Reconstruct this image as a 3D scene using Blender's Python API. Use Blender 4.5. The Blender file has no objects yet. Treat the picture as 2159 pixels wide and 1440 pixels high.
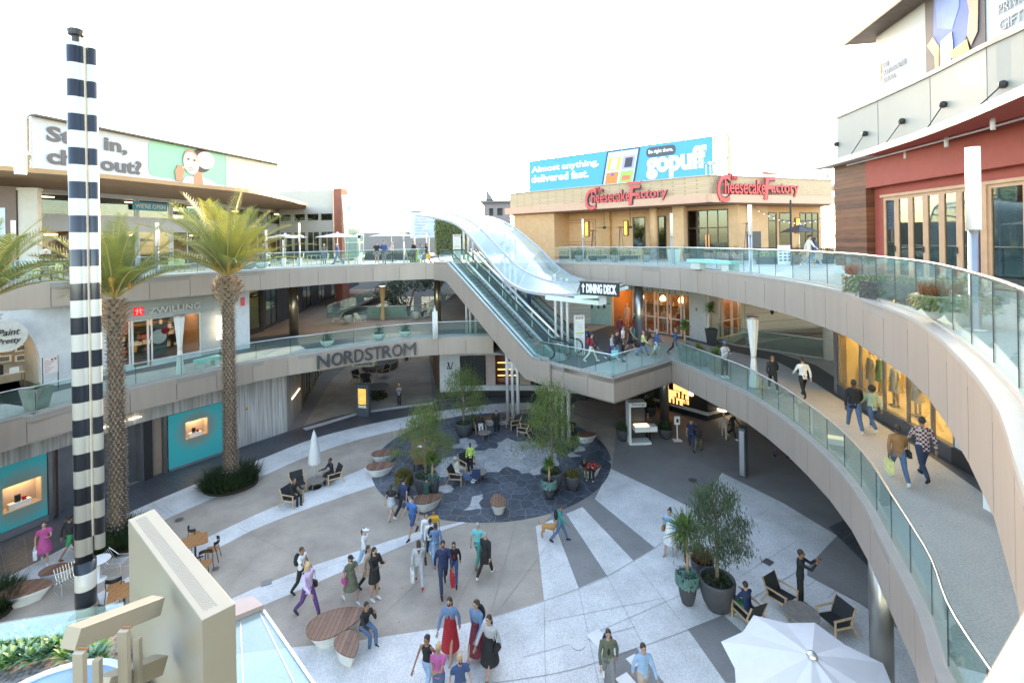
import bpy,bmesh,math,random
from math import sin,cos,pi,radians,sqrt,atan2
from mathutils import Vector,Matrix,Euler,noise
random.seed(7)
SC=bpy.context.scene
COL=SC.collection
R_=random.Random(11)
# ---------------------------------------------------------------- camera, sky, sun, exposure
ZC,Z2,Z3=12.4,5.5,10.75
F,CX,CY,TH=1018.0,1079.5,507.0,radians(1.0)
cam_data=bpy.data.cameras.new('camera')
cam=bpy.data.objects.new('camera',cam_data);COL.objects.link(cam)
cam.location=(0,0,ZC);cam.rotation_euler=(pi/2,TH,0)
cam_data.sensor_width=36.0;cam_data.lens=F/2159*36
cam_data.shift_y=-(720-CY)/2159
cam_data.clip_start=0.05;cam_data.clip_end=3000
cam_data.dof.use_dof=True;cam_data.dof.focus_distance=24;cam_data.dof.aperture_fstop=2.8
SC.camera=cam
SUN_EL,SUN_AZ=radians(12),radians(9)
world=bpy.data.worlds.new("World");SC.world=world;world.use_nodes=True
nt=world.node_tree;nt.nodes.clear()
wo=nt.nodes.new('ShaderNodeOutputWorld');bg=nt.nodes.new('ShaderNodeBackground')
sky=nt.nodes.new('ShaderNodeTexSky');sky.sky_type='NISHITA';sky.sun_disc=False
sky.sun_elevation=SUN_EL;sky.sun_rotation=SUN_AZ
sky.air_density=0.8;sky.dust_density=1.2;sky.ozone_density=0.6
bg.inputs['Strength'].default_value=0.15
nt.links.new(sky.outputs[0],bg.inputs['Color']);nt.links.new(bg.outputs[0],wo.inputs[0])
sd=bpy.data.lights.new('sun','SUN');sd.energy=0.95;sd.angle=radians(0.6);sd.color=(1,.80,.58)
so=bpy.data.objects.new('sun',sd);COL.objects.link(so)
sdir=Vector((sin(SUN_AZ)*cos(SUN_EL),cos(SUN_AZ)*cos(SUN_EL),sin(SUN_EL)))
so.rotation_euler=sdir.to_track_quat('Z','Y').to_euler();so.location=(0,0,60)
SC.view_settings.view_transform='Standard';SC.view_settings.look='None'
SC.view_settings.exposure=3.32;SC.view_settings.gamma=1
SC.view_settings.use_curve_mapping=False
SC.view_settings.use_white_balance=True;SC.view_settings.white_balance_temperature=7500
SC.cycles.max_bounces=7;SC.cycles.diffuse_bounces=3;SC.cycles.glossy_bounces=3
SC.cycles.transparent_max_bounces=14;SC.cycles.transmission_bounces=4
SC.cycles.caustics_reflective=False;SC.cycles.caustics_refractive=False
SC.cycles.sample_clamp_indirect=4.0
SC.cycles.use_denoising=True
# ---------------------------------------------------------------- pixel -> place helpers (survey of the photograph)
_c,_s=cos(TH),sin(TH)
def ray(px,py):
    u,v=px-CX,CY-py
    return(u*_c+v*_s,F,-u*_s+v*_c)
def P(px,py,z=0.0):
    r=ray(px,py);t=(z-ZC)/r[2]
    return Vector((r[0]*t,F*t,z))
def D(px,py,Y):
    r=ray(px,py);t=Y/F
    return Vector((r[0]*t,Y,ZC+r[2]*t))
def V(px,py,A,B):
    """ray of the pixel met with the upright plane through A and B"""
    r=ray(px,py);dx,dy=B[0]-A[0],B[1]-A[1]
    t=(A[0]*dy-A[1]*dx)/(r[0]*dy-r[1]*dx)
    return Vector((r[0]*t,r[1]*t,ZC+r[2]*t))
def zat(X,Y,py):
    uw=X/Y*F;vi=CY-py
    return ZC+((vi-uw*_s)/_c)*Y/F
def smooth_line(pts,n=6):
    out=[];m=len(pts)
    for i in range(m-1):
        p0,p1,p2,p3=pts[max(i-1,0)],pts[i],pts[i+1],pts[min(i+2,m-1)]
        for k in range(n):
            t=k/n
            out.append(0.5*((2*p1)+(p2-p0)*t+(2*p0-5*p1+4*p2-p3)*t*t+(3*p1-p0-3*p2+p3)*t**3))
    out.append(pts[-1].copy());return out
def resample(pts,step):
    L=[0]
    for a,b in zip(pts,pts[1:]):L.append(L[-1]+(b-a).length)
    n=max(1,round(L[-1]/step));out=[];j=0
    for k in range(n+1):
        s=L[-1]*k/n
        while j<len(L)-2 and L[j+1]<s:j+=1
        d=L[j+1]-L[j];t=0 if d<1e-9 else(s-L[j])/d
        out.append(pts[j].lerp(pts[j+1],min(1,max(0,t))))
    return out
def offset(pts,d):
    """shift a plan line sideways by d (positive = left of its direction)"""
    out=[]
    for i,p in enumerate(pts):
        a=pts[max(i-1,0)];b=pts[min(i+1,len(pts)-1)]
        t=Vector((b.x-a.x,b.y-a.y)).normalized()
        out.append(Vector((p.x-t.y*d,p.y+t.x*d,p.z)))
    return out
# ---------------------------------------------------------------- materials
MATS={}
def mat(name,col,rough=.6,metal=0.0,var=.08,vscale=3.0,bump=0.0,bscale=40,emit=None,estr=0,spec=.5,coat=0,streak=0):
    if name in MATS:return MATS[name]
    m=bpy.data.materials.new(name);MATS[name]=m;m.use_nodes=True
    t=m.node_tree;b=t.nodes['Principled BSDF']
    c=(col[0],col[1],col[2],1)
    b.inputs['Base Color'].default_value=c
    b.inputs['Roughness'].default_value=rough;b.inputs['Metallic'].default_value=metal
    b.inputs['Specular IOR Level'].default_value=spec
    if coat:b.inputs['Coat Weight'].default_value=coat
    if emit is not None:
        b.inputs['Emission Color'].default_value=(*emit,1);b.inputs['Emission Strength'].default_value=estr*.42
    if var>0:
        g=t.nodes.new('ShaderNodeNewGeometry');n=t.nodes.new('ShaderNodeTexNoise')
        n.inputs['Scale'].default_value=vscale;n.inputs['Detail'].default_value=5;n.inputs['Roughness'].default_value=.6
        if streak:vm=t.nodes.new('ShaderNodeVectorMath');vm.operation='MULTIPLY';vm.inputs[1].default_value=(1,1,.10);t.links.new(g.outputs['Position'],vm.inputs[0]);t.links.new(vm.outputs[0],n.inputs['Vector'])
        else:t.links.new(g.outputs['Position'],n.inputs['Vector'])
        r=t.nodes.new('ShaderNodeMapRange');r.inputs[1].default_value=.3;r.inputs[2].default_value=.7
        r.inputs[3].default_value=1-var;r.inputs[4].default_value=1+var
        t.links.new(n.outputs['Fac'],r.inputs[0])
        mx=t.nodes.new('ShaderNodeVectorMath');mx.operation='SCALE'
        mx.inputs[0].default_value=col[:3];t.links.new(r.outputs[0],mx.inputs['Scale'])
        t.links.new(mx.outputs[0],b.inputs['Base Color'])
    if bump>0:
        g=t.nodes.new('ShaderNodeNewGeometry');n=t.nodes.new('ShaderNodeTexNoise')
        n.inputs['Scale'].default_value=bscale;n.inputs['Detail'].default_value=3
        t.links.new(g.outputs['Position'],n.inputs['Vector'])
        bp=t.nodes.new('ShaderNodeBump');bp.inputs['Strength'].default_value=bump;bp.inputs['Distance'].default_value=.01
        t.links.new(n.outputs['Fac'],bp.inputs['Height']);t.links.new(bp.outputs[0],b.inputs['Normal'])
    return m
def glass(name,tint,gloss=.12,rough=.02,dark=0.0):
    """thin architectural glass: tinted see-through mixed with a mirror coat"""
    if name in MATS:return MATS[name]
    m=bpy.data.materials.new(name);MATS[name]=m;m.use_nodes=True
    t=m.node_tree;t.nodes.clear()
    o=t.nodes.new('ShaderNodeOutputMaterial');tr=t.nodes.new('ShaderNodeBsdfTransparent');tr.inputs[0].default_value=(*tint,1)
    gl=t.nodes.new('ShaderNodeBsdfGlossy');gl.inputs['Roughness'].default_value=rough;gl.inputs[0].default_value=(.9,1,.98,1)
    lw=t.nodes.new('ShaderNodeLayerWeight');lw.inputs[0].default_value=.5
    pw=t.nodes.new('ShaderNodeMath');pw.operation='POWER';pw.inputs[1].default_value=3.2;t.links.new(lw.outputs['Facing'],pw.inputs[0])
    ad=t.nodes.new('ShaderNodeMath');ad.operation='MULTIPLY_ADD';ad.use_clamp=True;ad.inputs[1].default_value=.55;ad.inputs[2].default_value=.03+gloss
    t.links.new(pw.outputs[0],ad.inputs[0])
    mx=t.nodes.new('ShaderNodeMixShader');t.links.new(ad.outputs[0],mx.inputs[0])
    t.links.new(tr.outputs[0],mx.inputs[1]);t.links.new(gl.outputs[0],mx.inputs[2])
    last=mx
    if dark>0:
        df=t.nodes.new('ShaderNodeBsdfDiffuse');df.inputs[0].default_value=(.55,.72,.70,1)
        m2=t.nodes.new('ShaderNodeMixShader');m2.inputs[0].default_value=dark
        t.links.new(mx.outputs[0],m2.inputs[1]);t.links.new(df.outputs[0],m2.inputs[2]);last=m2
    t.links.new(last.outputs[0],o.inputs[0]);return m
# ---------------------------------------------------------------- mesh builder
class MB:
    def __init__(s):s.v=[];s.f=[];s.m=[];s.mi=0;s.sm=[];s.smooth=False
    def vert(s,p):s.v.append(Vector(p));return len(s.v)-1
    def face(s,idx,mi=None):s.f.append(tuple(idx));s.m.append(s.mi if mi is None else mi);s.sm.append(s.smooth)
    def poly(s,pts,mi=None):
        b=len(s.v);s.v+=[Vector(p)for p in pts];s.face(range(b,b+len(pts)),mi)
    def box(s,c,d,rz=0,rx=0,ry=0,mi=None,taper=1.0):
        M=Matrix.Translation(Vector(c))@Euler((rx,ry,rz)).to_matrix().to_4x4()
        x,y,z=d[0]/2,d[1]/2,d[2]/2;b=len(s.v)
        for Z in(-z,z):
            k=1 if Z<0 else taper
            for(a,q)in((-x,-y),(x,-y),(x,y),(-x,y)):s.v.append(M@Vector((a*k,q*k,Z)))
        for q in((3,2,1,0),(4,5,6,7),(0,1,5,4),(1,2,6,5),(2,3,7,6),(3,0,4,7)):s.face([b+i for i in q],mi)
        return s
    def beam(s,a,b_,w,h=None,mi=None,up=Vector((0,0,1))):
        """box bar from a to b, w sideways, h upright"""
        a,b_=Vector(a),Vector(b_);h=h or w;d=(b_-a)
        if d.length<1e-6:return s
        d.normalize();side=d.cross(up)
        if side.length<1e-4:side=Vector((1,0,0))
        side.normalize();u=side.cross(d).normalized();b=len(s.v)
        for p in(a,b_):
            for(i,j)in((-1,-1),(1,-1),(1,1),(-1,1)):s.v.append(p+side*(i*w/2)+u*(j*h/2))
        for q in((3,2,1,0),(4,5,6,7),(0,1,5,4),(1,2,6,5),(2,3,7,6),(3,0,4,7)):s.face([b+i for i in q],mi)
        return s
    def tube(s,pts,rad,n=8,cap=True,mi=None,sy=1.0,fwd=None):
        """swept tube; rad one number or one per point; sy flattens along fwd"""
        pts=[Vector(p)for p in pts];rad=rad if isinstance(rad,(list,tuple))else[rad]*len(pts)
        b=len(s.v);ref=Vector((0,0,1))if fwd is None else Vector(fwd);prev=None
        for i,p in enumerate(pts):
            d=(pts[min(i+1,len(pts)-1)]-pts[max(i-1,0)])
            if d.length<1e-9:d=Vector((0,0,1))
            d.normalize()
            if prev is None:
                x=ref.cross(d)
                if x.length<.15:x=Vector((1,0,0)).cross(d)
                if x.length<.15:x=Vector((0,1,0)).cross(d)
                x.normalize()
            else:
                x=prev-d*prev.dot(d)
                x=x.normalized()if x.length>1e-6 else prev
            prev=x;y=d.cross(x)
            for k in range(n):
                a=2*pi*k/n;r=rad[i]
                s.v.append(p+x*(cos(a)*r)+y*(sin(a)*r*sy))
        for i in range(len(pts)-1):
            for k in range(n):
                k2=(k+1)%n;s.face((b+i*n+k,b+i*n+k2,b+(i+1)*n+k2,b+(i+1)*n+k),mi)
        if cap:
            s.face([b+k for k in reversed(range(n))],mi);s.face([b+(len(pts)-1)*n+k for k in range(n)],mi)
        return s
    def rings(s,secs,n=16,cap=True,mi=None):
        """sections (cx, cy, z, rx, ry) stacked upward"""
        b=len(s.v)
        for(cx,cy,z,rx,ry)in secs:
            for k in range(n):
                a=2*pi*k/n;s.v.append(Vector((cx+cos(a)*rx,cy+sin(a)*ry,z)))
        for i in range(len(secs)-1):
            for k in range(n):
                k2=(k+1)%n;s.face((b+i*n+k,b+i*n+k2,b+(i+1)*n+k2,b+(i+1)*n+k),mi)
        if cap:
            s.face([b+k for k in reversed(range(n))],mi);s.face([b+(len(secs)-1)*n+k for k in range(n)],mi)
        return s
    def lathe(s,prof,c=(0,0,0),n=20,mi=None,cap=True):
        return s.rings([(c[0],c[1],c[2]+z,max(r,1e-4),max(r,1e-4))for(r,z)in prof],n,cap,mi)
    def prism(s,poly,z0,z1,mi=None,top=None):
        b=len(s.v);n=len(poly)
        for z in(z0,z1):
            for p in poly:s.v.append(Vector((p[0],p[1],z)))
        s.face([b+k for k in reversed(range(n))],mi);s.face([b+n+k for k in range(n)],mi if top is None else top)
        for k in range(n):
            k2=(k+1)%n;s.face((b+k,b+k2,b+n+k2,b+n+k),mi)
        return s
    def wall(s,A,B,z0,z1,th=.2,mi=None):
        """upright slab from A to B; thickness grows to the right of A->B"""
        d=Vector((B[0]-A[0],B[1]-A[1])).normalized();o=Vector((d.y,-d.x))*th
        return s.prism([(A[0],A[1]),(B[0],B[1]),(B[0]+o.x,B[1]+o.y),(A[0]+o.x,A[1]+o.y)],z0,z1,mi)
    def ball(s,c,r,n=10,m=6,mi=None):
        c=Vector(c);r=r if isinstance(r,(tuple,list))else(r,r,r)
        secs=[]
        for i in range(m+1):
            a=-pi/2+pi*i/m;secs.append((c.x,c.y,c.z+sin(a)*r[2],max(cos(a)*r[0],1e-4),max(cos(a)*r[1],1e-4)))
        return s.rings(secs,n,True,mi)
    def blade(s,base,tip,w,sag=0.0,n=2,mi=None,nrm=None):
        """a thin pointed leaf"""
        base,tip=Vector(base),Vector(tip);d=tip-base
        side=d.cross(nrm if nrm is not None else Vector((0,0,1)))
        if side.length<1e-5:side=Vector((1,0,0))
        side=side.normalized()*(w/2);mid=base+d*.5+Vector((0,0,sag))
        b=len(s.v);s.v+=[base-side*.5,base+side*.5,mid+side,mid-side,tip]
        s.face((b,b+1,b+2,b+3),mi);s.face((b+3,b+2,b+4),mi);return s
    def xform(s,M):s.v=[M@v for v in s.v];return s
    def add(s,o,M=None,mi=None):
        b=len(s.v);s.v+=[(M@v)if M is not None else v.copy()for v in o.v]
        for f,m,q in zip(o.f,o.m,o.sm):s.f.append(tuple(b+i for i in f));s.m.append(m if mi is None else mi);s.sm.append(q)
        return s
    def mesh(s,name,mats):
        me=bpy.data.meshes.new(name);me.from_pydata([tuple(v)for v in s.v],[],s.f)
        for m in(mats if isinstance(mats,(list,tuple))else[mats]):me.materials.append(m)
        me.polygons.foreach_set('material_index',s.m);me.polygons.foreach_set('use_smooth',s.sm);me.update()
        return me
    def auto(s):s.smooth=True;s.sm=[True]*len(s.f);return s
def thing(name,label,cat,loc=(0,0,0),rz=0.0,group=None,scale=1.0):
    o=bpy.data.objects.new(name,None);COL.objects.link(o);o.empty_display_size=.2
    o.location=loc;o.rotation_euler=(0,0,rz);o.scale=(scale,)*3
    o['label']=label;o['category']=cat
    if group:o['group']=group
    return o
def part(name,mb,mats,parent=None,world=False,label=None,bevel=0):
    """links the builder as ONE mesh object; world=True: vertices are in world space"""
    if world and parent is not None:
        root=parent
        M=Matrix.Identity(4);chain=[]
        while root is not None:chain.append(root);root=root.parent
        for r in reversed(chain):M=M@(Matrix.Translation(r.location)@r.rotation_euler.to_matrix().to_4x4()@Matrix.Diagonal((*r.scale,1)))
        mb.xform(M.inverted())
    me=mb.mesh(name,mats);o=bpy.data.objects.new(name,me);COL.objects.link(o);o.parent=parent
    if label:o['label']=label
    if bevel:
        b=o.modifiers.new('bevel','BEVEL');b.width=bevel;b.segments=2;b.limit_method='ANGLE'
    return o
def single(name,mb,mats,label,cat,group=None,loc=None,bevel=0):
    """a thing that is one mesh; its origin goes to its base"""
    if loc is None:
        n=len(mb.v);xs=[v.x for v in mb.v];ys=[v.y for v in mb.v];zs=[v.z for v in mb.v]
        loc=((min(xs)+max(xs))/2,(min(ys)+max(ys))/2,min(zs))
        mb.xform(Matrix.Translation(-Vector(loc)))
    o=part(name,mb,mats,None,bevel=bevel);o.location=loc;o['label']=label;o['category']=cat
    if group:o['group']=group
    return o
def struct(name,mb,mats,kind='structure'):
    o=part(name,mb,mats);o['kind']=kind;return o
def children(o):return[c for c in bpy.data.objects if c.parent==o]
def copy_thing(root,loc,rz,label,kids=None,group=None,scale=None):
    r=root.copy();COL.objects.link(r);r.location=loc;r.rotation_euler=(0,0,rz);r['label']=label
    if group:r['group']=group
    if scale:r.scale=(scale,)*3
    for ch,subs in(kids if kids is not None else[(c,children(c))for c in children(root)]):
        c=ch.copy();COL.objects.link(c);c.parent=r
        for g in subs:
            d=g.copy();COL.objects.link(d);d.parent=c
    return r
class Kind:
    """first place() moves the original, later ones copy it"""
    def __init__(s,root):s.root=root;s.kids=[(c,children(c))for c in children(root)];s.used=False
    def place(s,loc,rz,label,scale=None,group=None):
        if not s.used:
            s.used=True;r=s.root;r.location=loc;r.rotation_euler=(0,0,rz);r['label']=label
            if scale:r.scale=(scale,)*3
            if group:r['group']=group
            return r
        return copy_thing(s.root,loc,rz,label,s.kids,group,scale or s.root.scale[0])
def text_mb(txt,size=1.0,bold=0.0,depth=.02,spacing=1.0,shear=0.0,align='LEFT',linesp=1.0,mi=0,sx=1.0):
    """letters as a solid in the XZ plane, facing -Y, baseline at z=0"""
    cu=bpy.data.curves.new('letters','FONT');cu.body=txt;cu.size=size;cu.extrude=depth/2;cu.offset=bold
    cu.space_character=spacing;cu.shear=shear;cu.align_x=align;cu.space_line=linesp;cu.resolution_u=3
    o=bpy.data.objects.new('letters',cu);COL.objects.link(o)
    dg=bpy.context.evaluated_depsgraph_get();dg.update()
    me=bpy.data.meshes.new_from_object(o.evaluated_get(dg))
    mb=MB();mb.v=[Vector((v.co.x*sx,-v.co.z,v.co.y))for v in me.vertices]
    for p in me.polygons:mb.f.append(tuple(p.vertices));mb.m.append(mi);mb.sm.append(False)
    bpy.data.objects.remove(o);bpy.data.curves.remove(cu);bpy.data.meshes.remove(me)
    return mb
def frame(A,B,z,off=0.0):
    """matrix: local x along A->B, local -y towards the viewer's side (right of A->B), origin at A"""
    d=Vector((B[0]-A[0],B[1]-A[1],0)).normalized();nrm=Vector((d.y,-d.x,0))
    M=Matrix(((d.x,-nrm.x,0,A[0]+nrm.x*off),(d.y,-nrm.y,0,A[1]+nrm.y*off),(0,0,1,z),(0,0,0,1)))
    return M
def fit_text(txt,w,h,**k):
    """text scaled so its box is w by h with lower-left at the origin"""
    mb=text_mb(txt,1.0,**k);xs=[v.x for v in mb.v];zs=[v.z for v in mb.v]
    x0,x1,z0,z1=min(xs),max(xs),min(zs),max(zs)
    for v in mb.v:v.x=(v.x-x0)/(x1-x0)*w;v.z=(v.z-z0)/(z1-z0)*h
    return mb
# ================================================================ materials of the place
def stone(name,base,fleck,size,amt,rough=.75,stain=.12):
    m=bpy.data.materials.new(name);MATS[name]=m;m.use_nodes=True;t=m.node_tree;b=t.nodes['Principled BSDF']
    b.inputs['Roughness'].default_value=rough
    g=t.nodes.new('ShaderNodeNewGeometry')
    n1=t.nodes.new('ShaderNodeTexNoise');n1.inputs['Scale'].default_value=size;n1.inputs['Detail'].default_value=2
    n2=t.nodes.new('ShaderNodeTexNoise');n2.inputs['Scale'].default_value=.55;n2.inputs['Detail'].default_value=6;n2.inputs['Roughness'].default_value=.65
    t.links.new(g.outputs['Position'],n1.inputs['Vector']);t.links.new(g.outputs['Position'],n2.inputs['Vector'])
    r1=t.nodes.new('ShaderNodeMapRange');r1.inputs[1].default_value=.42;r1.inputs[2].default_value=.58;t.links.new(n1.outputs['Fac'],r1.inputs[0])
    r1.inputs[3].default_value=0;r1.inputs[4].default_value=amt
    mx=t.nodes.new('ShaderNodeMix');mx.data_type='RGBA';mx.inputs['A'].default_value=(*base,1);mx.inputs['B'].default_value=(*fleck,1)
    t.links.new(r1.outputs[0],mx.inputs['Factor'])
    r2=t.nodes.new('ShaderNodeMapRange');r2.inputs[1].default_value=.3;r2.inputs[2].default_value=.72
    r2.inputs[3].default_value=1-stain;r2.inputs[4].default_value=1+stain*.6;t.links.new(n2.outputs['Fac'],r2.inputs[0])
    sc=t.nodes.new('ShaderNodeVectorMath');sc.operation='SCALE'
    t.links.new(mx.outputs['Result'],sc.inputs[0]);t.links.new(r2.outputs[0],sc.inputs['Scale'])
    vo=t.nodes.new('ShaderNodeTexVoronoi');vo.inputs['Scale'].default_value=1.3;t.links.new(g.outputs['Position'],vo.inputs['Vector'])
    sp=t.nodes.new('ShaderNodeMapRange');sp.inputs[1].default_value=.03;sp.inputs[2].default_value=.05;sp.inputs[3].default_value=.62;sp.inputs[4].default_value=1;t.links.new(vo.outputs['Distance'],sp.inputs[0])
    s2=t.nodes.new('ShaderNodeVectorMath');s2.operation='SCALE';t.links.new(sc.outputs[0],s2.inputs[0]);t.links.new(sp.outputs[0],s2.inputs['Scale'])
    t.links.new(s2.outputs[0],b.inputs['Base Color']);return m
M_light=stone('light_terrazzo',(.76,.745,.73),(.50,.475,.46),30,.6,.7,.24)
M_tan=stone('tan_concrete',(.43,.355,.29),(.37,.31,.255),18,.6,.7,.26)
M_grey=stone('grey_concrete',(.275,.26,.25),(.235,.22,.215),18,.6,.7,.18)
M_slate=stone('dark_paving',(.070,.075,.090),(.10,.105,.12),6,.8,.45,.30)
M_deckfl=stone('deck_terrazzo',(.60,.575,.54),(.45,.43,.41),26,.8,.7,.16)
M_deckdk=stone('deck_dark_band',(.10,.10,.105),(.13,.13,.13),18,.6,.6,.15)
M_brownfl=stone('brown_deck_floor',(.42,.31,.23),(.34,.25,.19),14,.6,.7,.16)
def flagstone():
    m=bpy.data.materials.new('flagstone');m.use_nodes=True;t=m.node_tree;b=t.nodes['Principled BSDF']
    N,L=t.nodes.new,t.links.new
    g=N('ShaderNodeNewGeometry');sep=N('ShaderNodeSeparateXYZ');cmb=N('ShaderNodeCombineXYZ')
    L(g.outputs['Position'],sep.inputs[0]);L(sep.outputs[0],cmb.inputs[0]);L(sep.outputs[1],cmb.inputs[1])
    nz=N('ShaderNodeTexNoise');nz.inputs['Scale'].default_value=.8;L(cmb.outputs[0],nz.inputs['Vector'])
    ad=N('ShaderNodeVectorMath');ad.operation='MULTIPLY_ADD';ad.inputs[1].default_value=(.7,.7,0);L(nz.outputs['Color'],ad.inputs[0]);L(cmb.outputs[0],ad.inputs[2])
    v1=N('ShaderNodeTexVoronoi');v1.feature='F1';v1.voronoi_dimensions='2D';v1.inputs["Scale"].default_value=1.5
    v2=N('ShaderNodeTexVoronoi');v2.feature='DISTANCE_TO_EDGE';v2.voronoi_dimensions='2D';v2.inputs["Scale"].default_value=1.5
    L(ad.outputs[0],v1.inputs['Vector']);L(ad.outputs[0],v2.inputs['Vector'])
    wn=N('ShaderNodeTexWhiteNoise');wn.noise_dimensions='3D';L(v1.outputs['Position'],wn.inputs['Vector'])
    patch=[]
    for(cx,cy,rr)in((.45,28.0,2.0),(-1.2,27.3,1.5),(-3.2,26.6,1.2),(-2.9,29.6,.75)):
        d=N('ShaderNodeVectorMath');d.operation='DISTANCE';d.inputs[1].default_value=(cx+.35,cy+.35,0);L(v1.outputs['Position'],d.inputs[0])
        c=N('ShaderNodeMath');c.operation='LESS_THAN';c.inputs[1].default_value=rr;L(d.outputs['Value'],c.inputs[0]);patch.append(c)
    last=patch[0]
    for c in patch[1:]:
        a=N('ShaderNodeMath');a.operation='MAXIMUM';L(last.outputs[0],a.inputs[0]);L(c.outputs[0],a.inputs[1]);last=a
    odd=N('ShaderNodeMath');odd.operation='GREATER_THAN';odd.inputs[1].default_value=.945;L(wn.outputs['Value'],odd.inputs[0])
    a=N('ShaderNodeMath');a.operation='MAXIMUM';L(last.outputs[0],a.inputs[0]);L(odd.outputs[0],a.inputs[1])
    cr=N('ShaderNodeMix');cr.data_type='RGBA';cr.inputs['A'].default_value=(.050,.058,.075,1);cr.inputs['B'].default_value=(.095,.11,.14,1);L(wn.outputs['Value'],cr.inputs['Factor'])
    lt=N('ShaderNodeMix');lt.data_type='RGBA';lt.inputs['A'].default_value=(.31,.32,.33,1);lt.inputs['B'].default_value=(.43,.43,.43,1);L(wn.outputs['Value'],lt.inputs['Factor'])
    st=N('ShaderNodeMix');st.data_type='RGBA';L(a.outputs[0],st.inputs['Factor']);L(cr.outputs['Result'],st.inputs['A']);L(lt.outputs['Result'],st.inputs['B'])
    ed=N('ShaderNodeMapRange');ed.inputs[1].default_value=.010;ed.inputs[2].default_value=.020;ed.inputs[3].default_value=1;ed.inputs[4].default_value=0;L(v2.outputs['Distance'],ed.inputs[0])
    go=N('ShaderNodeMix');go.data_type='RGBA';L(ed.outputs[0],go.inputs['Factor']);L(st.outputs['Result'],go.inputs['A']);go.inputs['B'].default_value=(.23,.245,.25,1)
    n2=N('ShaderNodeTexNoise');n2.inputs['Scale'].default_value=5;n2.inputs['Detail'].default_value=6;L(g.outputs['Position'],n2.inputs['Vector'])
    r2=N('ShaderNodeMapRange');r2.inputs[1].default_value=.3;r2.inputs[2].default_value=.7;r2.inputs[3].default_value=.75;r2.inputs[4].default_value=1.3;L(n2.outputs['Fac'],r2.inputs[0])
    sc=N('ShaderNodeVectorMath');sc.operation='SCALE';L(go.outputs['Result'],sc.inputs[0]);L(r2.outputs[0],sc.inputs['Scale'])
    L(sc.outputs[0],b.inputs['Base Color']);b.inputs['Roughness'].default_value=.5;return m
M_flag=flagstone()
M_seam=mat('paving_seam',(.27,.26,.25),.9,var=0)
M_fascia=mat('taupe_metal_panel',(.385,.31,.26),.42,.12,var=.06,vscale=2.2,streak=1)
M_fasciad=mat('panel_joint',(.10,.085,.075),.8,var=0)
M_coping=mat('deck_coping',(.38,.355,.33),.5,.1,var=.06)
M_soffit=mat('soffit_panel',(.30,.26,.23),.7,var=.05)
M_steel=mat('brushed_steel',(.62,.62,.62),.28,1,var=.05)
M_alu=mat('satin_aluminium',(.75,.75,.76),.35,.85,var=.04)
M_dark=mat('dark_metal',(.03,.03,.033),.45,.3,var=.1)
M_black=mat('black_paint',(.015,.015,.017),.5,var=.1)
M_white=mat('white_paint',(.80,.80,.79),.45,var=.03)
M_offwhite=mat('off_white_wall',(.72,.71,.69),.7,var=.05,vscale=.7)
M_glass=glass('balustrade_glass',(.86,.95,.935),.0,dark=.04)
M_win=glass('window_glass',(.80,.84,.83),.03)
M_windk=glass('dark_window_glass',(.50,.55,.56),.05)
M_warm=mat('warm_light',(1,.8,.5),.5,var=0,emit=(1,.62,.26),estr=3.0)
M_warmlow=mat('warm_glow_panel',(.9,.6,.3),.5,var=0,emit=(1,.50,.16),estr=.8)
M_wood=mat('teak_slat',(.26,.13,.075),.5,var=.25,vscale=4)
M_woodl=mat('light_oak',(.52,.36,.22),.5,var=.15,vscale=5)
M_sling=mat('black_sling',(.022,.024,.028),.8,var=.15,vscale=30)
M_pot=mat('charcoal_planter',(.062,.062,.070),.62,var=.15,vscale=3,bump=.3,bscale=30)
M_soil=mat('planter_soil',(.035,.025,.018),.9,var=.3,vscale=20)
M_zinc=mat('galvanized_planter',(.42,.42,.38),.38,.7,var=.12,vscale=2)
M_bowl=mat('pale_concrete_bowl',(.52,.55,.50),.6,var=.06)
# ================================================================ ground and paving
def flat(poly,z,name,m):
    b=MB();b.poly([(p[0],p[1],z)for p in poly])
    me=b.mesh(name,m)
    if me.polygons[0].normal.z<0:me.flip_normals()
    o=bpy.data.objects.new(name,me);COL.objects.link(o);o['kind']='structure';return o
def G(*pp):return[P(x,y,0)for x,y in pp]
gb=MB();gb.poly([(-260,-60,0),(260,-60,0),(260,420,0),(-260,420,0)]);struct('ground',gb,M_grey)
CC=Vector((-1.35,28.0,0));CR=6.75
tan=G((0,1165),(150,1115),(340,1040),(470,1000),(560,968),(680,920),(850,880),(912,868),(1000,858),(1180,862),(1300,905),(1290,990),(1147,1100),(1147,1266),(1042,1299),(965,1319),(760,1350),(610,1366),(440,1400),(-300,1500),(-300,1240))
flat(tan,.004,'plaza_paving',M_tan)
dk=G((-300,1220),(0,1140),(100,1090),(297,1015),(352,992),(470,952),(540,930),(606,910),(700,880),(760,867),(850,858),(912,848),(1000,838),(1230,835),(1340,848),(1345,862),(1200,862),(1100,848),(1040,852),(912,870),(850,881),(760,899),(655,929),(540,972),(450,1005),(270,1082),(150,1147),(0,1225),(-300,1370))
flat(dk,.008,'dark_paving_band',M_slate)
def band(up,lo,name,z=.012,m=M_light):
    a=smooth_line([P(x,y,0)for x,y in up],5);b=smooth_line([P(x,y,0)for x,y in lo],5)
    flat(a+b[::-1],z,name,m)
band([(-200,1325),(0,1225),(150,1147),(270,1082),(450,1005),(540,972),(655,927),(760,899),(850,880),(912,869),(1040,852),(1120,850)],
     [(-200,1420),(0,1300),(60,1260),(200,1170),(350,1095),(540,1010),(650,962),(760,926),(860,902),(925,889),(1010,874),(1120,862)],'light_paving_arc')
band([(205,1252),(340,1180),(465,1120),(540,1085),(650,1037),(785,980)],[(215,1290),(340,1215),(465,1153),(540,1115),(650,1072),(790,1024)],'light_paving_stripe')
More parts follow.
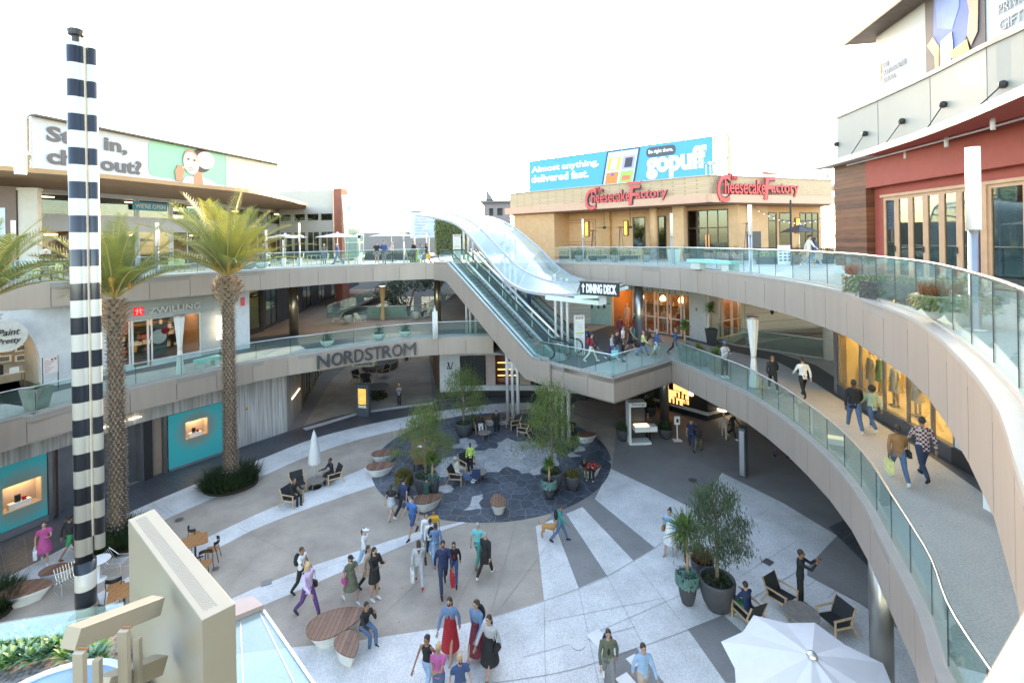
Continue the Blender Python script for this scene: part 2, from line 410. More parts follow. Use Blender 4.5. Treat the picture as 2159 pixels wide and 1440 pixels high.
band([(200,1420),(340,1340),(500,1257),(640,1200),(760,1160),(880,1122),(975,1100)],[(260,1440),(400,1348),(550,1279),(660,1232),(780,1180),(900,1130),(982,1102)],'light_paving_stripe')
lf=G((1287,988),(1380,1032),(1475,1080),(1472,1078),(1522,997),(1650,1060),(1765,1130),(1702,1196),(1702,1214),(1811,1272),(1900,1330),(2050,1480),(2100,1600),(700,1700),(-100,1560),(300,1400),(440,1386),(610,1366),(760,1350),(965,1319),(1042,1299),(1147,1266),(1130,1110),(1250,1060))
flat(lf,.016,'light_plaza_field',M_light)
grays=[[(1160,1082),(1187,1074),(1280,1214),(1220,1240)],[(1219,1060),(1245,1045),(1380,1155),(1335,1182)],
         [(1450,1327),(1525,1297),(1562,1330),(1640,1440),(1530,1440)],[(1268,1392),(1342,1366),(1400,1440),(1420,1500),(1280,1500)],
         [(1702,1196),(1765,1130),(1811,1180),(1900,1330),(1811,1272)]]
for q in grays:flat(G(*q),.020,'grey_paving_wedge',M_grey)
flat(G((1747,1112),(1778,1098),(1830,1150),(1840,1205)),.024,'dark_paving_wedge',M_slate)
flat(G((1405,1079),(1475,1080),(1520,1000),(1287,985),(1300,990)),.0065,'grey_paving_wedge',M_grey)
flat(G((640,898),(760,868),(912,842),(905,752),(870,700),(720,700),(745,760),(700,800)),.006,'passage_paving',M_tan)
flat(G((638,903),(760,868),(830,858),(912,848),(912,853),(830,863),(760,873),(645,908)),.014,'light_paving_line',M_light)
flat(G((1190,862),(1300,905),(1345,866),(1320,846),(1228,838)),.010,'passage_paving',mat('rosy_concrete',(.36,.29,.25),.7,var=.12,vscale=1))
flat([(CC.x+CR*cos(2*pi*k/96),CC.y+CR*sin(2*pi*k/96))for k in range(96)],.022,'flagstone_circle',M_flag)
sm=MB()
def seam(pts,w=.016,z=.027,closed=False):
    L=[P(x,y,z)for x,y in pts]
    L=smooth_line(L,6)if len(L)>2 else L
    for a,b in zip(L,L[1:]):
        d=(b-a);
        if d.length<.01:continue
        d.normalize();n=Vector((-d.y,d.x,0))*w/2
        sm.poly([a-n,b-n,b+n,a+n])
seam([(1042,1299),(1147,1266),(1220,1240),(1280,1214),(1335,1182),(1380,1155),(1410,1135),(1500,1086)])
seam([(700,1480),(1030,1440),(1200,1412),(1342,1366),(1450,1327),(1525,1297),(1620,1240),(1702,1190),(1800,1120)])
for a,b in(((1147,1266),(1150,1440)),((1220,1240),(1262,1440)),((1280,1214),(1360,1366)),((1335,1182),(1450,1327)),((1380,1155),(1475,1230)),((1220,1062),(1040,1300)),
             ((1088,1100),(1035,1290)),((1050,1100),(940,1320)),((560,1240),(730,1180)),((850,1215),(1143,1200)),((500,1110),(640,1180)),((640,950),(620,1010)),((730,930),(745,1000)),
             ((350,1070),(430,1130)),((290,1040),(375,1098)),((0,1150),(15,1220)),((50,1130),(60,1200)),((1400,980),(1372,1035)),((1412,915),(1400,980)),((1510,960),(1600,1010)),
             ((1680,1075),(1790,1020)),((1610,1035),(1700,980)),((1510,1130),(1620,1075)),((1560,1215),(1680,1140)),((1700,1236),(1800,1170)),((1745,1260),(1811,1200)),
             ((1147,1310),(1400,1260)),((1262,1330),(1500,1225)),((1100,1385),(1340,1320)),((540,1170),(480,1240)),((700,1075),(780,1120)),((780,1320),(900,1210))):
    seam([a,b],.011)
struct('paving_seams',sm,M_seam)
def lid(px,py,w,d,rz,lab,m,name='floor_hatch',z=.030,round_=False,h=.006):
    c=P(px,py,z);b=MB()
    if round_:b.lathe([(w/2,0),(w/2,h)],(0,0,0),20)
    else:
        b.box((0,0,h/2),(w,d,h));b.box((0,0,h*1.2),(w*.86,d*.86,h*.5))
        b.xform(Matrix.Rotation(rz,4,'Z'))
    return single(name,b,m,lab,name.replace('_',' '),loc=tuple(c))
M_hatch=mat('pale_hatch',(.74,.72,.70),.5,.2,var=.05)
M_drain=mat('drain_metal',(.16,.15,.15),.5,.5,var=.1)
lid(1262,1346,.48,.62,.5,'white square floor hatch beside the head of the man in dark green jacket',M_hatch)
lid(1337,1392,.34,.34,.5,'small white floor hatch left of the boy in pale blue hoodie',M_hatch)
lid(1322,1438,.42,.5,.5,'white floor hatch at the foot of the picture between two boys',M_hatch)
lid(1619,1184,.36,.30,.6,'grey rectangular floor hatch right of the weeping potted tree',M_drain)
lid(1460,1012,.42,.42,0,'round manhole cover on grey paving behind the weeping tree',M_drain,'manhole_cover',round_=True)
lid(1218,1356,.46,.46,0,'pale round floor light cover left of the hatch',M_light,'floor_light',round_=True)
lid(378,1095,.34,.34,0,'small round drain beyond the cream steel fin',M_drain,'manhole_cover',round_=True)
lid(455,1198,.24,.3,.3,'brown leafy stain like drain cover beside the black cafe chairs',mat('rusty_drain',(.16,.11,.08),.8,var=.2),'manhole_cover',round_=True)
lid(562,1228,.35,.30,.4,'grey square floor hatch on the stripe left of the walking pair',M_grey)
# ================================================================ decks
def deck_edge(pts,z):return[P(x,y,z)for x,y in pts]
U_L=deck_edge([(0,599),(150,593),(299,585),(424,577.5),(536,571),(637,565),(730,560.5),(817,557),(900,554.5)],Z3)
U_R=deck_edge([(1175,554),(1301,557.5),(1370,561),(1441,564.5),(1500,570),(1619,585),(1694,597),(1779,615),(1824,631),(1919,667),(1976,705),(2024,750),(2066,795),(2111,860),(2134,917),(2151,972)],Z3)
U_near=[Vector((x,y,Z3))for x,y in((2.5,2.25),(1.28,1.32),(.73,.91),(.515,.75),(.2,.557),(-.8,-.19),(-4,-2.2))]
U_farL=[Vector((x,y,Z3))for x,y in((-14,-3),(-20,2.5),(-24,10),(-25.3,17))]
UL=resample(smooth_line(U_farL+U_L,6),.5)
ULm=UL[-1]
UR=resample(smooth_line(U_R+U_near,6),.4)
upper_edge=UL+[ULm.lerp(UR[0],t)for t in(.25,.5,.75)]+UR
M_L=deck_edge([(0,889),(62,876),(150,852),(212,835),(274,818),(375,797),(440,783),(500,769),(557,759),(610,750),(660,744),(711,736),(757,729),(805,723),(850,718),(897,714.5),(941,712),(986,710.5),(1040,710)],Z2)
M_farL=[Vector((x,y,Z2))for x,y in((-12,-4),(-17,0),(-20.5,6),(-21.5,13))]
ML=resample(smooth_line(M_farL+M_L,6),.5)
tipA,tipB,tipC=P(1142,762,Z2),P(1294,797,Z2),P(1416,759.5,Z2)
M_R=deck_edge([(1416,759.5),(1469,782),(1532,810),(1566,826),(1599,846),(1634,869),(1669,896),(1705,927),(1744,963),(1784,1008),(1822,1062),(1862,1140),(1905,1222),(1944,1305),(1986,1440)],Z2)
M_near=[Vector((x,y,Z2))for x,y in((5.6,5.2),(4.2,2.8),(1.5,.3),(-4,-3))]
MR=resample(smooth_line(M_R+M_near,6),.4)
BR=P(1200,745,Z2)
def slab(name,poly,z,th,m,m2):
    b=MB();b.prism([(p[0],p[1])for p in poly],z-th,z,mi=1,top=0)
    me=b.mesh(name,[m,m2]);bm=bmesh.new();bm.from_mesh(me);bmesh.ops.recalc_face_normals(bm,faces=bm.faces);bm.to_mesh(me);bm.free()
    o=bpy.data.objects.new(name,me);COL.objects.link(o);return o
def deck(label,name,floors,z,edges,depth=1.27,panel=1.75,floor_m=M_deckfl):
    root=thing(name,label,'balcony deck',(floors[0][0][0],floors[0][0][1],z-depth))
    for poly in floors:
        o=slab('floor',poly,z,.30,floor_m,M_soffit);o.parent=root;o.matrix_parent_inverse=root.matrix_basis.inverted()
        q=slab('soffit',poly,z-depth+.06,.05,M_soffit,M_soffit);q.parent=root;q.matrix_parent_inverse=root.matrix_basis.inverted()
    fb,cb,jb=MB(),MB(),MB()
    for e in edges:
        e2=resample(e,panel)if len(e)>2 else resample(e,panel)
        for a,b_ in zip(e2,e2[1:]):
            d=(b_-a).normalized();n=Vector((-d.y,d.x,0))
            g=d*.013
            fb.prism([(a.x+g.x,a.y+g.y),(b_.x-g.x,b_.y-g.y),(b_.x-g.x-n.x*.06,b_.y-g.y-n.y*.06),(a.x+g.x-n.x*.06,a.y+g.y-n.y*.06)],z-depth,z-.06)
            jb.prism([(a.x-n.x*.02,a.y-n.y*.02),(b_.x-n.x*.02,b_.y-n.y*.02),(b_.x-n.x*.09,b_.y-n.y*.09),(a.x-n.x*.09,a.y-n.y*.09)],z-depth+.02,z-.07)
        e3=e
        for a,b_ in zip(e3,e3[1:]):
            d=(b_-a)
            if d.length<1e-3:continue
            d.normalize();n=Vector((-d.y,d.x,0))
            cb.poly([a+n*.03,b_+n*.03,b_-n*.30,a-n*.30]);cb.poly([(a+n*.03)-Vector((0,0,.07)),(b_+n*.03)-Vector((0,0,.07)),b_+n*.03,a+n*.03])
    for v in cb.v:v.z+=.012
    part('fascia',fb,M_fascia,root,world=True);part('panel_joint',jb,M_fasciad,root,world=True);part('coping',cb,M_coping,root,world=True)
    return root
def rev(l):return l[::-1]
HX0,HX1,HY0,HY1,HY3=-17.6,-7.9,45.0,72.0,57.0  # upper well cut short: added slab blocks low sun from the middle deck
fl_left=[(p.x,p.y)for p in UL]+[(ULm.x,HY0),(HX0,HY0),(HX0,HY3),(HX1,HY3),(HX1,HY1),(-60,HY1),(-60,-10),(-20,-10)]
fl_mid=[(ULm.x,ULm.y),(UR[0].x,UR[0].y),(UR[0].x+.3,40),(16,46),(30,60),(30,HY1),(HX1,HY1),(HX1,HY0),(ULm.x,HY0)]
fl_right=[(p.x,p.y)for p in UR]+[(-4,-8),(40,-8),(40,60),(30,60),(16,46),(UR[0].x+.3,40)]
deck('upper deck on the left and far side with dining terrace, taupe panel edge','upper_deck',[fl_left,fl_mid],Z3,[rev(upper_edge[:len(UL)+3])],panel=2.0)
deck('upper deck on the right curving towards the viewer, taupe panel edge','upper_deck',[fl_right],Z3,[rev(UR)],panel=1.45)
ml_end=ML[-1]
fm_left=[(p.x,p.y)for p in ML]+[(ml_end.x+1.2,40),(HX1,HY0),(HX0,HY0),(HX0,HY1),(-60,HY1),(-60,-10),(-16,-10)]
fm_mid=[(ml_end.x+1.2,40),(ml_end.x,ml_end.y),(BR.x-1.2,BR.y+2.2),(6,42),(8,60),(8,HY1),(HX1,HY1),(HX1,HY0)]
plat=[(tipA.x,tipA.y),(tipB.x,tipB.y)]+[(p.x,p.y)for p in MR]+[(-4,-8),(40,-8),(40,24.5),(17.6,26.3),(13.6,31.2),(16.3,34.4),(40,34.4),(40,60),(8,60),(6,42),(BR.x-1.2,BR.y+2.2)]
deck('middle deck ring on the left carrying the dark store letters','middle_deck',[fm_left,fm_mid],Z2,[rev(ML)],depth=1.2,panel=2.0,floor_m=M_brownfl)
deck('middle deck on the right with the pointed escalator landing','middle_deck',[plat],Z2,[rev([tipA,tipB]),rev([tipB,tipC]),rev(MR)],panel=1.55)
def strip(edge,d0,d1,z,name,m):
    a=offset(edge,d0);b=offset(edge,d1)
    mb=MB()
    for i in range(len(a)-1):mb.poly([(a[i].x,a[i].y,z),(a[i+1].x,a[i+1].y,z),(b[i+1].x,b[i+1].y,z),(b[i].x,b[i].y,z)])
    o=struct(name,mb,m);return o
strip(ML,.30,2.9,Z2+.004,'deck_walk_strip',M_deckfl)
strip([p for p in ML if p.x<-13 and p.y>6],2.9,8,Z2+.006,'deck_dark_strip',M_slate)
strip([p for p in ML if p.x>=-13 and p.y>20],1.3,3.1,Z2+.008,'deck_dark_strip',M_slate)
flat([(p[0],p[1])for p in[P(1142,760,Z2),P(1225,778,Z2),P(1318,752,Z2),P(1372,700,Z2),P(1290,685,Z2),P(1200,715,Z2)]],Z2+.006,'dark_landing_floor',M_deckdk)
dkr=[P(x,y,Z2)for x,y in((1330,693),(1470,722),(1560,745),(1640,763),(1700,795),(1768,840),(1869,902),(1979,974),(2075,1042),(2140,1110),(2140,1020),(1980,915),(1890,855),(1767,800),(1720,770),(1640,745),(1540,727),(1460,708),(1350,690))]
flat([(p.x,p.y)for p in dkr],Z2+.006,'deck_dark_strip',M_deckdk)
# ================================================================ balustrades
def railing(line,z,label,name='glass_balustrade',step=1.35,h=1.06,mg=M_glass,inset=.16,tube=.028,gap=.012):
    ln=offset(line,inset);seg=resample([Vector((p.x,p.y,z))for p in ln],step)if step else[Vector((p.x,p.y,z))for p in ln]
    fine=[Vector((p.x,p.y,z+h+.03))for p in ln]
    root=thing(name,label,'glass railing',tuple(seg[len(seg)//2]))
    rb=MB();rb.smooth=True;rb.tube(fine,tube,10);part('handrail',rb,M_steel,root,world=True)
    sb=MB();jb=MB()
    for a,b in zip(seg,seg[1:]):sb.beam(a+Vector((0,0,.03)),b+Vector((0,0,.03)),.05,.06)
    part('base_shoe',sb,M_coping,root,world=True)
    for p in seg[1:-1]:part('pane_joint',MB().box((p.x,p.y,z+.06+h/2),(gap*1.3,gap*1.3,h-.06)),M_black,root,world=True)
    for a,b in zip(seg,seg[1:]):
        d=(b-a).normalized()*gap;g=MB();A,B=a+d,b-d;n=Vector((-d.y,d.x,0)).normalized()*.006
        g.prism([(A.x-n.x,A.y-n.y),(B.x-n.x,B.y-n.y),(B.x+n.x,B.y+n.y),(A.x+n.x,A.y+n.y)],z+.05,z+h)
        part('glass_pane',g,mg,root,world=True)
    return root
railing([p for p in UL if p.y>8],Z3,'long clear glass railing along the upper deck on the left, by the green chairs',step=2.0,inset=.2)
railing([p for p in UR if p.y>-.6],Z3,'green tinted glass railing curving along the upper right deck up to the viewer',step=1.18,inset=.2)
railing([p for p in ML if p.y>5],Z2,'glass railing of the middle deck above the dark store letters',step=2.0,inset=.25)
railing([tipA.lerp(tipB,-.25),tipB],Z2,'glass railing on the left side of the pointed landing',step=1.15,inset=.16)
railing([tipB,tipC],Z2,'glass railing on the right side of the pointed landing',step=1.15,inset=.16)
railing(MR,Z2,'glass railing curving down the right side of the middle deck',step=1.22,inset=.16)
# ================================================================ facade helpers
def dirn(A,B):d=Vector((B[0]-A[0],B[1]-A[1],0));L=d.length;return d/L,L
def sz(px,py,A,B):
    q=V(px,py,A,B);d,L=dirn(A,B);return((q.x-A[0])*d.x+(q.y-A[1])*d.y,q.z)
def pan(mb,A,B,s0,s1,z0,z1,off=0.0,th=.05,mi=None):
    """panel on facade A-B, front face off metres towards the viewer, thickness going back"""
    d,L=dirn(A,B);n=Vector((d.y,-d.x,0));a=Vector((A[0],A[1],0))+d*s0+n*off;b=Vector((A[0],A[1],0))+d*s1+n*off;k=n*-th
    mb.prism([(a.x+k.x,a.y+k.y),(a.x,a.y),(b.x,b.y),(b.x+k.x,b.y+k.y)],z0,z1,mi);return mb
def back(A,B,dist):
    d,L=dirn(A,B);n=Vector((d.y,-d.x,0));return Vector((A[0],A[1],0))-n*dist,Vector((B[0],B[1],0))-n*dist
def wallholes(mb,A,B,z0,z1,holes,th=.25,off=0,mi=None,s0=0,s1=None):
    L=dirn(A,B)[1]if s1 is None else s1;x=s0
    for(a,b,c,e)in sorted(holes):
        if a>x+.001:pan(mb,A,B,x,a,z0,z1,off,th,mi)
        if c>z0+.01:pan(mb,A,B,a,b,z0,c,off,th,mi)
        if e<z1-.01:pan(mb,A,B,a,b,e,z1,off,th,mi)
        x=b
    if x<L-.001:pan(mb,A,B,x,L,z0,z1,off,th,mi)
    return mb
def window(root,A,B,s0,s1,z0,z1,mf,mg,nx=1,nz=1,fw=.06,off=.02,name='window',rail=None):
    f=MB();th=.08
    pan(f,A,B,s0,s0+fw,z0,z1,off,th);pan(f,A,B,s1-fw,s1,z0,z1,off,th)
    pan(f,A,B,s0+fw,s1-fw,z0,z0+fw,off,th);pan(f,A,B,s0+fw,s1-fw,z1-fw,z1,off,th)
    for i in range(1,nx):x=s0+(s1-s0)*i/nx;pan(f,A,B,x-fw/2,x+fw/2,z0+fw,z1-fw,off-.005,th-.01)
    for i in range(1,nz):z=z0+(z1-z0)*i/nz;pan(f,A,B,s0+fw,s1-fw,z-fw/2,z+fw/2,off-.008,th-.016)
    if rail is not None:pan(f,A,B,s0+fw,s1-fw,rail-fw/2,rail+fw/2,off-.008,th-.016)
    w=part(name,f,mf,root,world=True)
    g=MB();pan(g,A,B,s0+fw*.6,s1-fw*.6,z0+fw*.6,z1-fw*.6,off-.035,.008);part('pane',g,mg,w,world=True)
    return w
def room(root,A,B,s0,s1,z0,z1,depth,mw,mf=None,off=-.3,name='room_shell'):
    """open-fronted box behind an opening"""
    mb=MB();A2,B2=back(A,B,-off);t=.05
    pan(mb,A2,B2,s0-t,s1+t,z0,z1,-depth,t);d,L=dirn(A2,B2);n=Vector((d.y,-d.x,0))
    for s in(s0-t,s1):
        a=Vector((A2.x,A2.y,0))+d*s;b=a+d*t;mb.prism([(a.x-n.x*depth,a.y-n.y*depth),(a.x,a.y),(b.x,b.y),(b.x-n.x*depth,b.y-n.y*depth)],z0,z1)
    a=Vector((A2.x,A2.y,0))+d*s0;b=Vector((A2.x,A2.y,0))+d*s1
    for(q0,q1,m)in((z0-.05,z0+.005,1),(z1-.02,z1+.04,0)):
        mb.prism([(a.x-n.x*depth,a.y-n.y*depth),(a.x,a.y),(b.x,b.y),(b.x-n.x*depth,b.y-n.y*depth)],q0,q1,m)
    return part(name,mb,[mw,mf or mw],root,world=True)
def goods(root,A,B,s0,s1,z0,z1,depth,cols,seed,n=14,shelves=3,lampm=None,nl=3,names=('shelf','goods','ceiling_lamp')):
    """stock inside a shop: shelves, clothes or boxes, and the lamps that light them"""
    r=random.Random(seed);A2,B2=back(A,B,depth)
    sh=MB()
    for k in range(shelves):z=z0+.5+(z1-z0-.9)*k/max(1,shelves-1);pan(sh,A2,B2,s0+.1,s1-.1,z,z+.04,.45,.42)
    part(names[0],sh,M_dark,root,world=True)
    gb_=MB()
    for k in range(n):
        s=s0+.15+(s1-s0-.4)*r.random();row=r.randrange(max(1,shelves));z=z0+.54+(z1-z0-.9)*row/max(1,shelves-1)
        w=.08+.22*r.random();h=.15+.30*r.random();pan(gb_,A2,B2,s,s+w,z,min(z+h,z1-.1),.44-.1*r.random(),.12,r.randrange(len(cols)))
    part(names[1],gb_,[mat('stock_%02d%02d%02d'%tuple(int(c*99)for c in cc),cc,.6,var=.1)for cc in cols],root,world=True)
    if lampm:
        for k in range(nl):
            l=MB();s=s0+(s1-s0)*(k+.5)/nl;pan(l,A2,B2,s-.18,s+.18,z1-.09,z1-.03,depth*.62,.14);part(names[2],l,lampm,root,world=True)
def letters(root,txt,A,B,ll,ur,m,off=.06,depth=.05,bold=.02,name='lettering',shear=0,**k):
    s0,z0=sz(ll[0],ll[1],A,B);s1,z1=sz(ur[0],ur[1],A,B)
    mb=fit_text(txt,s1-s0,z1-z0,depth=depth,bold=bold,shear=shear,**k)
    mb.xform(frame(A,B,z0,off)@Matrix.Translation((s0,0,0)))
    return part(name,mb,m,root,world=True)
def shape_on(mb,A,B,pts,off,th=.012,mi=None):
    """flat graphic: outline given in facade metres (s,z)"""
    d,L=dirn(A,B);n=Vector((d.y,-d.x,0));b=len(mb.v)
    for k in(0,-th):
        for s,z in pts:mb.v.append(Vector((A[0],A[1],0))+d*s+n*(off+k)+Vector((0,0,z)))
    m=len(pts);mb.face([b+i for i in range(m)],mi);mb.face([b+m+i for i in reversed(range(m))],mi)
    for i in range(m):j=(i+1)%m;mb.face((b+j,b+i,b+m+i,b+m+j),mi)
def blob(cx,cz,rx,rz,n=20,rot=0,wob=0,seed=1):
    r=random.Random(seed);out=[]
    for k in range(n):
        a=2*pi*k/n;q=1+wob*(r.random()-.5);x,z=cos(a)*rx*q,sin(a)*rz*q
        out.append((cx+x*cos(rot)-z*sin(rot),cz+x*sin(rot)+z*cos(rot)))
    return out
def rrect(x0,z0,x1,z1,r,n=4):
    out=[]
    for cx,cz,a0 in((x1-r,z1-r,0),(x0+r,z1-r,pi/2),(x0+r,z0+r,pi),(x1-r,z0+r,3*pi/2)):
        for k in range(n+1):a=a0+pi/2*k/n;out.append((cx+cos(a)*r,cz+sin(a)*r))
    return out
def emblem(root,A,B,s,z,h,m,off=.05):
    """interlaced L over V mark"""
    mb=MB();w=h*.95
    shape_on(mb,A,B,[(s-w*.42,z+h*.5),(s-w*.22,z+h*.5),(s+w*.06,z-h*.42),(s+w*.34,z+h*.5),(s+w*.5,z+h*.5),(s+w*.12,z-h*.5),(s-w*.04,z-h*.5)],off,.04)
    shape_on(mb,A,B,[(s-w*.2,z+h*.42),(s-w*.08,z+h*.42),(s-w*.34,z-h*.36),(s+w*.22,z-h*.36),(s+w*.26,z-h*.2),(s+w*.32,z-h*.2),(s+w*.26,z-h*.46),(s-w*.5,z-h*.46)],off+.02,.03)
    part('emblem',mb,m,root,world=True)
def boardform(name,base,dark,vs=9.0,stain=.5):
    m=bpy.data.materials.new(name);m.use_nodes=True;t=m.node_tree;b=t.nodes['Principled BSDF'];N,L=t.nodes.new,t.links.new
    g=N('ShaderNodeNewGeometry');mp=N('ShaderNodeVectorMath');mp.operation='MULTIPLY';mp.inputs[1].default_value=(vs,vs,.35);L(g.outputs['Position'],mp.inputs[0])
    n=N('ShaderNodeTexNoise');n.inputs['Scale'].default_value=1.0;n.inputs['Detail'].default_value=4;L(mp.outputs[0],n.inputs['Vector'])
    r=N('ShaderNodeMapRange');r.inputs[1].default_value=.35;r.inputs[2].default_value=.68;L(n.outputs['Fac'],r.inputs[0])
    mx=N('ShaderNodeMix');mx.data_type='RGBA';mx.inputs['A'].default_value=(*dark,1);mx.inputs['B'].default_value=(*base,1);L(r.outputs[0],mx.inputs['Factor']);L(mx.outputs['Result'],b.inputs['Base Color'])
    bp=N('ShaderNodeBump');bp.inputs['Strength'].default_value=.5;bp.inputs['Distance'].default_value=.02;L(n.outputs['Fac'],bp.inputs['Height']);L(bp.outputs[0],b.inputs['Normal']);b.inputs['Roughness'].default_value=.8
    MATS[name]=m;return m
def lines_mat(name,c1,c2,period,thick=.08,axis=2,rough=.6,var=.25,seed=0,bump=.4):
    """boards or courses: alternating tone per board with thin joints along an axis"""
    m=bpy.data.materials.new(name);m.use_nodes=True;t=m.node_tree;b=t.nodes['Principled BSDF'];N,L=t.nodes.new,t.links.new
    g=N('ShaderNodeNewGeometry');sp=N('ShaderNodeSeparateXYZ');L(g.outputs['Position'],sp.inputs[0])
    dv=N('ShaderNodeMath');dv.operation='DIVIDE';dv.inputs[1].default_value=period;L(sp.outputs[axis],dv.inputs[0])
    fr=N('ShaderNodeMath');fr.operation='FRACT';L(dv.outputs[0],fr.inputs[0]);fl=N('ShaderNodeMath');fl.operation='FLOOR';L(dv.outputs[0],fl.inputs[0])
    wn=N('ShaderNodeTexWhiteNoise');wn.noise_dimensions='1D';L(fl.outputs[0],wn.inputs['W'])
    nz=N('ShaderNodeTexNoise');nz.inputs['Scale'].default_value=1.0;nz.inputs['Detail'].default_value=6;st=N('ShaderNodeVectorMath');st.operation='MULTIPLY'
    st.inputs[1].default_value=(1.6,1.6,9)if axis==2 else(9,9,1.2);L(g.outputs['Position'],st.inputs[0]);L(st.outputs[0],nz.inputs['Vector'])
    ad=N('ShaderNodeMath');ad.operation='MULTIPLY_ADD';ad.inputs[1].default_value=var*2;L(wn.outputs['Value'],ad.inputs[0]);L(nz.outputs['Fac'],ad.inputs[2])
    r=N('ShaderNodeMapRange');r.inputs[1].default_value=.3;r.inputs[2].default_value=.75+var*2;L(ad.outputs[0],r.inputs[0])
    mx=N('ShaderNodeMix');mx.data_type='RGBA';mx.inputs['A'].default_value=(*c1,1);mx.inputs['B'].default_value=(*c2,1);L(r.outputs[0],mx.inputs['Factor'])
    j=N('ShaderNodeMath');j.operation='LESS_THAN';j.inputs[1].default_value=thick;L(fr.outputs[0],j.inputs[0])
    m2=N('ShaderNodeMix');m2.data_type='RGBA';L(j.outputs[0],m2.inputs['Factor']);L(mx.outputs['Result'],m2.inputs['A']);m2.inputs['B'].default_value=(c1[0]*.35,c1[1]*.35,c1[2]*.35,1)
    L(m2.outputs['Result'],b.inputs['Base Color']);b.inputs['Roughness'].default_value=rough
    bp=N('ShaderNodeBump');bp.inputs['Strength'].default_value=bump;bp.inputs['Distance'].default_value=.02;bp.invert=True;L(j.outputs[0],bp.inputs['Height']);L(bp.outputs[0],b.inputs['Normal'])
    MATS[name]=m;return m
def brickmat(name,c1,c2,mortar,scale,rough=.8):
    m=bpy.data.materials.new(name);m.use_nodes=True;t=m.node_tree;b=t.nodes['Principled BSDF'];N,L=t.nodes.new,t.links.new
    g=N('ShaderNodeNewGeometry');sp=N('ShaderNodeSeparateXYZ');L(g.outputs['Position'],sp.inputs[0]);cm=N('ShaderNodeCombineXYZ');a=N('ShaderNodeMath');a.operation='ADD'
    L(sp.outputs[0],a.inputs[0]);L(sp.outputs[1],a.inputs[1]);L(a.outputs[0],cm.inputs[0]);L(sp.outputs[2],cm.inputs[1])
    br=N('ShaderNodeTexBrick');br.inputs['Scale'].default_value=scale;br.inputs['Color1'].default_value=(*c1,1);br.inputs['Color2'].default_value=(*c2,1);br.inputs['Mortar'].default_value=(*mortar,1)
    br.inputs['Mortar Size'].default_value=.018;L(cm.outputs[0],br.inputs['Vector']);L(br.outputs['Color'],b.inputs['Base Color']);b.inputs['Roughness'].default_value=rough
    bp=N('ShaderNodeBump');bp.inputs['Strength'].default_value=.5;bp.inputs['Distance'].default_value=.01;bp.invert=True;L(br.outputs['Fac'],bp.inputs['Height']);L(bp.outputs[0],b.inputs['Normal'])
    MATS[name]=m;return m
M_board=boardform('board_formed_concrete',(.58,.56,.55),(.30,.28,.27))
M_teal=mat('turquoise_display',(.03,.34,.38),.35,var=.06,vscale=.5,emit=(.03,.42,.48),estr=.03)
M_stain=mat('dark_stainless',(.26,.26,.28),.33,.8,var=.12,vscale=1.2)
M_brickr=brickmat('red_brick',(.30,.085,.055),(.36,.12,.075),(.20,.10,.08),3.0)
M_whitebrick=brickmat('painted_white_brick',(.66,.64,.62),(.74,.72,.70),(.48,.45,.43),3.4)
M_siding=lines_mat('pale_siding',(.60,.57,.53),(.72,.69,.66),.30,.06,2,.6,.12)
M_pinksid=lines_mat('rosy_siding',(.66,.56,.50),(.76,.67,.61),.62,.05,2,.6,.1)
M_barn=lines_mat('reclaimed_wood_cladding',(.06,.021,.012),(.27,.10,.04),.17,.05,2,.55,.38)
M_slatblk=lines_mat('black_slatted_blind',(.012,.012,.014),(.030,.030,.034),.12,.2,2,.5,.1)
# ================================================================ ground floor, left: jewellery store
q=[Vector((-24.5,13.5,0)),P(0,1140),P(297,1015),P(540,932),P(606,910)]
st=thing('jewelry_store','street level store with turquoise windows and rough concrete wall on the left','store',tuple(q[1]))
S0,S1,S2=(q[1],q[2]),(q[2],q[3]),(q[3],q[4]);Sm=(q[0],q[1])
ztop=Z2-1.2
a0=sz(100,1090,*S0)[0];zt0=sz(99,954,*S0)[1];b0,zt1=sz(354,877,*S1);b1=sz(470,850,*S1)[0]
L0=dirn(*S0)[1];L1=dirn(*S1)[1];Lm=dirn(*Sm)[1]
cw=MB()
pan(cw,*Sm,0,Lm,zt0,ztop,0,.3);pan(cw,*S0,0,L0,zt0,ztop,0,.3);pan(cw,*S1,0,b1,zt0,ztop,0,.3)
pan(cw,*S1,b1,L1,0,ztop,0,.3);pan(cw,*S2,0,dirn(*S2)[1],0,ztop,0,.3)
part('concrete_wall',cw,M_board,st,world=True)
pl=MB();pan(pl,*Sm,0,Lm,0,.35,.12,.3);pan(pl,*S0,0,a0,0,.30,.12,.3);pan(pl,*S1,b0,b1,0,.12,.08,.3)
part('plinth',pl,mat('grey_plinth',(.16,.16,.17),.6),st,world=True)
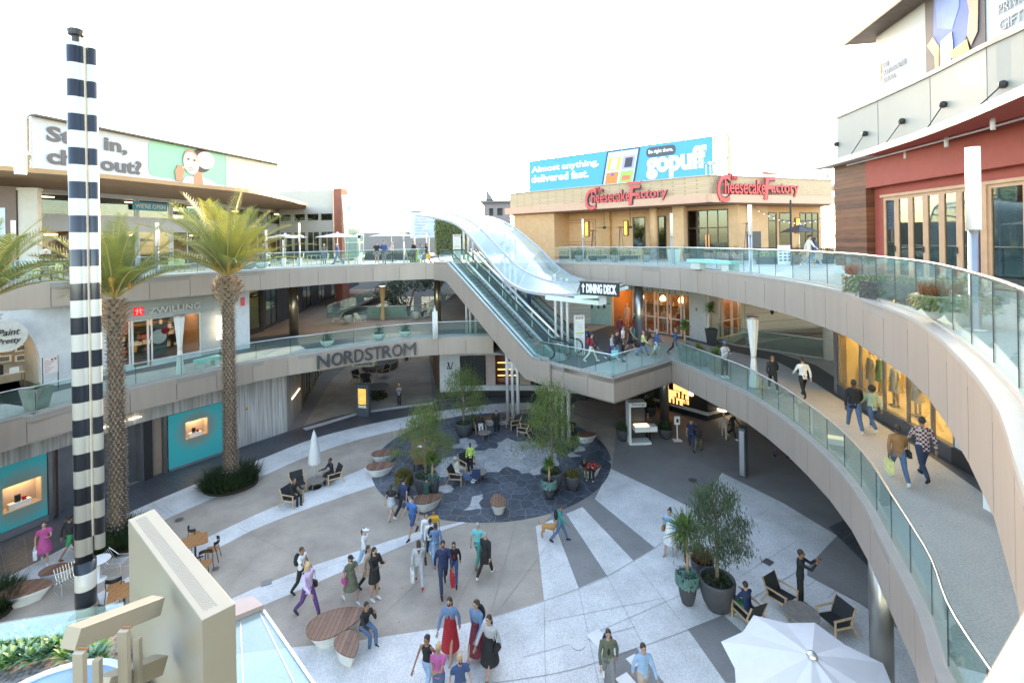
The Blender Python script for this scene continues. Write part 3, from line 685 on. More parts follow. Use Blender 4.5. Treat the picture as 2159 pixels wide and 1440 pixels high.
def gem_window(S,s0,s1,z0,z1,cs,cz,w,h):
    f=MB();d,L=dirn(*S)
    wallholes(f,*S,z0,z1,[(cs-w/2,cs+w/2,cz-h/2,cz+h/2)],.04,.02,None,s0,s1)
    ce_=Vector((S[0].x,S[0].y,cz))+d*cs;mv=M_teal.copy();tt=mv.node_tree;N,L_=tt.nodes.new,tt.links.new;bs_=tt.nodes['Principled BSDF'];gg=N('ShaderNodeNewGeometry');dd=N('ShaderNodeVectorMath');dd.operation='DISTANCE';dd.inputs[1].default_value=ce_;L_(gg.outputs['Position'],dd.inputs[0]);mr=N('ShaderNodeMapRange');mr.interpolation_type='SMOOTHSTEP';mr.inputs[1].default_value=w*.5;mr.inputs[2].default_value=w*1.15;L_(dd.outputs['Value'],mr.inputs[0]);mx=N('ShaderNodeMix');mx.data_type='RGBA';mx.inputs['A'].default_value=(.22,.20,.17,1);mx.inputs['B'].default_value=(.03,.34,.38,1);L_(mr.outputs[0],mx.inputs['Factor']);L_(mx.outputs['Result'],bs_.inputs['Base Color'])
    wd=part('display_window',f,mv,st,world=True)
    bx=MB();room_=back(S[0],S[1],.06)
    pan(bx,*room_,cs-w/2-.05,cs+w/2+.05,cz-h/2-.05,cz+h/2+.05,-.5,.03)
    for(a,b,c,e)in((cs-w/2-.05,cs-w/2,cz-h/2,cz+h/2),(cs+w/2,cs+w/2+.05,cz-h/2,cz+h/2),(cs-w/2,cs+w/2,cz-h/2-.05,cz-h/2),(cs-w/2,cs+w/2,cz+h/2,cz+h/2+.05)):pan(bx,*room_,a,b,c,e,0,.5)
    part('display_case',bx,mat('case_taupe',(.42,.33,.26),.6),wd,world=True)
    lm=MB();pan(lm,*room_,cs-w*.4,cs+w*.4,cz+h/2-.06,cz+h/2-.02,-.1,.3);part('case_lamp',lm,mat('case_lamp',(1,.8,.5),.5,var=0,emit=(1,.72,.42),estr=4),wd,world=True)
    pd=MB();pan(pd,*room_,cs-w*.28,cs+w*.28,cz-h/2,cz-h*.30,-.12,.25,0);pan(pd,*room_,cs-w*.12,cs+w*.02,cz-h*.30,cz-h*.02,-.18,.1,1);pan(pd,*room_,cs+w*.06,cs+w*.16,cz-h*.30,cz-h*.16,-.16,.1,2)
    part('jewelry_stand',pd,[M_offwhite,M_black,mat('ruby',(.4,.02,.03),.3)],wd,world=True)
gem_window(S1,b0,b1,.12,zt1,(b0+b1)/2,(.12+zt1)/2+.35,1.15,.95)
zw0=.30
pan2=MB();pan(pan2,*Sm,0,Lm,zw0,zt0,.02,.04);part('display_window',pan2,M_teal,st,world=True)
gem_window(S0,0,a0,zw0,zt0,0.75,(zw0+zt0)/2-.1,1.3,1.1)
dr=MB()
for S,e0,e1 in((S0,a0,L0),(S1,0,b0)):pan(dr,*S,e0,e1,0,zt0,-.35,.1)
part('entrance_panel',dr,M_stain,st,world=True)
for x0,x1,S in((101,110,S0),(122,125,S0),(296,303,S0),(304,322,S1),(346,353,S1)):
    pi_=MB();e0=sz(x0,1000,*S)[0];e1=sz(x1,1000,*S)[0];pan(pi_,*S,e0,e1,0,zt0,.05,.38);part('steel_pilaster',pi_,M_stain if x0 not in(304,)else M_dark,st,world=True)
for x0,x1,S in((110,122,S0),(323,345,S1)):
    pi_=MB();e0=sz(x0,1000,*S)[0];e1=sz(x1,1000,*S)[0];pan(pi_,*S,e0,e1,0,zt0,-.2,.1);part('stone_reveal',pi_,mat('tan_stone',(.30,.22,.17),.6),st,world=True)
letters(st,'TIFFANY & Co.',q[1],q[2],(158,921),(297,874),mat('lit_letter',(1,.95,.88),.4,var=0,emit=(1,.9,.75),estr=.9),off=.09,bold=.012,sx=1)
pq=MB();e,z_=sz(519,862,*S1);pan(pq,*S1,e-.10,e+.10,z_-.08,z_+.08,.03,.03);part('plaque',pq,mat('brass_plaque',(.45,.30,.12),.4,.5),st,world=True)
r0,r1,r2=P(606,910),P(636,862),P(684,777)
rc=MB();S=(r0,r1);pan(rc,*S,0,dirn(*S)[1],0,ztop,0,.3);part('side_wall',rc,M_board,st,world=True)
letters(st,'TIFFANY',*S,(614,841),(631,819),mat('lit_letter_warm',(1,.9,.8),.4,var=0,emit=(1,.75,.55),estr=1.6),off=.05,bold=.03,name='side_lettering')
st2=thing('passage_shop','row of shopfronts lining the left side of the street level passage','shop',tuple(r1))
S=(r1,r2);LL=dirn(*S)[1];w_=MB();hs=[(1.2,3.6,.3,3.6),(5,8.2,.2,3.4),(9.2,11.6,.2,3.4)]
wallholes(w_,*S,0,ztop,hs,.2);part('wall',w_,mat('bronze_cladding',(.10,.085,.08),.5,.3),st2,world=True)
for h in hs:window(st2,*S,*h,M_dark,M_win,2,1);room(st2,*S,*h,1.5,mat('shop_beige',(.45,.38,.28),.7))
# ================================================================ ground floor, centre: pale store behind the slim columns
p0_,p1_,p2_,p3_=P(928,842),P(1000,838),P(1120,838),P(1235,846)
lv=thing('luxury_store','white street level store with black slatted windows behind the slim columns','store',tuple(p1_))
sg=[(p0_,p1_),(p1_,p2_),(p2_,p3_)]
zb,zt=0.95,3.35
for k,S in enumerate(sg):
    L=dirn(*S)[1];w_=MB();s_=sz(970,800,*S)[0]if k==0 else 0
    holes=[(s_,L,zb,zt)]
    wallholes(w_,*S,.55,ztop,holes,.25);part('wall',w_,mat('pale_grey_wall',(.56,.57,.57),.6),lv,world=True)
    b_=MB();pan(b_,*S,0,L,0,.55,-.02,.2);part('plinth',b_,M_black,lv,world=True)
    if k==0:bl=MB();pan(bl,*S,s_,L,zb,zt,-.12,.05);part('slatted_blind',bl,M_slatblk,lv,world=True)
    if k==1:
        bl=MB();e=sz(1024,790,*S)[0];pan(bl,*S,0,e,zb,zt,-.12,.05);part('slatted_blind',bl,M_slatblk,lv,world=True)
        cu=MB();x=e
        while x<sz(1043,790,*S)[0]:pan(cu,*S,x,x+.07,zb,zt,-.2-.03*(int(x*20)%2),.04);x+=.075
        part('curtain',cu,mat('blush_curtain',(.55,.42,.38),.8),lv,world=True)
        room(lv,*S,e,L,zb,zt,2.0,mat('store_dark_brown',(.08,.045,.03),.6),off=-.3)
        lm=MB();e2,e3=sz(1046,800,*S)[0],sz(1088,800,*S)[0]
        for z_ in(1.25,1.75,2.3):pan(lm,*S,e2,e3,z_,z_+.07,-1.6,.1)
        part('lit_shelf',lm,M_warmlow,lv,world=True)
        tb=MB();pan(tb,*S,e2,e3,zb,1.15,-.9,.4);pan(tb,*S,e2+.5,e2+.9,1.15,1.45,-.8,.2);part('display_table',tb,M_wood,lv,world=True)
        cu=MB();x=sz(1096,800,*S)[0];i=0
        while x<L-.05:pan(cu,*S,x,x+.10,zb,zt,-.2-.05*(i%2),.04);x+=.105;i+=1
        part('curtain',cu,mat('sand_curtain',(.50,.43,.34),.8),lv,world=True)
    if k==2:bl=MB();pan(bl,*S,0,L,zb,zt,-.12,.05);part('slatted_blind',bl,M_slatblk,lv,world=True)
e,z_=sz(949,771,*sg[0]);emblem(lv,*sg[0],e,z_,.55,M_black)
sd_=MB();S=(P(905,752),p0_);pan(sd_,*S,0,dirn(*S)[1],0,ztop,0,.25);part('side_wall',sd_,mat('bronze_cladding2',(.09,.07,.06),.4,.4),lv,world=True)
for k in range(5):
    S=(P(905,752),p0_);L=dirn(*S)[1];f=MB();pan(f,*S,L*(.5+.1*k),L*(.5+.1*k)+.12,0,3.6,.06,.08);part('bronze_fin',f,mat('bronze_fin',(.22,.13,.08),.3,.8),lv,world=True)
r0,r1,r2=P(1360,850),P(1492,888),P(1580,862)
ds=thing('dark_store','black slatted street level store with glowing shelf niches at right','store',tuple(r1))
for S,nich in(((r0,r1),True),((r1,r2),False)):
    L=dirn(*S)[1];w_=MB();holes=[]
    if nich:
        for(x0,y0,x1,y1)in((1421,835,1451,814),(1410,848,1439,827),(1440,850,1452,834)):
            a,za=sz(x0,y0,*S);b_,zb_=sz(x1,y1,*S);holes.append((a,b_,za,zb_))
        w_=MB();x0=min(h[0]for h in holes)-.05;x1=max(h[1]for h in holes)+.05
        pan(w_,*S,0,L,.6,ztop,0,.25);part('wall',w_,M_slatblk,ds,world=True)
        for(a,b_,z0_,z1_)in holes:
            n_=MB();pan(n_,*S,a,b_,z0_,z1_,.05,.06,0);nn=part('lit_niche',n_,mat('niche_glow',(.55,.30,.12),.5,var=.25,vscale=6,emit=(1,.52,.18),estr=.55),ds,world=True)
            f=MB();pan(f,*S,a-.04,b_+.04,z0_-.04,z0_,.09,.09);pan(f,*S,a-.04,b_+.04,z1_,z1_+.04,.09,.09);part('niche_frame',f,M_black,nn,world=True)
            gds=MB();
            for k in range(3):gds_s=a+(b_-a)*(.2+.25*k);pan(gds,*S,gds_s,gds_s+(b_-a)*.13,z0_,z0_+(z1_-z0_)*(.35+.15*(k%2)),.075,.02)
            part('goods',gds,mat('niche_goods',(.35,.12,.05),.5),nn,world=True)
        e,z_=sz(1458,827,*S);emblem(ds,*S,e,z_,.52,mat('emblem_glow',(1,.8,.6),.5,var=0,emit=(1,.66,.36),estr=1.6))
    else:pan(w_,*S,0,L,.6,ztop,0,.25);part('wall',w_,M_slatblk,ds,world=True)
    b_=MB();pan(b_,*S,0,L+.05,.38,.6,.06,.3);part('white_ledge',b_,mat('ledge_white',(.5,.5,.49),.6),ds,world=True)
    b_=MB();pan(b_,*S,0,L,0,.38,-.02,.25);part('plinth',b_,M_black,ds,world=True)
S=(r1,r2);aw=MB();a,za=sz(1512,856,*S);b_,zb_=sz(1533,856,*S);pan(aw,*S,a,b_+.4,za-.3,za-.12,.5,.5,0);pan(aw,*S,a,b_+.4,za-.12,za+.35,.45,.45,1)
part('red_lit_sign',aw,[mat('sign_cream',(1,.9,.7),.5,var=0,emit=(1,.85,.6),estr=.8),mat('deep_red',(.30,.02,.03),.5)],ds,world=True)
bw=thing('service_wall','dark plain wall closing the street level behind the landing','wall',(7,46,0))
w_=MB();pan(w_,Vector((-3,47,0)),Vector((16,47,0)),0,19,0,ztop,0,.3);pan(w_,Vector((14.5,47,0)),Vector((r0.x+.4,r0.y+.3,0)),0,10.5,0,ztop,0,.3)
part('wall',w_,mat('dark_brown_wall',(.11,.085,.07),.7),bw,world=True)
bw=thing('service_wall','dark street level wall under the right hand decks','wall',(26,20,0))
w_=MB();pan(w_,Vector((30,36,0)),Vector((26,-6,0)),0,42,0,ztop,0,.3);pan(w_,r2,Vector((30,36,0)),0,dirn(r2,(30,36))[1],0,ztop,0,.3)
part('wall',w_,MATS['dark_brown_wall'],bw,world=True)
bw=thing('end_building','pale building closing the far end of the street level passage','building',(-13,84,0))
w_=MB();A_,B_=Vector((-40,84,0)),Vector((12,84,0));hs=[(3+i*4.2,6+i*4.2,z,z+2.6)for i in range(11)for z in(.4,6.2)]
wallholes(w_,A_,B_,0,14.2,hs[::2]+[],.3);part('wall',w_,mat('dim_end_wall',(.22,.21,.20),.7),bw,world=True)  # wall top raised to keep the low sun off the court
for h in hs[::2]:window(bw,A_,B_,*h,M_dark,M_windk,2,1)
# ================================================================ middle level, left: salon with arch and cookware store
s_far=[Vector((-28.5,14,0)),P(-60,845,Z2),P(0,817,Z2),P(277,772,Z2),P(520,733,Z2)]
zc=Z3-1.27
A_,B_=P(-160,870,Z2),P(207,795,Z2)
sal=thing('salon_shop','white shopfront with a big round arch and framed pictures on the left','shop',tuple(A_))
sc_,zc0=sz(12,790,A_,B_);ra=sz(86,800,A_,B_)[0]-sc_;ztopa=sz(10,686,A_,B_)[1]
L=dirn(A_,B_)[1];w_=MB();d,_=dirn(A_,B_);n=Vector((d.y,-d.x,0))
NA=28;zspr=Z2+1.0;ry=ztopa-zspr
prev=None
for k in range(NA+1):
    a=pi*k/NA;s_=sc_-cos(a)*ra;z_=zspr+sin(a)*ry
    if prev:
        for(u0,u1,t0,t1)in((prev[0],s_,prev[1],z_),):
            b=len(w_.v)
            for off_ in(0,-.3):
                for(ss,zz)in((u0,t0),(u1,t1),(u1,zc),(u0,zc)):w_.v.append(Vector((A_.x,A_.y,0))+d*ss+n*off_+Vector((0,0,zz)))
            w_.face((b,b+1,b+2,b+3));w_.face((b+7,b+6,b+5,b+4));w_.face((b+1,b,b+4,b+5));w_.face((b+2,b+1,b+5,b+6))
    prev=(s_,z_)
pan(w_,A_,B_,0,sc_-ra,Z2,zc,0,.3);pan(w_,A_,B_,sc_+ra,L+.4,Z2,zc,0,.3)
part('arch_wall',w_,mat('salon_white',(.66,.68,.70),.6),sal,world=True)
room(sal,A_,B_,sc_-ra-.2,sc_+ra+.2,Z2,zc-.4,2.8,mat('salon_cream',(.62,.57,.49),.7),mat('salon_floor',(.05,.04,.035),.3))
lm=MB();A2,B2=back(A_,B_,1.5);pan(lm,A2,B2,sc_-.8,sc_+.8,zc-.62,zc-.56,.3,.5);part('ceiling_lamp',lm,mat('soft_lamp',(1,.9,.75),.5,var=0,emit=(1,.86,.66),estr=2.0),sal,world=True)
A2,B2=back(A_,B_,3.02)
for i,(x,y)in enumerate(((8,735),(8,757),(46,733),(46,754),(-14,736),(-14,758))):
    s_,z_=sz(x,y,A2,B2);fr_=MB();pan(fr_,A2,B2,s_-.32,s_+.32,z_-.22,z_+.22,.04,.03,0);pan(fr_,A2,B2,s_-.27,s_+.27,z_-.17,z_+.17,.047,.01,1);pan(fr_,A2,B2,s_-.19,s_+.19,z_-.11,z_+.11,.052,.01,2)
    part('framed_picture',fr_,[M_woodl,M_white,mat('photo_grey',(.18,.18,.17),.6,var=.6,vscale=14)],sal,world=True)
A3,B3=back(A_,B_,1.6);s_,_z=sz(30,780,A3,B3)
tb=thing('console_table','slim gold console table inside the white arch','table',tuple(Vector((A3.x,A3.y,Z2))+d*s_));t_=MB()
for ss in(-1.1,.25):
    for oo in(0,.4):pan(t_,A3,B3,s_+ss,s_+ss+.03,Z2,Z2+.75,oo,.03)
part('leg',t_,mat('aged_gold',(.35,.26,.12),.4,.8),tb,world=True)
t_=MB();pan(t_,A3,B3,s_-1.12,s_+.3,Z2+.75,Z2+.78,.43,.46);part('tabletop',t_,mat('marble',(.6,.58,.55),.3),tb,world=True)
t_=MB();pan(t_,A3,B3,s_-.75,s_-.45,Z2+.78,Z2+1.25,.3,.3);single('loudspeaker',t_,M_black,'black loudspeaker standing on the gold console table','loudspeaker')
t_=MB();pan(t_,A3,B3,s_-.25,s_+.1,Z2+.782,Z2+1.05,.3,.05);single('card_stand',t_,M_white,'white card stand on the gold console table','card stand')
s_,z_=sz(2,700+6,A_,B_)
sg_=thing('round_sign','round white shop sign with script lettering over the arch','sign',tuple(Vector((A_.x,A_.y,z_))+d*s_+n*.7));t_=MB()
shape_on(t_,A_,B_,blob(s_,z_,.72,.72,28),.75,.08);part('disc',t_,mat('sign_disc',(.62,.60,.56),.6,var=.1,vscale=5),sg_,world=True)
mb=fit_text('Paint',.75,.30,bold=.01,depth=.02,shear=.3);mb.xform(frame(A_,B_,z_+.02,.78)@Matrix.Translation((s_-.30,0,0)));part('lettering',mb,M_black,sg_,world=True)
mb=fit_text('Pretty',.80,.32,bold=.01,depth=.02,shear=.3);mb.xform(frame(A_,B_,z_-.42,.78)@Matrix.Translation((s_-.32,0,0)));part('lettering',mb,M_black,sg_,world=True)
bs=P(92,806,Z2);bs=V(92,790,A_,B_);bs=Vector((bs.x,bs.y,Z2))+n*.9
eb=thing('menu_stand','black framed price board on a stand beside the white arch','sign stand',tuple(bs));t_=MB()
for ss in(-.28,.28):pan(t_,A_,B_,sz(92,790,A_,B_)[0]+ss-.015,sz(92,790,A_,B_)[0]+ss+.015,Z2,Z2+1.65,.9,.03)
part('frame',t_,M_black,eb,world=True);s_=sz(92,790,A_,B_)[0];t_=MB();pan(t_,A_,B_,s_-.27,s_+.27,Z2+.85,Z2+1.62,.91,.02);part('board',t_,mat('board_pink',(.68,.60,.58),.6),eb,world=True)
t_=MB()
for k in range(7):pan(t_,A_,B_,s_-.22,s_-.22+.15+.1*(k%3),Z2+.92+k*.09,Z2+.94+k*.09,.915,.004)
pan(t_,A_,B_,s_+.02,s_+.1,Z2+1.45,Z2+1.55,.916,.004);pan(t_,A_,B_,s_+.14,s_+.22,Z2+1.48,Z2+1.58,.916,.004);part('printed_lines',t_,mat('board_ink',(.30,.12,.12),.6),eb,world=True)
A_,B_=P(207,795,Z2),P(468,742,Z2);C_=P(519,733,Z2)
zw=thing('cookware_store','grey fronted cookware store with red square logo and lit shelves','store',tuple(A_))
def zsp(x,y):return sz(x,y,A_,B_)
op=[(zsp(207,700)[0],zsp(234,700)[0]),(zsp(236,700)[0],zsp(274,700)[0]),(zsp(277,700)[0],zsp(314,700)[0]),(zsp(319,700)[0],zsp(423,700)[0])]
zh=zsp(320,671)[1];zl=Z2+.30
w_=MB();wallholes(w_,A_,B_,Z2,zc,[(op[0][0],op[3][1],Z2+.02,zh)],.2);part('wall',w_,mat('pale_sage_wall',(.46,.48,.46),.6),zw,world=True)
w_=MB();pan(w_,B_,C_,0,dirn(B_,C_)[1]+.1,Z2,zc,.35,.5);part('white_pier',w_,mat('pier_white',(.62,.66,.70),.6),zw,world=True)
hd=MB();e0,e1=zsp(207,640)[0],zsp(447,640)[0];pan(hd,A_,B_,e0,e1,zh+.05,zh+1.15,.25,.25);part('fascia_sign_band',hd,mat('sage_band',(.40,.42,.40),.5),zw,world=True)
M_shelfc=[(.5,.35,.18),(.12,.12,.12),(.55,.50,.45),(.35,.05,.04),(.6,.6,.6)]
M_lampw=mat('shop_lamp',(1,.8,.5),.5,var=0,emit=(1,.66,.34),estr=24)
room(zw,A_,B_,op[0][0],op[3][1],Z2,zh,2.6,mat('walnut_room',(.28,.15,.08),.6),mat('walnut_floor',(.10,.06,.04),.3))
goods(zw,A_,B_,op[0][0],op[3][1],Z2,zh,2.75,M_shelfc,3,110,6,M_lampw,6)
for i,(a,b_)in enumerate(op):
    window(zw,A_,B_,a,b_,Z2+(.02 if i==2 else .3),zh,mat('white_frame',(.62,.66,.68),.4),M_win,1,1,.09 if i==2 else .06,name='door' if i==2 else 'window')
lb=MB();pan(lb,A_,B_,op[0][0],op[2][0],Z2,Z2+.3,.04,.1);pan(lb,A_,B_,op[3][0],op[3][1],Z2,Z2+.3,.04,.1);part('sill',lb,MATS['white_frame'],zw,world=True)
ps=MB();a,z0_=zsp(320,750);b_,z1_=zsp(354,682);pan(ps,A_,B_,a,b_,Z2+.4,z1_,-.15,.02,0);s_,z_=zsp(337,710);shape_on(ps,A_,B_,blob(s_,z_,.42,.42,24),-.13,.01,1);shape_on(ps,A_,B_,blob(s_+.35,z_+.30,.22,.22,20),-.12,.01,2)
part('window_poster',ps,[mat('poster_grey',(.07,.075,.08),.6),M_white,mat('poster_red',(.45,.02,.03),.6)],zw,world=True)
lg=MB();a,z0_=zsp(277,666);b_,z1_=zsp(297,649);pan(lg,A_,B_,a,b_,z0_,z0_+(b_-a),.32,.06,0)
W_=b_-a
for cx in(.36,.64):
    shape_on(lg,A_,B_,blob(a+W_*cx,z0_+W_*.78,W_*.085,W_*.085,10),.335,.01,1)
    sgn=-1 if cx<.5 else 1
    shape_on(lg,A_,B_,[(a+W_*(cx-.07),z0_+W_*.68),(a+W_*(cx+.07),z0_+W_*.68),(a+W_*(cx+.06),z0_+W_*.4),(a+W_*(cx+.14*sgn+.07),z0_+W_*.14),(a+W_*(cx+.14*sgn-.05),z0_+W_*.14),(a+W_*(cx-.06),z0_+W_*.4)],.335,.01,1)
    shape_on(lg,A_,B_,[(a+W_*(cx),z0_+W_*.62),(a+W_*(cx),z0_+W_*.52),(a+W_*(cx+.26*sgn),z0_+W_*.62),(a+W_*(cx+.26*sgn),z0_+W_*.72)],.336,.01,1)
part('logo_square',lg,[mat('logo_red',(.62,.015,.02),.4,var=0,emit=(.7,.01,.01),estr=.25),M_white],zw,world=True)
letters(zw,'ZWILLING',A_,B_,(307,662),(415,637),mat('steel_letter',(.66,.64,.62),.35,.4),off=.36,depth=.10,bold=.012)
bls=MB();S=(B_,C_);s_,z_=sz(455,690,*S);a,z0_=sz(452,715,*S);b_,z1_=sz(462,664,*S);pan(bls,*S,a,b_,z0_,z1_,.42,.06,0);part('lightbox',bls,mat('lightbox_cream',(1,.95,.85),.5,var=0,emit=(1,.86,.66),estr=.9),zw,world=True)
bls=MB();a,z0_=sz(502,644,*S);b_,z1_=sz(509,626,*S);pan(bls,*S,a,b_,z0_,z1_,.5,.12,0);part('blade_sign',bls,mat('pink_red',(.75,.10,.12),.4,var=.3,vscale=8),zw,world=True)
A_,B_=P(519,733,Z2)+Vector((-.3,.5,0)),Vector((-23.2,41.5,0));C_=Vector((-25,71,0))
cs=thing('corridor_shop','glass corner shop next to the cookware store on the middle level','shop',tuple(A_))
A0_,B0_=V(519,700,(-30,36.5),(-10,36.5)),V(556,700,(-30,38.5),(-10,38.5));A0_.z=B0_.z=0
w_=MB();L=dirn(A0_,B0_)[1];wallholes(w_,A0_,B0_,Z2,zc,[(.15,L-.35,Z2+.35,zc-.3)],.15);part('wall',w_,mat('dark_brown_metal',(.055,.04,.035),.5),cs,world=True)
window(cs,A0_,B0_,.15,L-.35,Z2+.35,zc-.3,M_dark,M_win,1,1);room(cs,A0_,B0_,.15,L-.35,Z2,zc-.3,2,mat('olive_room',(.40,.38,.20),.7),off=-.2)
lm=MB();A2,B2=back(A0_,B0_,1.0);pan(lm,A2,B2,.3,L-.5,zc-.5,zc-.45,0,.3);part('ceiling_lamp',lm,MATS['soft_lamp'],cs,world=True)
bl=MB();s_,z_=sz(526,623,A0_,B0_);pan(bl,A0_,B0_,s_-.35,s_+.35,z_-.18,z_+.18,.4,.1,0);part('blade_sign',bl,mat('sign_black_brown',(.03,.015,.015),.4),cs,world=True)
mb=fit_text('CMI',.5,.17,bold=.02,depth=.02);mb.xform(frame(A0_,B0_,z_-.08,.41)@Matrix.Translation((s_-.25,0,0)));part('lettering',mb,M_white,cs,world=True)
cs=thing('corridor_shop','dark shop row running back along the left of the middle level','shop',(-24,55,Z2))
S=(Vector((B0_.x-.2,B0_.y,0)),Vector((-25.5,80,0)));L=dirn(*S)[1];hs=[(1.0,3.6,Z2+.2,zc-.4),(11,14,Z2+.2,zc-.8),(17,20,Z2+.2,zc-.8),(23,27,Z2+.2,zc-.8),(30,34,Z2+.2,zc-.8)]
w_=MB();wallholes(w_,*S,Z2,zc,hs,.2);part('wall',w_,mat('charcoal_shopfront',(.045,.045,.055),.5,var=.1),cs,world=True)
for i,h in enumerate(hs):window(cs,*S,*h,M_dark,M_win if i else M_windk,2,1)
ps=MB();pan(ps,*S,1.1,3.5,Z2+.25,zc-.45,-.1,.02);part('window_poster',ps,mat('poster_pale_blue',(.55,.66,.72),.6,var=.15,vscale=3),cs,world=True)
for h in hs[1:]:room(cs,*S,*h,1.2,mat('shop_grey_room',(.22,.22,.22),.7))
cs=thing('corridor_shop','pale shop row on the right of the far middle level corridor','shop',(2,60,Z2))
S=(Vector((-2.5,79,0)),Vector((1.5,47,0)));L=dirn(*S)[1];hs=[(4,8,Z2+.2,zc-.6),(11,15,Z2+.2,zc-.6),(18,22,Z2+.2,zc-.6),(25,29,Z2+.2,zc-.6)]
w_=MB();wallholes(w_,*S,Z2,zc,hs,.2);part('wall',w_,mat('mauve_grey_wall',(.26,.23,.25),.6),cs,world=True)
for i,h in enumerate(hs):window(cs,*S,*h,M_dark,M_win,2,1);room(cs,*S,*h,1.2,mat('violet_room',(.35,.30,.36),.7))
big=thing('store_lettering','large dark grey capital letters mounted on the middle deck edge','sign',tuple(P(770,745,Z2-1)))
e_=[p for p in ML if True];ln=[p for p in offset(e_,-.14)if p.y>22]
def at_px(px,lst):
    best=None
    for i,p in enumerate(lst):
        u=p.x/p.y*F;x=CX+u*_c
        if best is None or abs(x-px)<best[0]:best=(abs(x-px),i)
    return best[1]
cols=[(668,694),(699,722),(725,745),(747,766),(769,786),(787,804),(806,826),(827,848),(851,877)]
for ch,(x0,x1)in zip('NORDSTROM',cols):
    i0=at_px(x0-6,ln);i1=at_px(x1+6,ln)
    if i0==i1:i1=min(i0+1,len(ln)-1)
    A2,B2=ln[i0],ln[i1]
    s0=sz(x0,750,A2,B2)[0];s1=sz(x1,750,A2,B2)[0]
    mb=fit_text(ch,s1-s0,.86,bold=0 if ch=='M' else .01,depth=.12);mb.xform(frame(A2,B2,Z2-1.03,.05)@Matrix.Translation((s0,0,0)))
    part('letter',mb,mat('letter_grey',(.085,.085,.095),.4,.3),big,world=True)
def hang_sign(px0,px1,pyc,Y0,Y1,z0,z1,txt,label):
    a,b_=D(px0,pyc,Y0),D(px1,pyc,Y1);r=thing('hanging_sign',label,'sign',(a.x,a.y,z0));mb=MB();L=dirn(a,b_)[1]
    pan(mb,a,b_,0,L,z0,z1,0,.06);part('sign_board',mb,mat('sign_white',(.72,.72,.70),.5),r,world=True)
    mb=MB();pan(mb,a,b_,.05,L+.15,z0+.16,z1+.12,-.08,.05);part('lime_backing',mb,mat('lime_green',(.42,.55,.02),.5),r,world=True)
    t_=fit_text(txt,L*.86,(z1-z0)*.5,bold=.015,depth=.02);t_.xform(frame(a,b_,z0+(z1-z0)*.25,.02)@Matrix.Translation((L*.07,0,0)));part('lettering',t_,M_black,r,world=True)
    mb=MB()
    for k in(.25,.75):q_=a.lerp(b_,k);mb.tube([(q_.x,q_.y,z1),(q_.x,q_.y,Z2-1.2)],.02,6)
    part('hanger',mb,M_alu,r,world=True)
hang_sign(742,789,778,40,40,2.15,2.6,'PARKING ELEVATORS','white hanging parking sign with lime edge left of the slim columns')
hang_sign(1229,1271,855,33.5,32.2,1.72,2.2,'W E. PARKING','white hanging parking sign with lime edge below the pointed landing')
# ================================================================ middle level, right: clothing store, siding wall, glass store
A_,B_=P(1128,672,Z2),P(1258,672,Z2);A_=Vector((2.0,40.2,0));K_=V(1245,650,(2.0,40.2),(9,39.2));K_.z=0
cl=thing('clothing_store','white brick clothing store with tall warm lit windows on the middle level','store',(8,37.5,Z2))
w_=MB();pan(w_,A_,K_,0,dirn(A_,K_)[1]+.3,Z2,zc,0,.2);part('siding_wall',w_,M_siding,cl,world=True)
J_=V(1287,690,(5.5,40),(11,35.6));J_.z=0
w_=MB();pan(w_,K_,J_,0,dirn(K_,J_)[1],Z2,zc,0,.2);part('green_door_panel',w_,mat('mint_panel',(.45,.60,.53),.5),cl,world=True)
E_=V(1458,700,J_,P(1458,713,Z2));E_=P(1458,713,Z2);E_.z=0
S=(J_,E_);
doors=[(1290,1332),(1333,1352),(1360,1381),(1386,1408),(1413,1437),(1441,1456)]
hs=[(sz(a,650,*S)[0],sz(b_,650,*S)[0])for a,b_ in doors];zh=sz(1360,614,*S)[1]
w_=MB();wallholes(w_,*S,Z2,zc,[(hs[0][0],hs[-1][1],Z2+.01,zh)],.25);part('wall',w_,lines_mat('vertical_board',(.58,.56,.50),(.66,.64,.58),.3,.12,0),cl,world=True)
room(cl,*S,hs[0][0],hs[-1][1],Z2,zh,3.4,mat('amber_room',(.42,.22,.09),.7),mat('amber_floor',(.20,.09,.05),.4))
M_lampo=mat('store_lamp_orange',(1,.7,.4),.5,var=0,emit=(1,.50,.17),estr=26)
goods(cl,*S,hs[0][0]+.3,hs[-1][1],Z2,zh,3.3,[(.5,.42,.32),(.35,.06,.05),(.6,.55,.5),(.2,.15,.1),(.35,.38,.4)],5,70,3,M_lampo,6)
for i,(a,b_)in enumerate(hs):
    if i==0:continue
    window(cl,*S,a,b_,Z2+.03,zh,mat('cream_frame',(.66,.63,.57),.5),M_win,1,1,.10,name='glazed_door',rail=Z2+1.15)
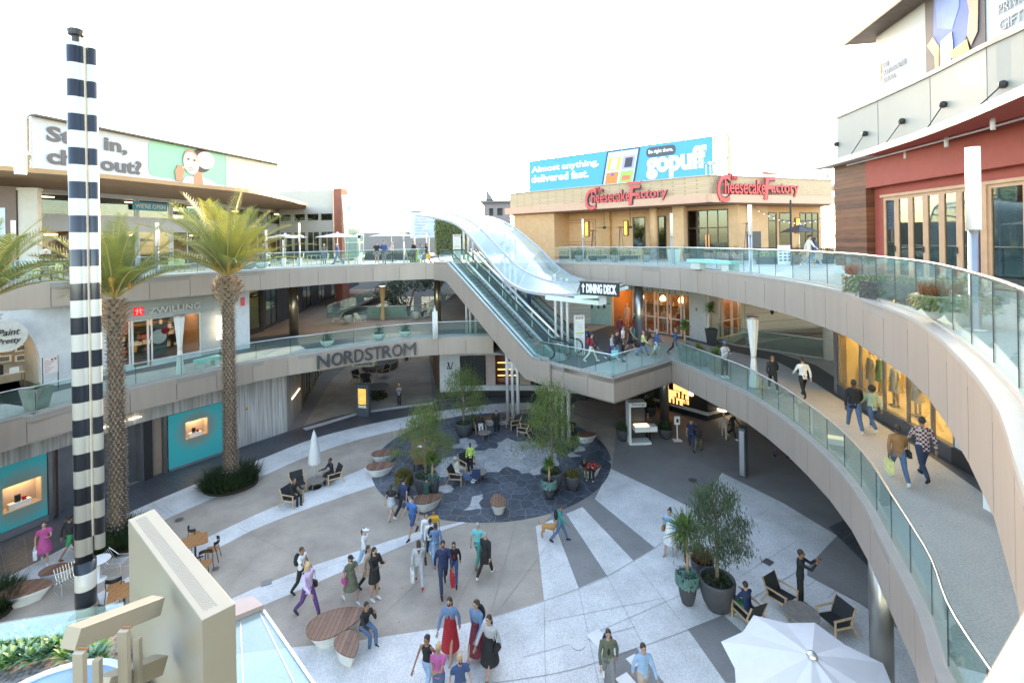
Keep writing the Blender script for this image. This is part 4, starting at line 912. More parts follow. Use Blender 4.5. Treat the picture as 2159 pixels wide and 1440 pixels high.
def mannequin(pos,dress,label,rz=0):
    r=thing('mannequin',label,'mannequin',tuple(pos),rz);b=MB();b.smooth=True
    b.rings([(0,0,.85,.14,.10),(0,0,1.0,.15,.11),(0,0,1.12,.11,.085),(0,0,1.32,.16,.10),(0,0,1.42,.15,.08),(0,0,1.47,.05,.05),(0,0,1.55,.045,.05)],12)
    b.ball((0,0,1.66),(.08,.095,.12),10,6)
    for sx in(-1,1):b.tube([(sx*.17,0,1.40),(sx*.22,-.02,1.12),(sx*.20,-.10,.88)],[.045,.035,.025],8);b.tube([(sx*.08,0,.88),(sx*.09,0,.48),(sx*.09,0,.08)],[.075,.05,.035],8);b.box((sx*.09,-.05,.05),(.08,.22,.06))
    part('figure',b,mat('mannequin_white',(.62,.52,.42),.4),r)
    b=MB();b.smooth=True;b.rings([(0,0,.55,.24,.19),(0,0,1.05,.16,.12),(0,0,1.34,.175,.115),(0,0,1.40,.14,.09)],14,False);part('dress',b,dress,r)
    b=MB();b.rings([(0,0,0,.2,.2),(0,0,.02,.2,.2)],16);part('base_plate',b,M_steel,r)
A2,B2=back(*S,1.0);d,_=dirn(*S)
def inside(px,dep,S):
    A2,B2=back(*S,dep);q_=V(px,660,A2,B2);return Vector((q_.x,q_.y,Z2+.01))
mannequin(inside(1322,.8,S),mat('dusty_pink_dress',(.55,.33,.26),.8),'mannequin in a pink dress in the open store doorway')
mannequin(inside(1400,.9,S),mat('stone_dress',(.42,.40,.36),.8),'mannequin in a long grey dress behind the third glass door')
mannequin(inside(1431,1.0,S),mat('crimson_dress',(.45,.04,.05),.8),'mannequin in red behind the fourth glass door')
for i,px in enumerate((1398,1437,1352)):
    q_=inside(px,1.0,S);r=thing('pendant_lamp',['wicker pendant lamp glowing behind the third glass door','wicker pendant lamp glowing behind the last glass door','small wicker pendant lamp glowing behind the steel column'][i],'lamp',(q_.x,q_.y,Z2+2.2));b=MB();b.smooth=True
    b.lathe([(.05,.45),(.2,.3),(.24,.12),(.16,0)],(0,0,0),14);part('lamp_shade',b,mat('wicker_glow',(1,.7,.4),.6,var=.2,vscale=20,emit=(1,.62,.30),estr=1.6),r)
    b=MB();b.tube([(0,0,.45),(0,0,zh-Z2-2.2)],.01,5);part('cord',b,M_black,r)
w_=MB();S2_=(E_,P(1492,722,Z2));S3_=(P(1492,722,Z2),P(1512,716,Z2));pan(w_,*S2_,0,dirn(*S2_)[1],Z2,zc,.12,.5);pan(w_,*S3_,0,dirn(*S3_)[1],Z2,zc,.1,.4);part('brick_pier',w_,M_whitebrick,cl,world=True)
b=MB();s_,z_=sz(1472,652,*S2_);shape_on(b,*S2_,blob(s_,z_,.09,.12,12),.16,.03);part('brass_badge',b,mat('brass_plaque',(.45,.30,.12)),cl,world=True)
S=(P(1512,716,Z2),P(1566,703,Z2));hs=[(sz(1514,650,*S)[0],sz(1521,650,*S)[0]),(sz(1523,650,*S)[0],sz(1541,650,*S)[0]),(sz(1543,650,*S)[0],sz(1562,650,*S)[0])]
S=(S[0],P(1572,702,Z2));w_=MB();L=dirn(*S)[1];zh=sz(1560,634,*S)[1]+.5;wallholes(w_,*S,Z2,zc,[(hs[0][0],hs[-1][1],Z2+.01,min(zh,zc-.1))],.2);part('wall',w_,MATS['vertical_board'],cl,world=True)
zh=min(zh,zc-.1)
room(cl,*S,hs[0][0],hs[-1][1],Z2,zh,2.4,MATS['amber_room'],MATS['amber_floor']);goods(cl,*S,hs[0][0],hs[-1][1],Z2,zh,2.3,[(.5,.42,.32),(.6,.55,.5),(.2,.15,.1)],8,24,3,M_lampo,2)
for a,b_ in hs:window(cl,*S,a,b_,Z2+.03,zh,MATS['cream_frame'],M_win,1,1,.08,name='glazed_door',rail=Z2+1.15)
sw=thing('stairwell_wall','pinkish clapboard wall beside the stairwell opening at right','wall',(20,38,Z2))
S=(P(1572,702,Z2),V(1768,660,(16.7,34.6),(30,38)));w_=MB();pan(w_,*S,0,dirn(*S)[1]+8,0,zc,0,.25);part('wall',w_,M_pinksid,sw,world=True)
A_,B_=Vector((15.2,33.4,0)),Vector((24.5,30.5,0));w_=MB();d,L=dirn(A_,B_);n=Vector((d.y,-d.x,0));b=len(w_.v)
for off_ in(0,-.25):
    for s_,z_ in((0,3.0),(L,5.2),(L,6.9),(0,4.7)):w_.v.append(Vector((A_.x,A_.y,0))+d*s_+n*off_+Vector((0,0,z_)))
w_.face((b,b+1,b+2,b+3));w_.face((b+7,b+6,b+5,b+4));w_.face((b+3,b+2,b+6,b+7));w_.face((b,b+4,b+5,b+1))
part('ramp_parapet',w_,mat('brown_stucco',(.27,.19,.15),.7),sw,world=True)
b=MB();q_=P(1627,655,Z2);
wl=D(1628,656,33.5);sp=thing('wall_lamp','small dark oval lamp hanging below the upper right deck','lamp',tuple(wl));b.ball((0,0,0),(.12,.12,.25),12,8);part('lamp_body',b,M_dark,sp);b=MB();b.tube([(0,0,.2),(0,0,zc-wl.z)],.015,6);part('stem',b,M_dark,sp)
well=[P(1505,697,Z2),P(1537,727,Z2),P(1766,761,Z2)]
railing([Vector((13.4,33.6,Z2)),Vector((13.8,31.0,Z2)),Vector((17.6,26.45,Z2)),Vector((24,25.0,Z2))],Z2,'glass railing around the stairwell opening beside the brick pier',step=0,inset=0)
rc_=thing('round_column','white round column between the stairwell and the lit glass store','column',(21.4,29.5,Z2));b=MB();b.smooth=True
q_=D(1752,735,26.8);b.rings([(0,0,0,.38,.38),(0,0,zc-Z2,.38,.38)],24);part('shaft',b,mat('cream_column',(.60,.55,.50),.6),rc_);rc_.location=(q_.x,q_.y,Z2)
A_,B_=P(1768,832,Z2),Vector((12.4,9.0,0));A_.z=0
gs=thing('glass_store','glass fronted fashion store with mannequins glowing yellow at right','store',(A_.x,A_.y,Z2))
S=(A_,B_);px=[1770,1776,1816,1865,1915,1966,1974,1988,2012]
e=[sz(x,880,*S)[0]for x in px];L=dirn(*S)[1];zb_=Z2+.42
w_=MB();pan(w_,*S,0,e[-1],Z2,zb_,.06,.3);part('plinth',w_,mat('dark_plinth',(.075,.075,.08),.5),gs,world=True)
w_=MB();pan(w_,*S,e[-1],L,Z2,Z2+.5,.1,.3,1);pan(w_,*S,e[-1],L,Z2+.5,zc,0,.3,0);part('white_panel',w_,[mat('panel_white',(.72,.74,.76),.5),M_black],gs,world=True)
w_=MB();pan(w_,*S,-.25,0,Z2,zc,.05,.4);part('corner_post',w_,M_steel,gs,world=True)
for a,b_ in((e[0],e[2]),(e[2],e[3]),(e[3],e[4]),(e[4],e[5]),(e[5],e[8])):window(gs,*S,a,b_,zb_,zc-.05,mat('window_steel',(.30,.30,.31),.35,.8),M_win,1,1,.05)
room(gs,*S,0.0,e[-1],Z2+.35,zc-.05,4.0,mat('mustard_room',(.66,.50,.20),.7),mat('cream_floor',(.60,.50,.34),.4),off=-.12)
d,_=dirn(*S);n=Vector((d.y,-d.x,0))
for k in range(5):
    lm=MB();s_=L*.1+k*1.9;pan(lm,*S,s_,s_+1.0,zc-.12,zc-.07,-1.0,.35);part('ceiling_lamp',lm,mat('warm_store_lamp',(1,.8,.5),.5,var=0,emit=(1,.68,.30),estr=30),gs,world=True)
goods(gs,*S,.3,e[-1]-.3,Z2+.35,zc,3.8,[(.2,.3,.1),(.5,.35,.2),(.1,.1,.1),(.5,.45,.4),(.4,.1,.1)],12,60,4,None)
for i,(px_,dep,col,lab)in enumerate(((1838,.9,(.30,.24,.12),'mannequin in a mustard patterned dress in the glass store'),(1858,1.1,(.12,.22,.05),'mannequin in a green skirt in the glass store'),(1889,.8,(.60,.56,.48),'mannequin in wide white trousers in the glass store'),(1935,.9,(.55,.52,.46),'mannequin in pale trousers nearest the white panel'))):
    A2,B2=back(*S,dep);q_=V(px_,850,A2,B2);mannequin(Vector((q_.x,q_.y,Z2+.36)),mat('garment_%d'%i,col,.8),lab,-1.57)
A2,B2=back(*S,1.0);q_=V(1806,820,A2,B2)
rk=thing('clothes_rack','pale wooden clothes rack hung with patterned tops in the glass store','clothes rack',(q_.x,q_.y,Z2+.36),-1.4);b=MB()
for y in(-.6,.6):b.beam((-.22,y,0),(0,y,1.5),.04);b.beam((.22,y,0),(0,y,1.5),.04)
b.beam((0,-.65,1.48),(0,.65,1.48),.04);part('rack_frame',b,M_woodl,rk)
for k in range(7):
    b=MB();y=-.5+k*.165;b.prism([(-.2,y-.03),(.2,y-.03),(.2,y+.03),(-.2,y+.03)],.72,1.40);part('garment',b,mat('rack_%d'%k,R_.choice([(.15,.13,.06),(.5,.42,.3),(.08,.1,.14),(.3,.15,.1)]),.8,var=.5,vscale=12),rk)
b=MB();a_=V(2040,970,*S);single('display_plinth',MB().box((0,0,.75),(.9,1.5,1.0)).box((0,0,.125),(.08,.08,.25)),M_white,'white display block on a thin leg beyond the glass store','display stand',loc=(11.7,10.9,Z2))
# ================================================================ upper level buildings
M_brown=mat('bronze_soffit',(.42,.25,.12),.5,.1,var=.1,vscale=.6)
M_pwhite=mat('white_cladding',(.52,.53,.55),.5,var=.04)
M_bcream=mat('cream_cladding',(.48,.44,.38),.6,var=.05)
def wallpoly(pts):return list(zip(pts,pts[1:]))
# ---- curved building on the left
zs=16.4
outer=smooth_line([P(-170,345,zs),P(75,365,zs),P(205,375,zs),P(375,392,zs),P(525,407,zs),P(587,419,zs),P(647,434,zs)],4)
inner=smooth_line([Vector((-36,21,zs)),P(78,398,zs),P(205,407,zs),P(360,420,zs),P(480,432,zs),P(560,441,zs),P(640,447.5,zs)],4)
bl=thing('curved_building','white two storey building with bronze roof overhang on the upper left deck','building',(-30,36,Z3))
m=MB();n_=len(outer)
for i in range(n_-1):
    a,b,c,e=outer[i],outer[i+1],inner[i+1],inner[i]
    m.poly([a,b,c,e]);up=Vector((0,0,.25));m.poly([a+up,e+up,c+up,b+up]);m.poly([a,a+up,b+up,b])
part('roof_overhang',m,M_brown,bl,world=True)
wl=MB();win_pts=inner
dz=Z3
segs=wallpoly([Vector((p.x,p.y,0))for p in inner[::4]])
for k,S in enumerate(segs):
    L=dirn(*S)[1];w_=MB();nb=max(1,round(L/3.2));hs=[]
    for i in range(nb):
        a,b=L*i/nb+.12,L*(i+1)/nb-.12;hs.append((a,b,14.7,16.15));hs.append((a,b,Z3+.05,Z3+2.9))
    top_h=[h for h in hs if h[2]>13];low_h=[h for h in hs if h[2]<13]
    wallholes(w_,*S,13.65,zs+.02,top_h,.25);wallholes(w_,*S,Z3,13.65,low_h,.25,.0);pan(w_,*S,0,L,13.62,14.72,.12,.12)
    part('wall',w_,M_pwhite,bl,world=True)
    for j,h in enumerate(top_h):window(bl,*S,*h,mat('frame_white',(.70,.71,.72),.4),M_win,1,1,.07)
    for j,h in enumerate(low_h):window(bl,*S,*h,MATS['frame_white'],M_win,2 if(k+j)%2 else 1,1,.07,name='glass_door' if(k+j)%3==1 else 'window')
    room(bl,*S,.1,L-.1,Z3,13.6,3.5,mat('cafe_room',(.40,.28,.18),.7,var=.3,vscale=1.5),mat('cafe_floor',(.30,.25,.20),.5),off=-.28)
    room(bl,*S,.1,L-.1,14.0,16.3,3.0,mat('loft_room',(.12,.14,.20),.7,var=.5,vscale=1.0),off=-.28)
    lm=MB();A2,B2=back(*S,2.2)
    for i in range(nb):pan(lm,A2,B2,L*(i+.4)/nb,L*(i+.6)/nb,13.35,13.42,0,.25);pan(lm,A2,B2,L*(i+.3)/nb,L*(i+.55)/nb,16.05,16.1,0,.2)
    part('ceiling_lamp',lm,mat('cafe_lamp',(1,.8,.5),.5,var=0,emit=(1,.7,.35),estr=5),bl,world=True)
S=segs[2];S=(Vector((inner[8].x,inner[8].y,0)),Vector((inner[12].x,inner[12].y,0)))
bn=thing('open_banner','blue cloth banner with white letters below the upper windows at left','banner',(S[0].x,S[0].y,14));a,z0_=sz(275,442,*S);b_,z1_=sz(352,425,*S);L=b_-a
m=MB();pan(m,*S,a,a+2.9,z0_,z0_+.62,.2,.02);part('cloth',m,mat('banner_cyan',(.06,.42,.62),.6,var=.04),bn,world=True)
mb=fit_text("WE'RE OPEN",2.5,.36,bold=.02,depth=.02);mb.xform(frame(*S,z0_+.13,.225)@Matrix.Translation((a+.2,0,0)));part('lettering',mb,M_white,bn,world=True)
nb_=thing('corner_building','brown and cream walled building at the far left edge of the upper deck','building',(-33,26,Z3))
m=MB();S=(Vector((-40,22,0)),Vector((-27.6,27.2,0)));e0,e1,e2=sz(35,400,*S)[0],sz(37,400,*S)[0],sz(78,400,*S)[0]
pan(m,*S,0,e0,Z3,15.85,.1,.4,0);pan(m,*S,e1,e2,Z3,15.7,0,.5,1);pan(m,*S,e1-.05,e2+.05,15.7,15.85,.06,.6,1);pan(m,*S,0,e0-.45,Z3,14.7,.14,.1,2)
part('wall',m,[mat('brown_render',(.16,.11,.09),.7),M_bcream,mat('pale_blue_panel',(.52,.60,.68),.6)],nb_,world=True)
m=MB();pan(m,*S,e1+.9,e1+1.4,Z3+.9,Z3+1.6,.1,.12);part('meter_box',m,M_bcream,nb_,world=True)
cm=thing('security_camera','white dome camera on a bracket above the cream corner pier','security camera',tuple(D(43,352,24)));m=MB();m.smooth=True
m.tube([(0,0,-.1),(0,0,.75),(.22,0,.80)],.04,8);m.ball((.25,0,.68),(.13,.13,.14));part('dome',m,M_white,cm);m=MB();m.box((0,0,-.2),(.35,.3,.35));part('junction_box',m,M_white,cm)
A_,B_=Vector((-28.7,29.0,0)),Vector((-23.4,48.5,0))
bb=thing('billboard','long white rooftop billboard asking Stay in chill out on the left','billboard',(-27,36,17))
L=sz(585,352,A_,B_)[0];z1_=20.35;z0_=17.12
m=MB();pan(m,A_,B_,0,L,z0_,z1_,0,.12);part('poster_face',m,mat('poster_white',(.44,.47,.50),.6,var=.02),bb,world=True)
m=MB();pan(m,A_,B_,-.05,L+.05,z1_,z1_+.12,.35,.6);part('top_rail',m,mat('dark_cap',(.07,.06,.05),.5),bb,world=True)
g0=sz(313,340,A_,B_)[0];g1=sz(480,370,A_,B_)[0]
m=MB();shape_on(m,A_,B_,rrect(g0,z0_+.55,g1+1.2,z1_-.02,.5),.02,.02);part('green_field',m,mat('mint_print',(.22,.48,.34),.6,var=.02),bb,world=True)
m=MB();pan(m,A_,B_,g1-.2,L,z0_,z1_-.02,.035,.02);part('beige_field',m,mat('beige_print',(.48,.48,.41),.6,var=.02),bb,world=True)
hx,hz=sz(402,345,A_,B_)
m=MB()
shape_on(m,A_,B_,[(hx-1.0,z0_+.08),(hx-.5,z0_+.8),(hx+.9,z0_+1.0),(hx+2.1,z0_+.7),(hx+2.9,z0_+.08)],.05,.012,0)
shape_on(m,A_,B_,[(hx+.2,z0_+.35),(hx+.2,hz-.3),(hx+.9,hz-.1),(hx+1.1,z0_+.3)],.06,.012,1)
shape_on(m,A_,B_,blob(hx+.95,hz+.35,1.05,.95,22,.3),.065,.012,3);shape_on(m,A_,B_,blob(hx+1.35,hz+.45,.85,.72,20,.2),.07,.012,0)
shape_on(m,A_,B_,blob(hx,hz+.1,.72,1.02,24,.15),.08,.012,1);shape_on(m,A_,B_,blob(hx-.03,hz,.66,.90,24,.15),.09,.012,0)
shape_on(m,A_,B_,blob(hx-.28,hz+.3,.17,.12,14),.10,.012,1);shape_on(m,A_,B_,blob(hx+.26,hz+.28,.19,.12,14),.10,.012,1)
shape_on(m,A_,B_,blob(hx-.28,hz+.3,.07,.07,10),.11,.012,3);shape_on(m,A_,B_,blob(hx+.26,hz+.28,.07,.07,10),.11,.012,3)
shape_on(m,A_,B_,blob(hx-.05,hz-.45,.25,.13,14),.10,.012,2);shape_on(m,A_,B_,blob(hx-.05,hz-.45,.18,.05,10),.11,.012,0)
shape_on(m,A_,B_,[(hx-1.35,z0_+.45),(hx-1.45,z0_+1.15),(hx-1.15,hz-.25),(hx-.75,hz-.3),(hx-.6,hz-.6),(hx-.85,z0_+.4)],.09,.012,1)
shape_on(m,A_,B_,[(hx-.85,hz-.38),(hx-.25,hz-.30),(hx-.22,hz-.45),(hx-.8,hz-.52)],.11,.012,4)
part('printed_portrait',m,[mat('print_white',(.74,.74,.72),.6,var=0),mat('print_skin',(.46,.22,.13),.6,var=0),mat('print_lip',(.45,.12,.12),.6,var=0),mat('print_black',(.04,.03,.03),.6,var=0),mat('print_green',(.45,.60,.25),.6,var=0)],bb,world=True)
M_ink=mat('print_ink',(.085,.085,.095),.6,var=0)
s0,zz0=sz(98,305,A_,B_);s1,zz1=sz(267,280,A_,B_)
def line_on(txt,S,sa,sb,za,zb,mm,off=.04,bold=.035,parent=bb,**k):
    mb=fit_text(txt,sb-sa,zb-za,depth=.02,bold=bold,**k);mb.xform(frame(*S,za,off)@Matrix.Translation((sa,0,0)));return part('lettering',mb,mm,parent,world=True)
S=(A_,B_);s1b=sz(298,350,A_,B_)[0]
line_on('Stay in,',S,s0,s1,z0_+1.62,z0_+2.85,M_ink);line_on('chill out?',S,s0,s1b,z0_+.50,z0_+1.50,M_ink)
for k in range(9):
    m=MB();s_=L*(k+.3)/9;d,_=dirn(*S);n=Vector((d.y,-d.x,0));p_=A_+d*s_-n*.3
    m.beam((p_.x,p_.y,16.6),(p_.x,p_.y,z1_),.12);m.beam((p_.x,p_.y,16.6),(p_.x-n.x*1.5,p_.y-n.y*1.5,18.6),.08);m.beam((p_.x-n.x*1.5,p_.y-n.y*1.5,16.6),(p_.x-n.x*1.5,p_.y-n.y*1.5,18.6),.1)
    if k<8:q_=p_+d*(L/9);m.beam((p_.x,p_.y,16.65),(q_.x,q_.y,z0_),.06)
    part('support_strut',m,mat('strut_galvanised',(.38,.33,.27),.5,.5),bb,world=True)
m=MB();p_=A_+Vector((-.3,0,0));
for k in range(7):m.beam((p_.x,p_.y,17.2+k*.5),(p_.x-1.2,p_.y+1.5,17.2+k*.5),.05)
m.beam((p_.x-1.2,p_.y+1.5,16.4),(p_.x-1.2,p_.y+1.5,20.2),.14);m.beam((p_.x,p_.y,16.4),(p_.x,p_.y,20.35),.14)
for k in range(5):m.beam((p_.x,p_.y,16.6+k*.55),(p_.x-6,p_.y-.5,16.4+k*.5),.05)
m.beam((p_.x-6,p_.y-.5,16.0),(p_.x-6,p_.y-.5,18.6),.3);m.beam((p_.x,p_.y,16.6),(p_.x-6,p_.y-.5,18.4),.09);part('side_truss',m,MATS['strut_galvanised'],bb,world=True)
# ---- far beige block, brick pillar and glass tower
A_,B_=V(588,420,(-30,56),(0,52)),V(702,400,(-30,56),(0,52));A_.z=B_.z=0
bk=thing('beige_building','plain beige building beyond the deck umbrellas','building',(A_.x,A_.y,Z3));S=(A_,B_);L=dirn(*S)[1];zt_=sz(700,400,*S)[1]
m=MB();w0,w1=sz(640,470,*S)[1],sz(640,451,*S)[1];w0=sz(640,467,*S)[1];g0=sz(640,541,*S)[1];g1=sz(640,489,*S)[1]
hs=[(L*i/4+.08,L*(i+1)/4-.08)for i in range(4)];wallholes(m,*S,w0-.05,zt_,[(a,b,w0,w1)for a,b in hs],.3);wallholes(m,*S,Z3,w0-.05,[(a,b,Z3+.1,g1)for a,b in hs],.3);part('wall',m,mat('beige_cladding',(.48,.44,.385),.6,var=.03),bk,world=True)
for a,b in hs:window(bk,*S,a,b,w0,w1,M_alu,M_win,1,1);window(bk,*S,a,b,Z3+.1,g1,M_alu,M_win,2,1)
room(bk,*S,.1,L-.1,Z3,zt_-1,4,mat('amber_dim_room',(.30,.24,.17),.7,var=.3,vscale=.8))
m=MB();m.box((A_.x+1.5,A_.y+2,zt_+.4),(.9,.9,.9));part('roof_unit',m,M_alu,bk,world=True)
S=(V(703,400,(-30,55),(0,51)),V(719,400,(-30,55),(0,51)));pb=thing('brick_pillar','tall dark red brick pillar between the beige block and the glass tower','pillar',(S[0].x,S[0].y,Z2));m=MB();L=dirn(*S)[1];zt_=sz(710,397,*S)[1];pan(m,*S,0,L,Z2,zt_,0,1.6);part('shaft',m,M_brickr,pb,world=True)
S=(V(722,420,(-30,54),(0,51)),V(756,420,(-30,54),(0,51)));gt=thing('glass_tower','slim greenish glass tower beside the brick pillar','tower',(S[0].x,S[0].y,Z3));L=dirn(*S)[1];zt_=sz(740,412,*S)[1]
m=MB();d,_=dirn(*S);c_=S[0]+d*L/2;b0_,b1_=L/2*.80,L/2
M_cyan=glass('tower_glass',(.62,.82,.80),.15,dark=.25)
for(sx,sy,ex,ey)in((-1,-1,1,-1),(1,-1,1,1),(1,1,-1,1),(-1,1,-1,-1)):
    b=len(m.v)
    for(x,y,r,z)in((sx,sy,b0_,Z3),(ex,ey,b0_,Z3),(ex,ey,b1_,zt_),(sx,sy,b1_,zt_)):m.v.append(Vector((c_.x+x*r,c_.y+y*r+1,z)))
    m.face((b,b+1,b+2,b+3))
part('glass_skin',m,M_cyan,gt,world=True);m=MB()
for x in(-1,1):
    for y in(-1,1):m.beam((c_.x+x*b0_,c_.y+y*b0_+1,Z3),(c_.x+x*b1_,c_.y+y*b1_+1,zt_),.09)
for k in range(5):
    t=k/4;r=b0_+(b1_-b0_)*t;z=Z3+(zt_-Z3)*t
    for(sx,sy,ex,ey)in((-1,-1,1,-1),(1,-1,1,1),(-1,-1,-1,1)):m.beam((c_.x+sx*r,c_.y+sy*r+1,z),(c_.x+ex*r,c_.y+ey*r+1,z),.06)
part('frame',m,M_alu,gt,world=True)
m=MB();m.box((c_.x,c_.y+1,Z3+1.6),(1.0,1.0,3.2));part('inner_core',m,mat('yellow_green_core',(.42,.44,.18),.5),gt,world=True)
# ---- distant sign and roofs
sg_=thing('advert_panel','large pale blue and dark green advertising panel beyond the escalator top','billboard',tuple(D(900,540,62)))
S=(D(865,500,62),D(941,500,62));S[0].z=S[1].z=0;L=dirn(*S)[1];zt_=sz(880,444,*S)[1];zb_=sz(880,502,*S)[1]
m=MB();pan(m,*S,0,L,zb_,zt_,0,.3,0);pan(m,*S,L*.28,L*.5,zb_,zt_,.02,.02,1);pan(m,*S,L*.78,L,zb_,zt_,.02,.02,2);pan(m,*S,L*.05,L*.3,zt_-.25,zt_-.08,.03,.02,3)
part('panel',m,[mat('pale_blue_print',(.55,.64,.78),.6,var=.05),mat('grey_print',(.60,.62,.64),.6),mat('dark_green_print',(.035,.13,.11),.6),mat('olive_print',(.22,.24,.18),.6)],sg_,world=True)
for i,(t,mm)in enumerate((('I forgot',M_ink),('to lock',M_ink),('the door.',M_ink),('Please',M_ink),('check',M_ink),('when you',M_ink),('get home.',M_ink))):line_on(t,S,L*.13,L*.13+len(t)*.22,zt_-.85-i*.38,zt_-.62-i*.38,mat('faded_blue_ink',(.22,.30,.46),.6,var=0),parent=sg_,off=.06,bold=.01)
for i,t in enumerate(('Always','message','privately')):line_on(t,S,L*.80,L*.97,zb_+1.15-i*.36,zb_+1.38-i*.36,M_white,parent=sg_,off=.06,bold=.02)
line_on('private.',S,L*.56,L*.72,zb_+1.9,zb_+2.1,MATS['faded_blue_ink'],parent=sg_,off=.04,bold=.01)
m=MB()
for k in(.1,.5,.9):q_=S[0].lerp(S[1],k);m.beam((q_.x,q_.y+.2,Z3),(q_.x,q_.y+.2,zt_),.2)
part('post',m,M_bcream,sg_,world=True)
for i,(x0,x1,yt,Y,col,lab)in enumerate(((1020,1076,428,60,(.20,.18,.18),'dark roofed building with a thin jutting roof behind the escalator canopy'),(1765,1840,392,55,(.60,.52,.42),'cream block behind the right end of the restaurant'),(740,800,496,90,(.50,.46,.40),'low pale roofline beyond the glass tower'),(800,870,503,95,(.42,.38,.34),'low brownish roofline left of the advertising panel'),(560,600,470,80,(.5,.46,.4),'small pale block behind the curved building end'))):
    a,b_=D(x0,yt,Y),D(x1,yt,Y);a0=Vector((a.x,a.y,0));b0=Vector((b_.x,b_.y,0));r=thing('distant_building',lab,'building',(a.x,a.y,Z3));m=MB();L=dirn(a0,b0)[1]
    wallholes(m,a0,b0,Z3-.2,a.z,[(L*.2,L*.35,a.z-1.6,a.z-.7),(L*.5,L*.7,a.z-1.6,a.z-.7)],.4);pan(m,a0,b0,L*.15,L*.75,Z3,a.z-.3,-.6,.1,1);part('wall',m,[mat('far_wall_%d'%i,col,.7),M_dark],r,world=True)
    m=MB();pan(m,a0,b0,-.4,L+.4,a.z,a.z+.25,.6,8);part('roof',m,M_bcream if i else mat('slate_roof',(.16,.16,.17),.6),r,world=True)
    if i==0:m=MB();q_=D(1024,430,Y-.8);m.prism([(q_.x,q_.y),(q_.x+1.0,q_.y),(q_.x+1.0,q_.y+.3),(q_.x,q_.y+.3)],a.z+.25,a.z+.3);b=len(m.v);m.v+=[Vector((q_.x,q_.y,a.z+.25)),Vector((q_.x+1,q_.y,a.z+.25)),Vector((q_.x+.1,q_.y,a.z+1.7)),Vector((q_.x,q_.y+.2,a.z+.25)),Vector((q_.x+1,q_.y+.2,a.z+.25)),Vector((q_.x+.1,q_.y+.2,a.z+1.7))];[m.face(f)for f in((b,b+1,b+2),(b+5,b+4,b+3),(b,b+2,b+5,b+3),(b+1,b+4,b+5,b+2))];part('roof_fin',m,MATS['slate_roof'],r,world=True)
# ================================================================ restaurant
A_,B_,C_=V(1077,430,(-.1,43),(1,42)),Vector((13.25,32.4,0)),Vector((24.3,36.6,0));A_=Vector((-.1,43,0))
rs=thing('restaurant','sand coloured restaurant with red script signs at the far side of the upper deck','restaurant',(10,40,Z3))
M_tile=brickmat('sand_tile',(.52,.37,.23),(.58,.42,.27),(.40,.28,.18),1.9);M_salm=mat('salmon_cornice',(.60,.36,.25),.6,var=.05);M_sand=mat('sand_stucco',(.58,.35,.18),.75,var=.08,bump=.2);M_sand2=mat('ochre_stucco',(.52,.29,.13),.75,var=.08)
for S in((A_,B_),(B_,C_)):
    L=dirn(*S)[1];m=MB();pan(m,*S,0,L,15.25,16.5,0,.3);part('parapet',m,M_tile,rs,world=True)
    m=MB();pan(m,*S,-.1,L+.1,16.5,16.58,.08,.5);part('coping',m,mat('coping_grey',(.45,.42,.40),.5),rs,world=True)
    m=MB();pan(m,*S,-.35,L+.3,14.70,15.25,.38,.6);part('cornice',m,M_salm,rs,world=True)
m=MB();o1=[A_,B_,C_];
m.prism([(A_.x,A_.y+.1),(B_.x,B_.y+.1),(C_.x,C_.y+.1),(C_.x+3,C_.y+12),(A_.x+3,A_.y+12)],14.62,14.78);part('soffit',m,mat('brown_ceiling',(.22,.13,.08),.7),rs,world=True)
m=MB();m.prism([(A_.x,A_.y+.1),(B_.x,B_.y+.1),(C_.x,C_.y+.1),(C_.x+3,C_.y+12),(A_.x+3,A_.y+12)],16.2,16.3);part('roof',m,MATS['coping_grey'],rs,world=True)
SA=back(A_,B_,2.6);SB=back(B_,C_,1.6)
def sa(x,y=480):return sz(x,y,*SA)
def sb(x,y=480):return sz(x,y,*SB)
zz=lambda y:sz(1350,y,*SA)[1]
m=MB();L=dirn(*SA)[1]
hA=[(sa(1334)[0],sa(1361)[0],Z3+.8,zz(458)),(sa(1387)[0],sa(1405)[0],Z3+.05,zz(458)),(sa(1450)[0],sa(1536)[0],Z3+.05,zz(450))]
wallholes(m,*SA,Z3,14.7,[h for h in hA if h[1]<L+3],.3,0,None,0,L+1.2);part('wall',m,M_sand,rs,world=True)
m=MB();e=sz(1165,480,A_,B_)[0];pan(m,A_,B_,.15,e,Z3,14.7,-.25,2.4);part('pier',m,M_sand,rs,world=True)
m=MB();e=sa(1272)[0];pan(m,*SA,e,e+.75,Z3,14.7,.35,.35);part('pier',m,M_sand2,rs,world=True)
for h,nx in zip(hA,(1,1,4)):
    w=window(rs,*SA,*h,mat('bronze_frame',(.08,.055,.04),.4,.5),M_windk,nx,1,.08,name='door' if nx==4 else 'window',rail=Z3+2.3 if nx==4 else None)
    if nx==4:
        hb=MB();s_=(h[0]+h[1])/2;pan(hb,*SA,s_-.14,s_-.06,Z3+.8,Z3+1.8,.09,.05);pan(hb,*SA,s_+.06,s_+.14,Z3+.8,Z3+1.8,.09,.05);part('door_handle',hb,mat('copper_handle',(.55,.25,.12),.3,.9),w,world=True)
    room(rs,*SA,*h,1.5,mat('dim_dining',(.16,.09,.05),.6))
m=MB()
for(x0,x1,o)in((1437,1443,.04),(1443,1450,.08)):pan(m,*SA,sa(x0)[0],sa(x1)[0],Z3,14.7,o+.05,.2)
part('ribbed_surround',m,M_salm,rs,world=True)
tr=MB();a,b_=sa(1172)[0],sa(1256)[0];zt_,zb_=zz(458),zz(515)
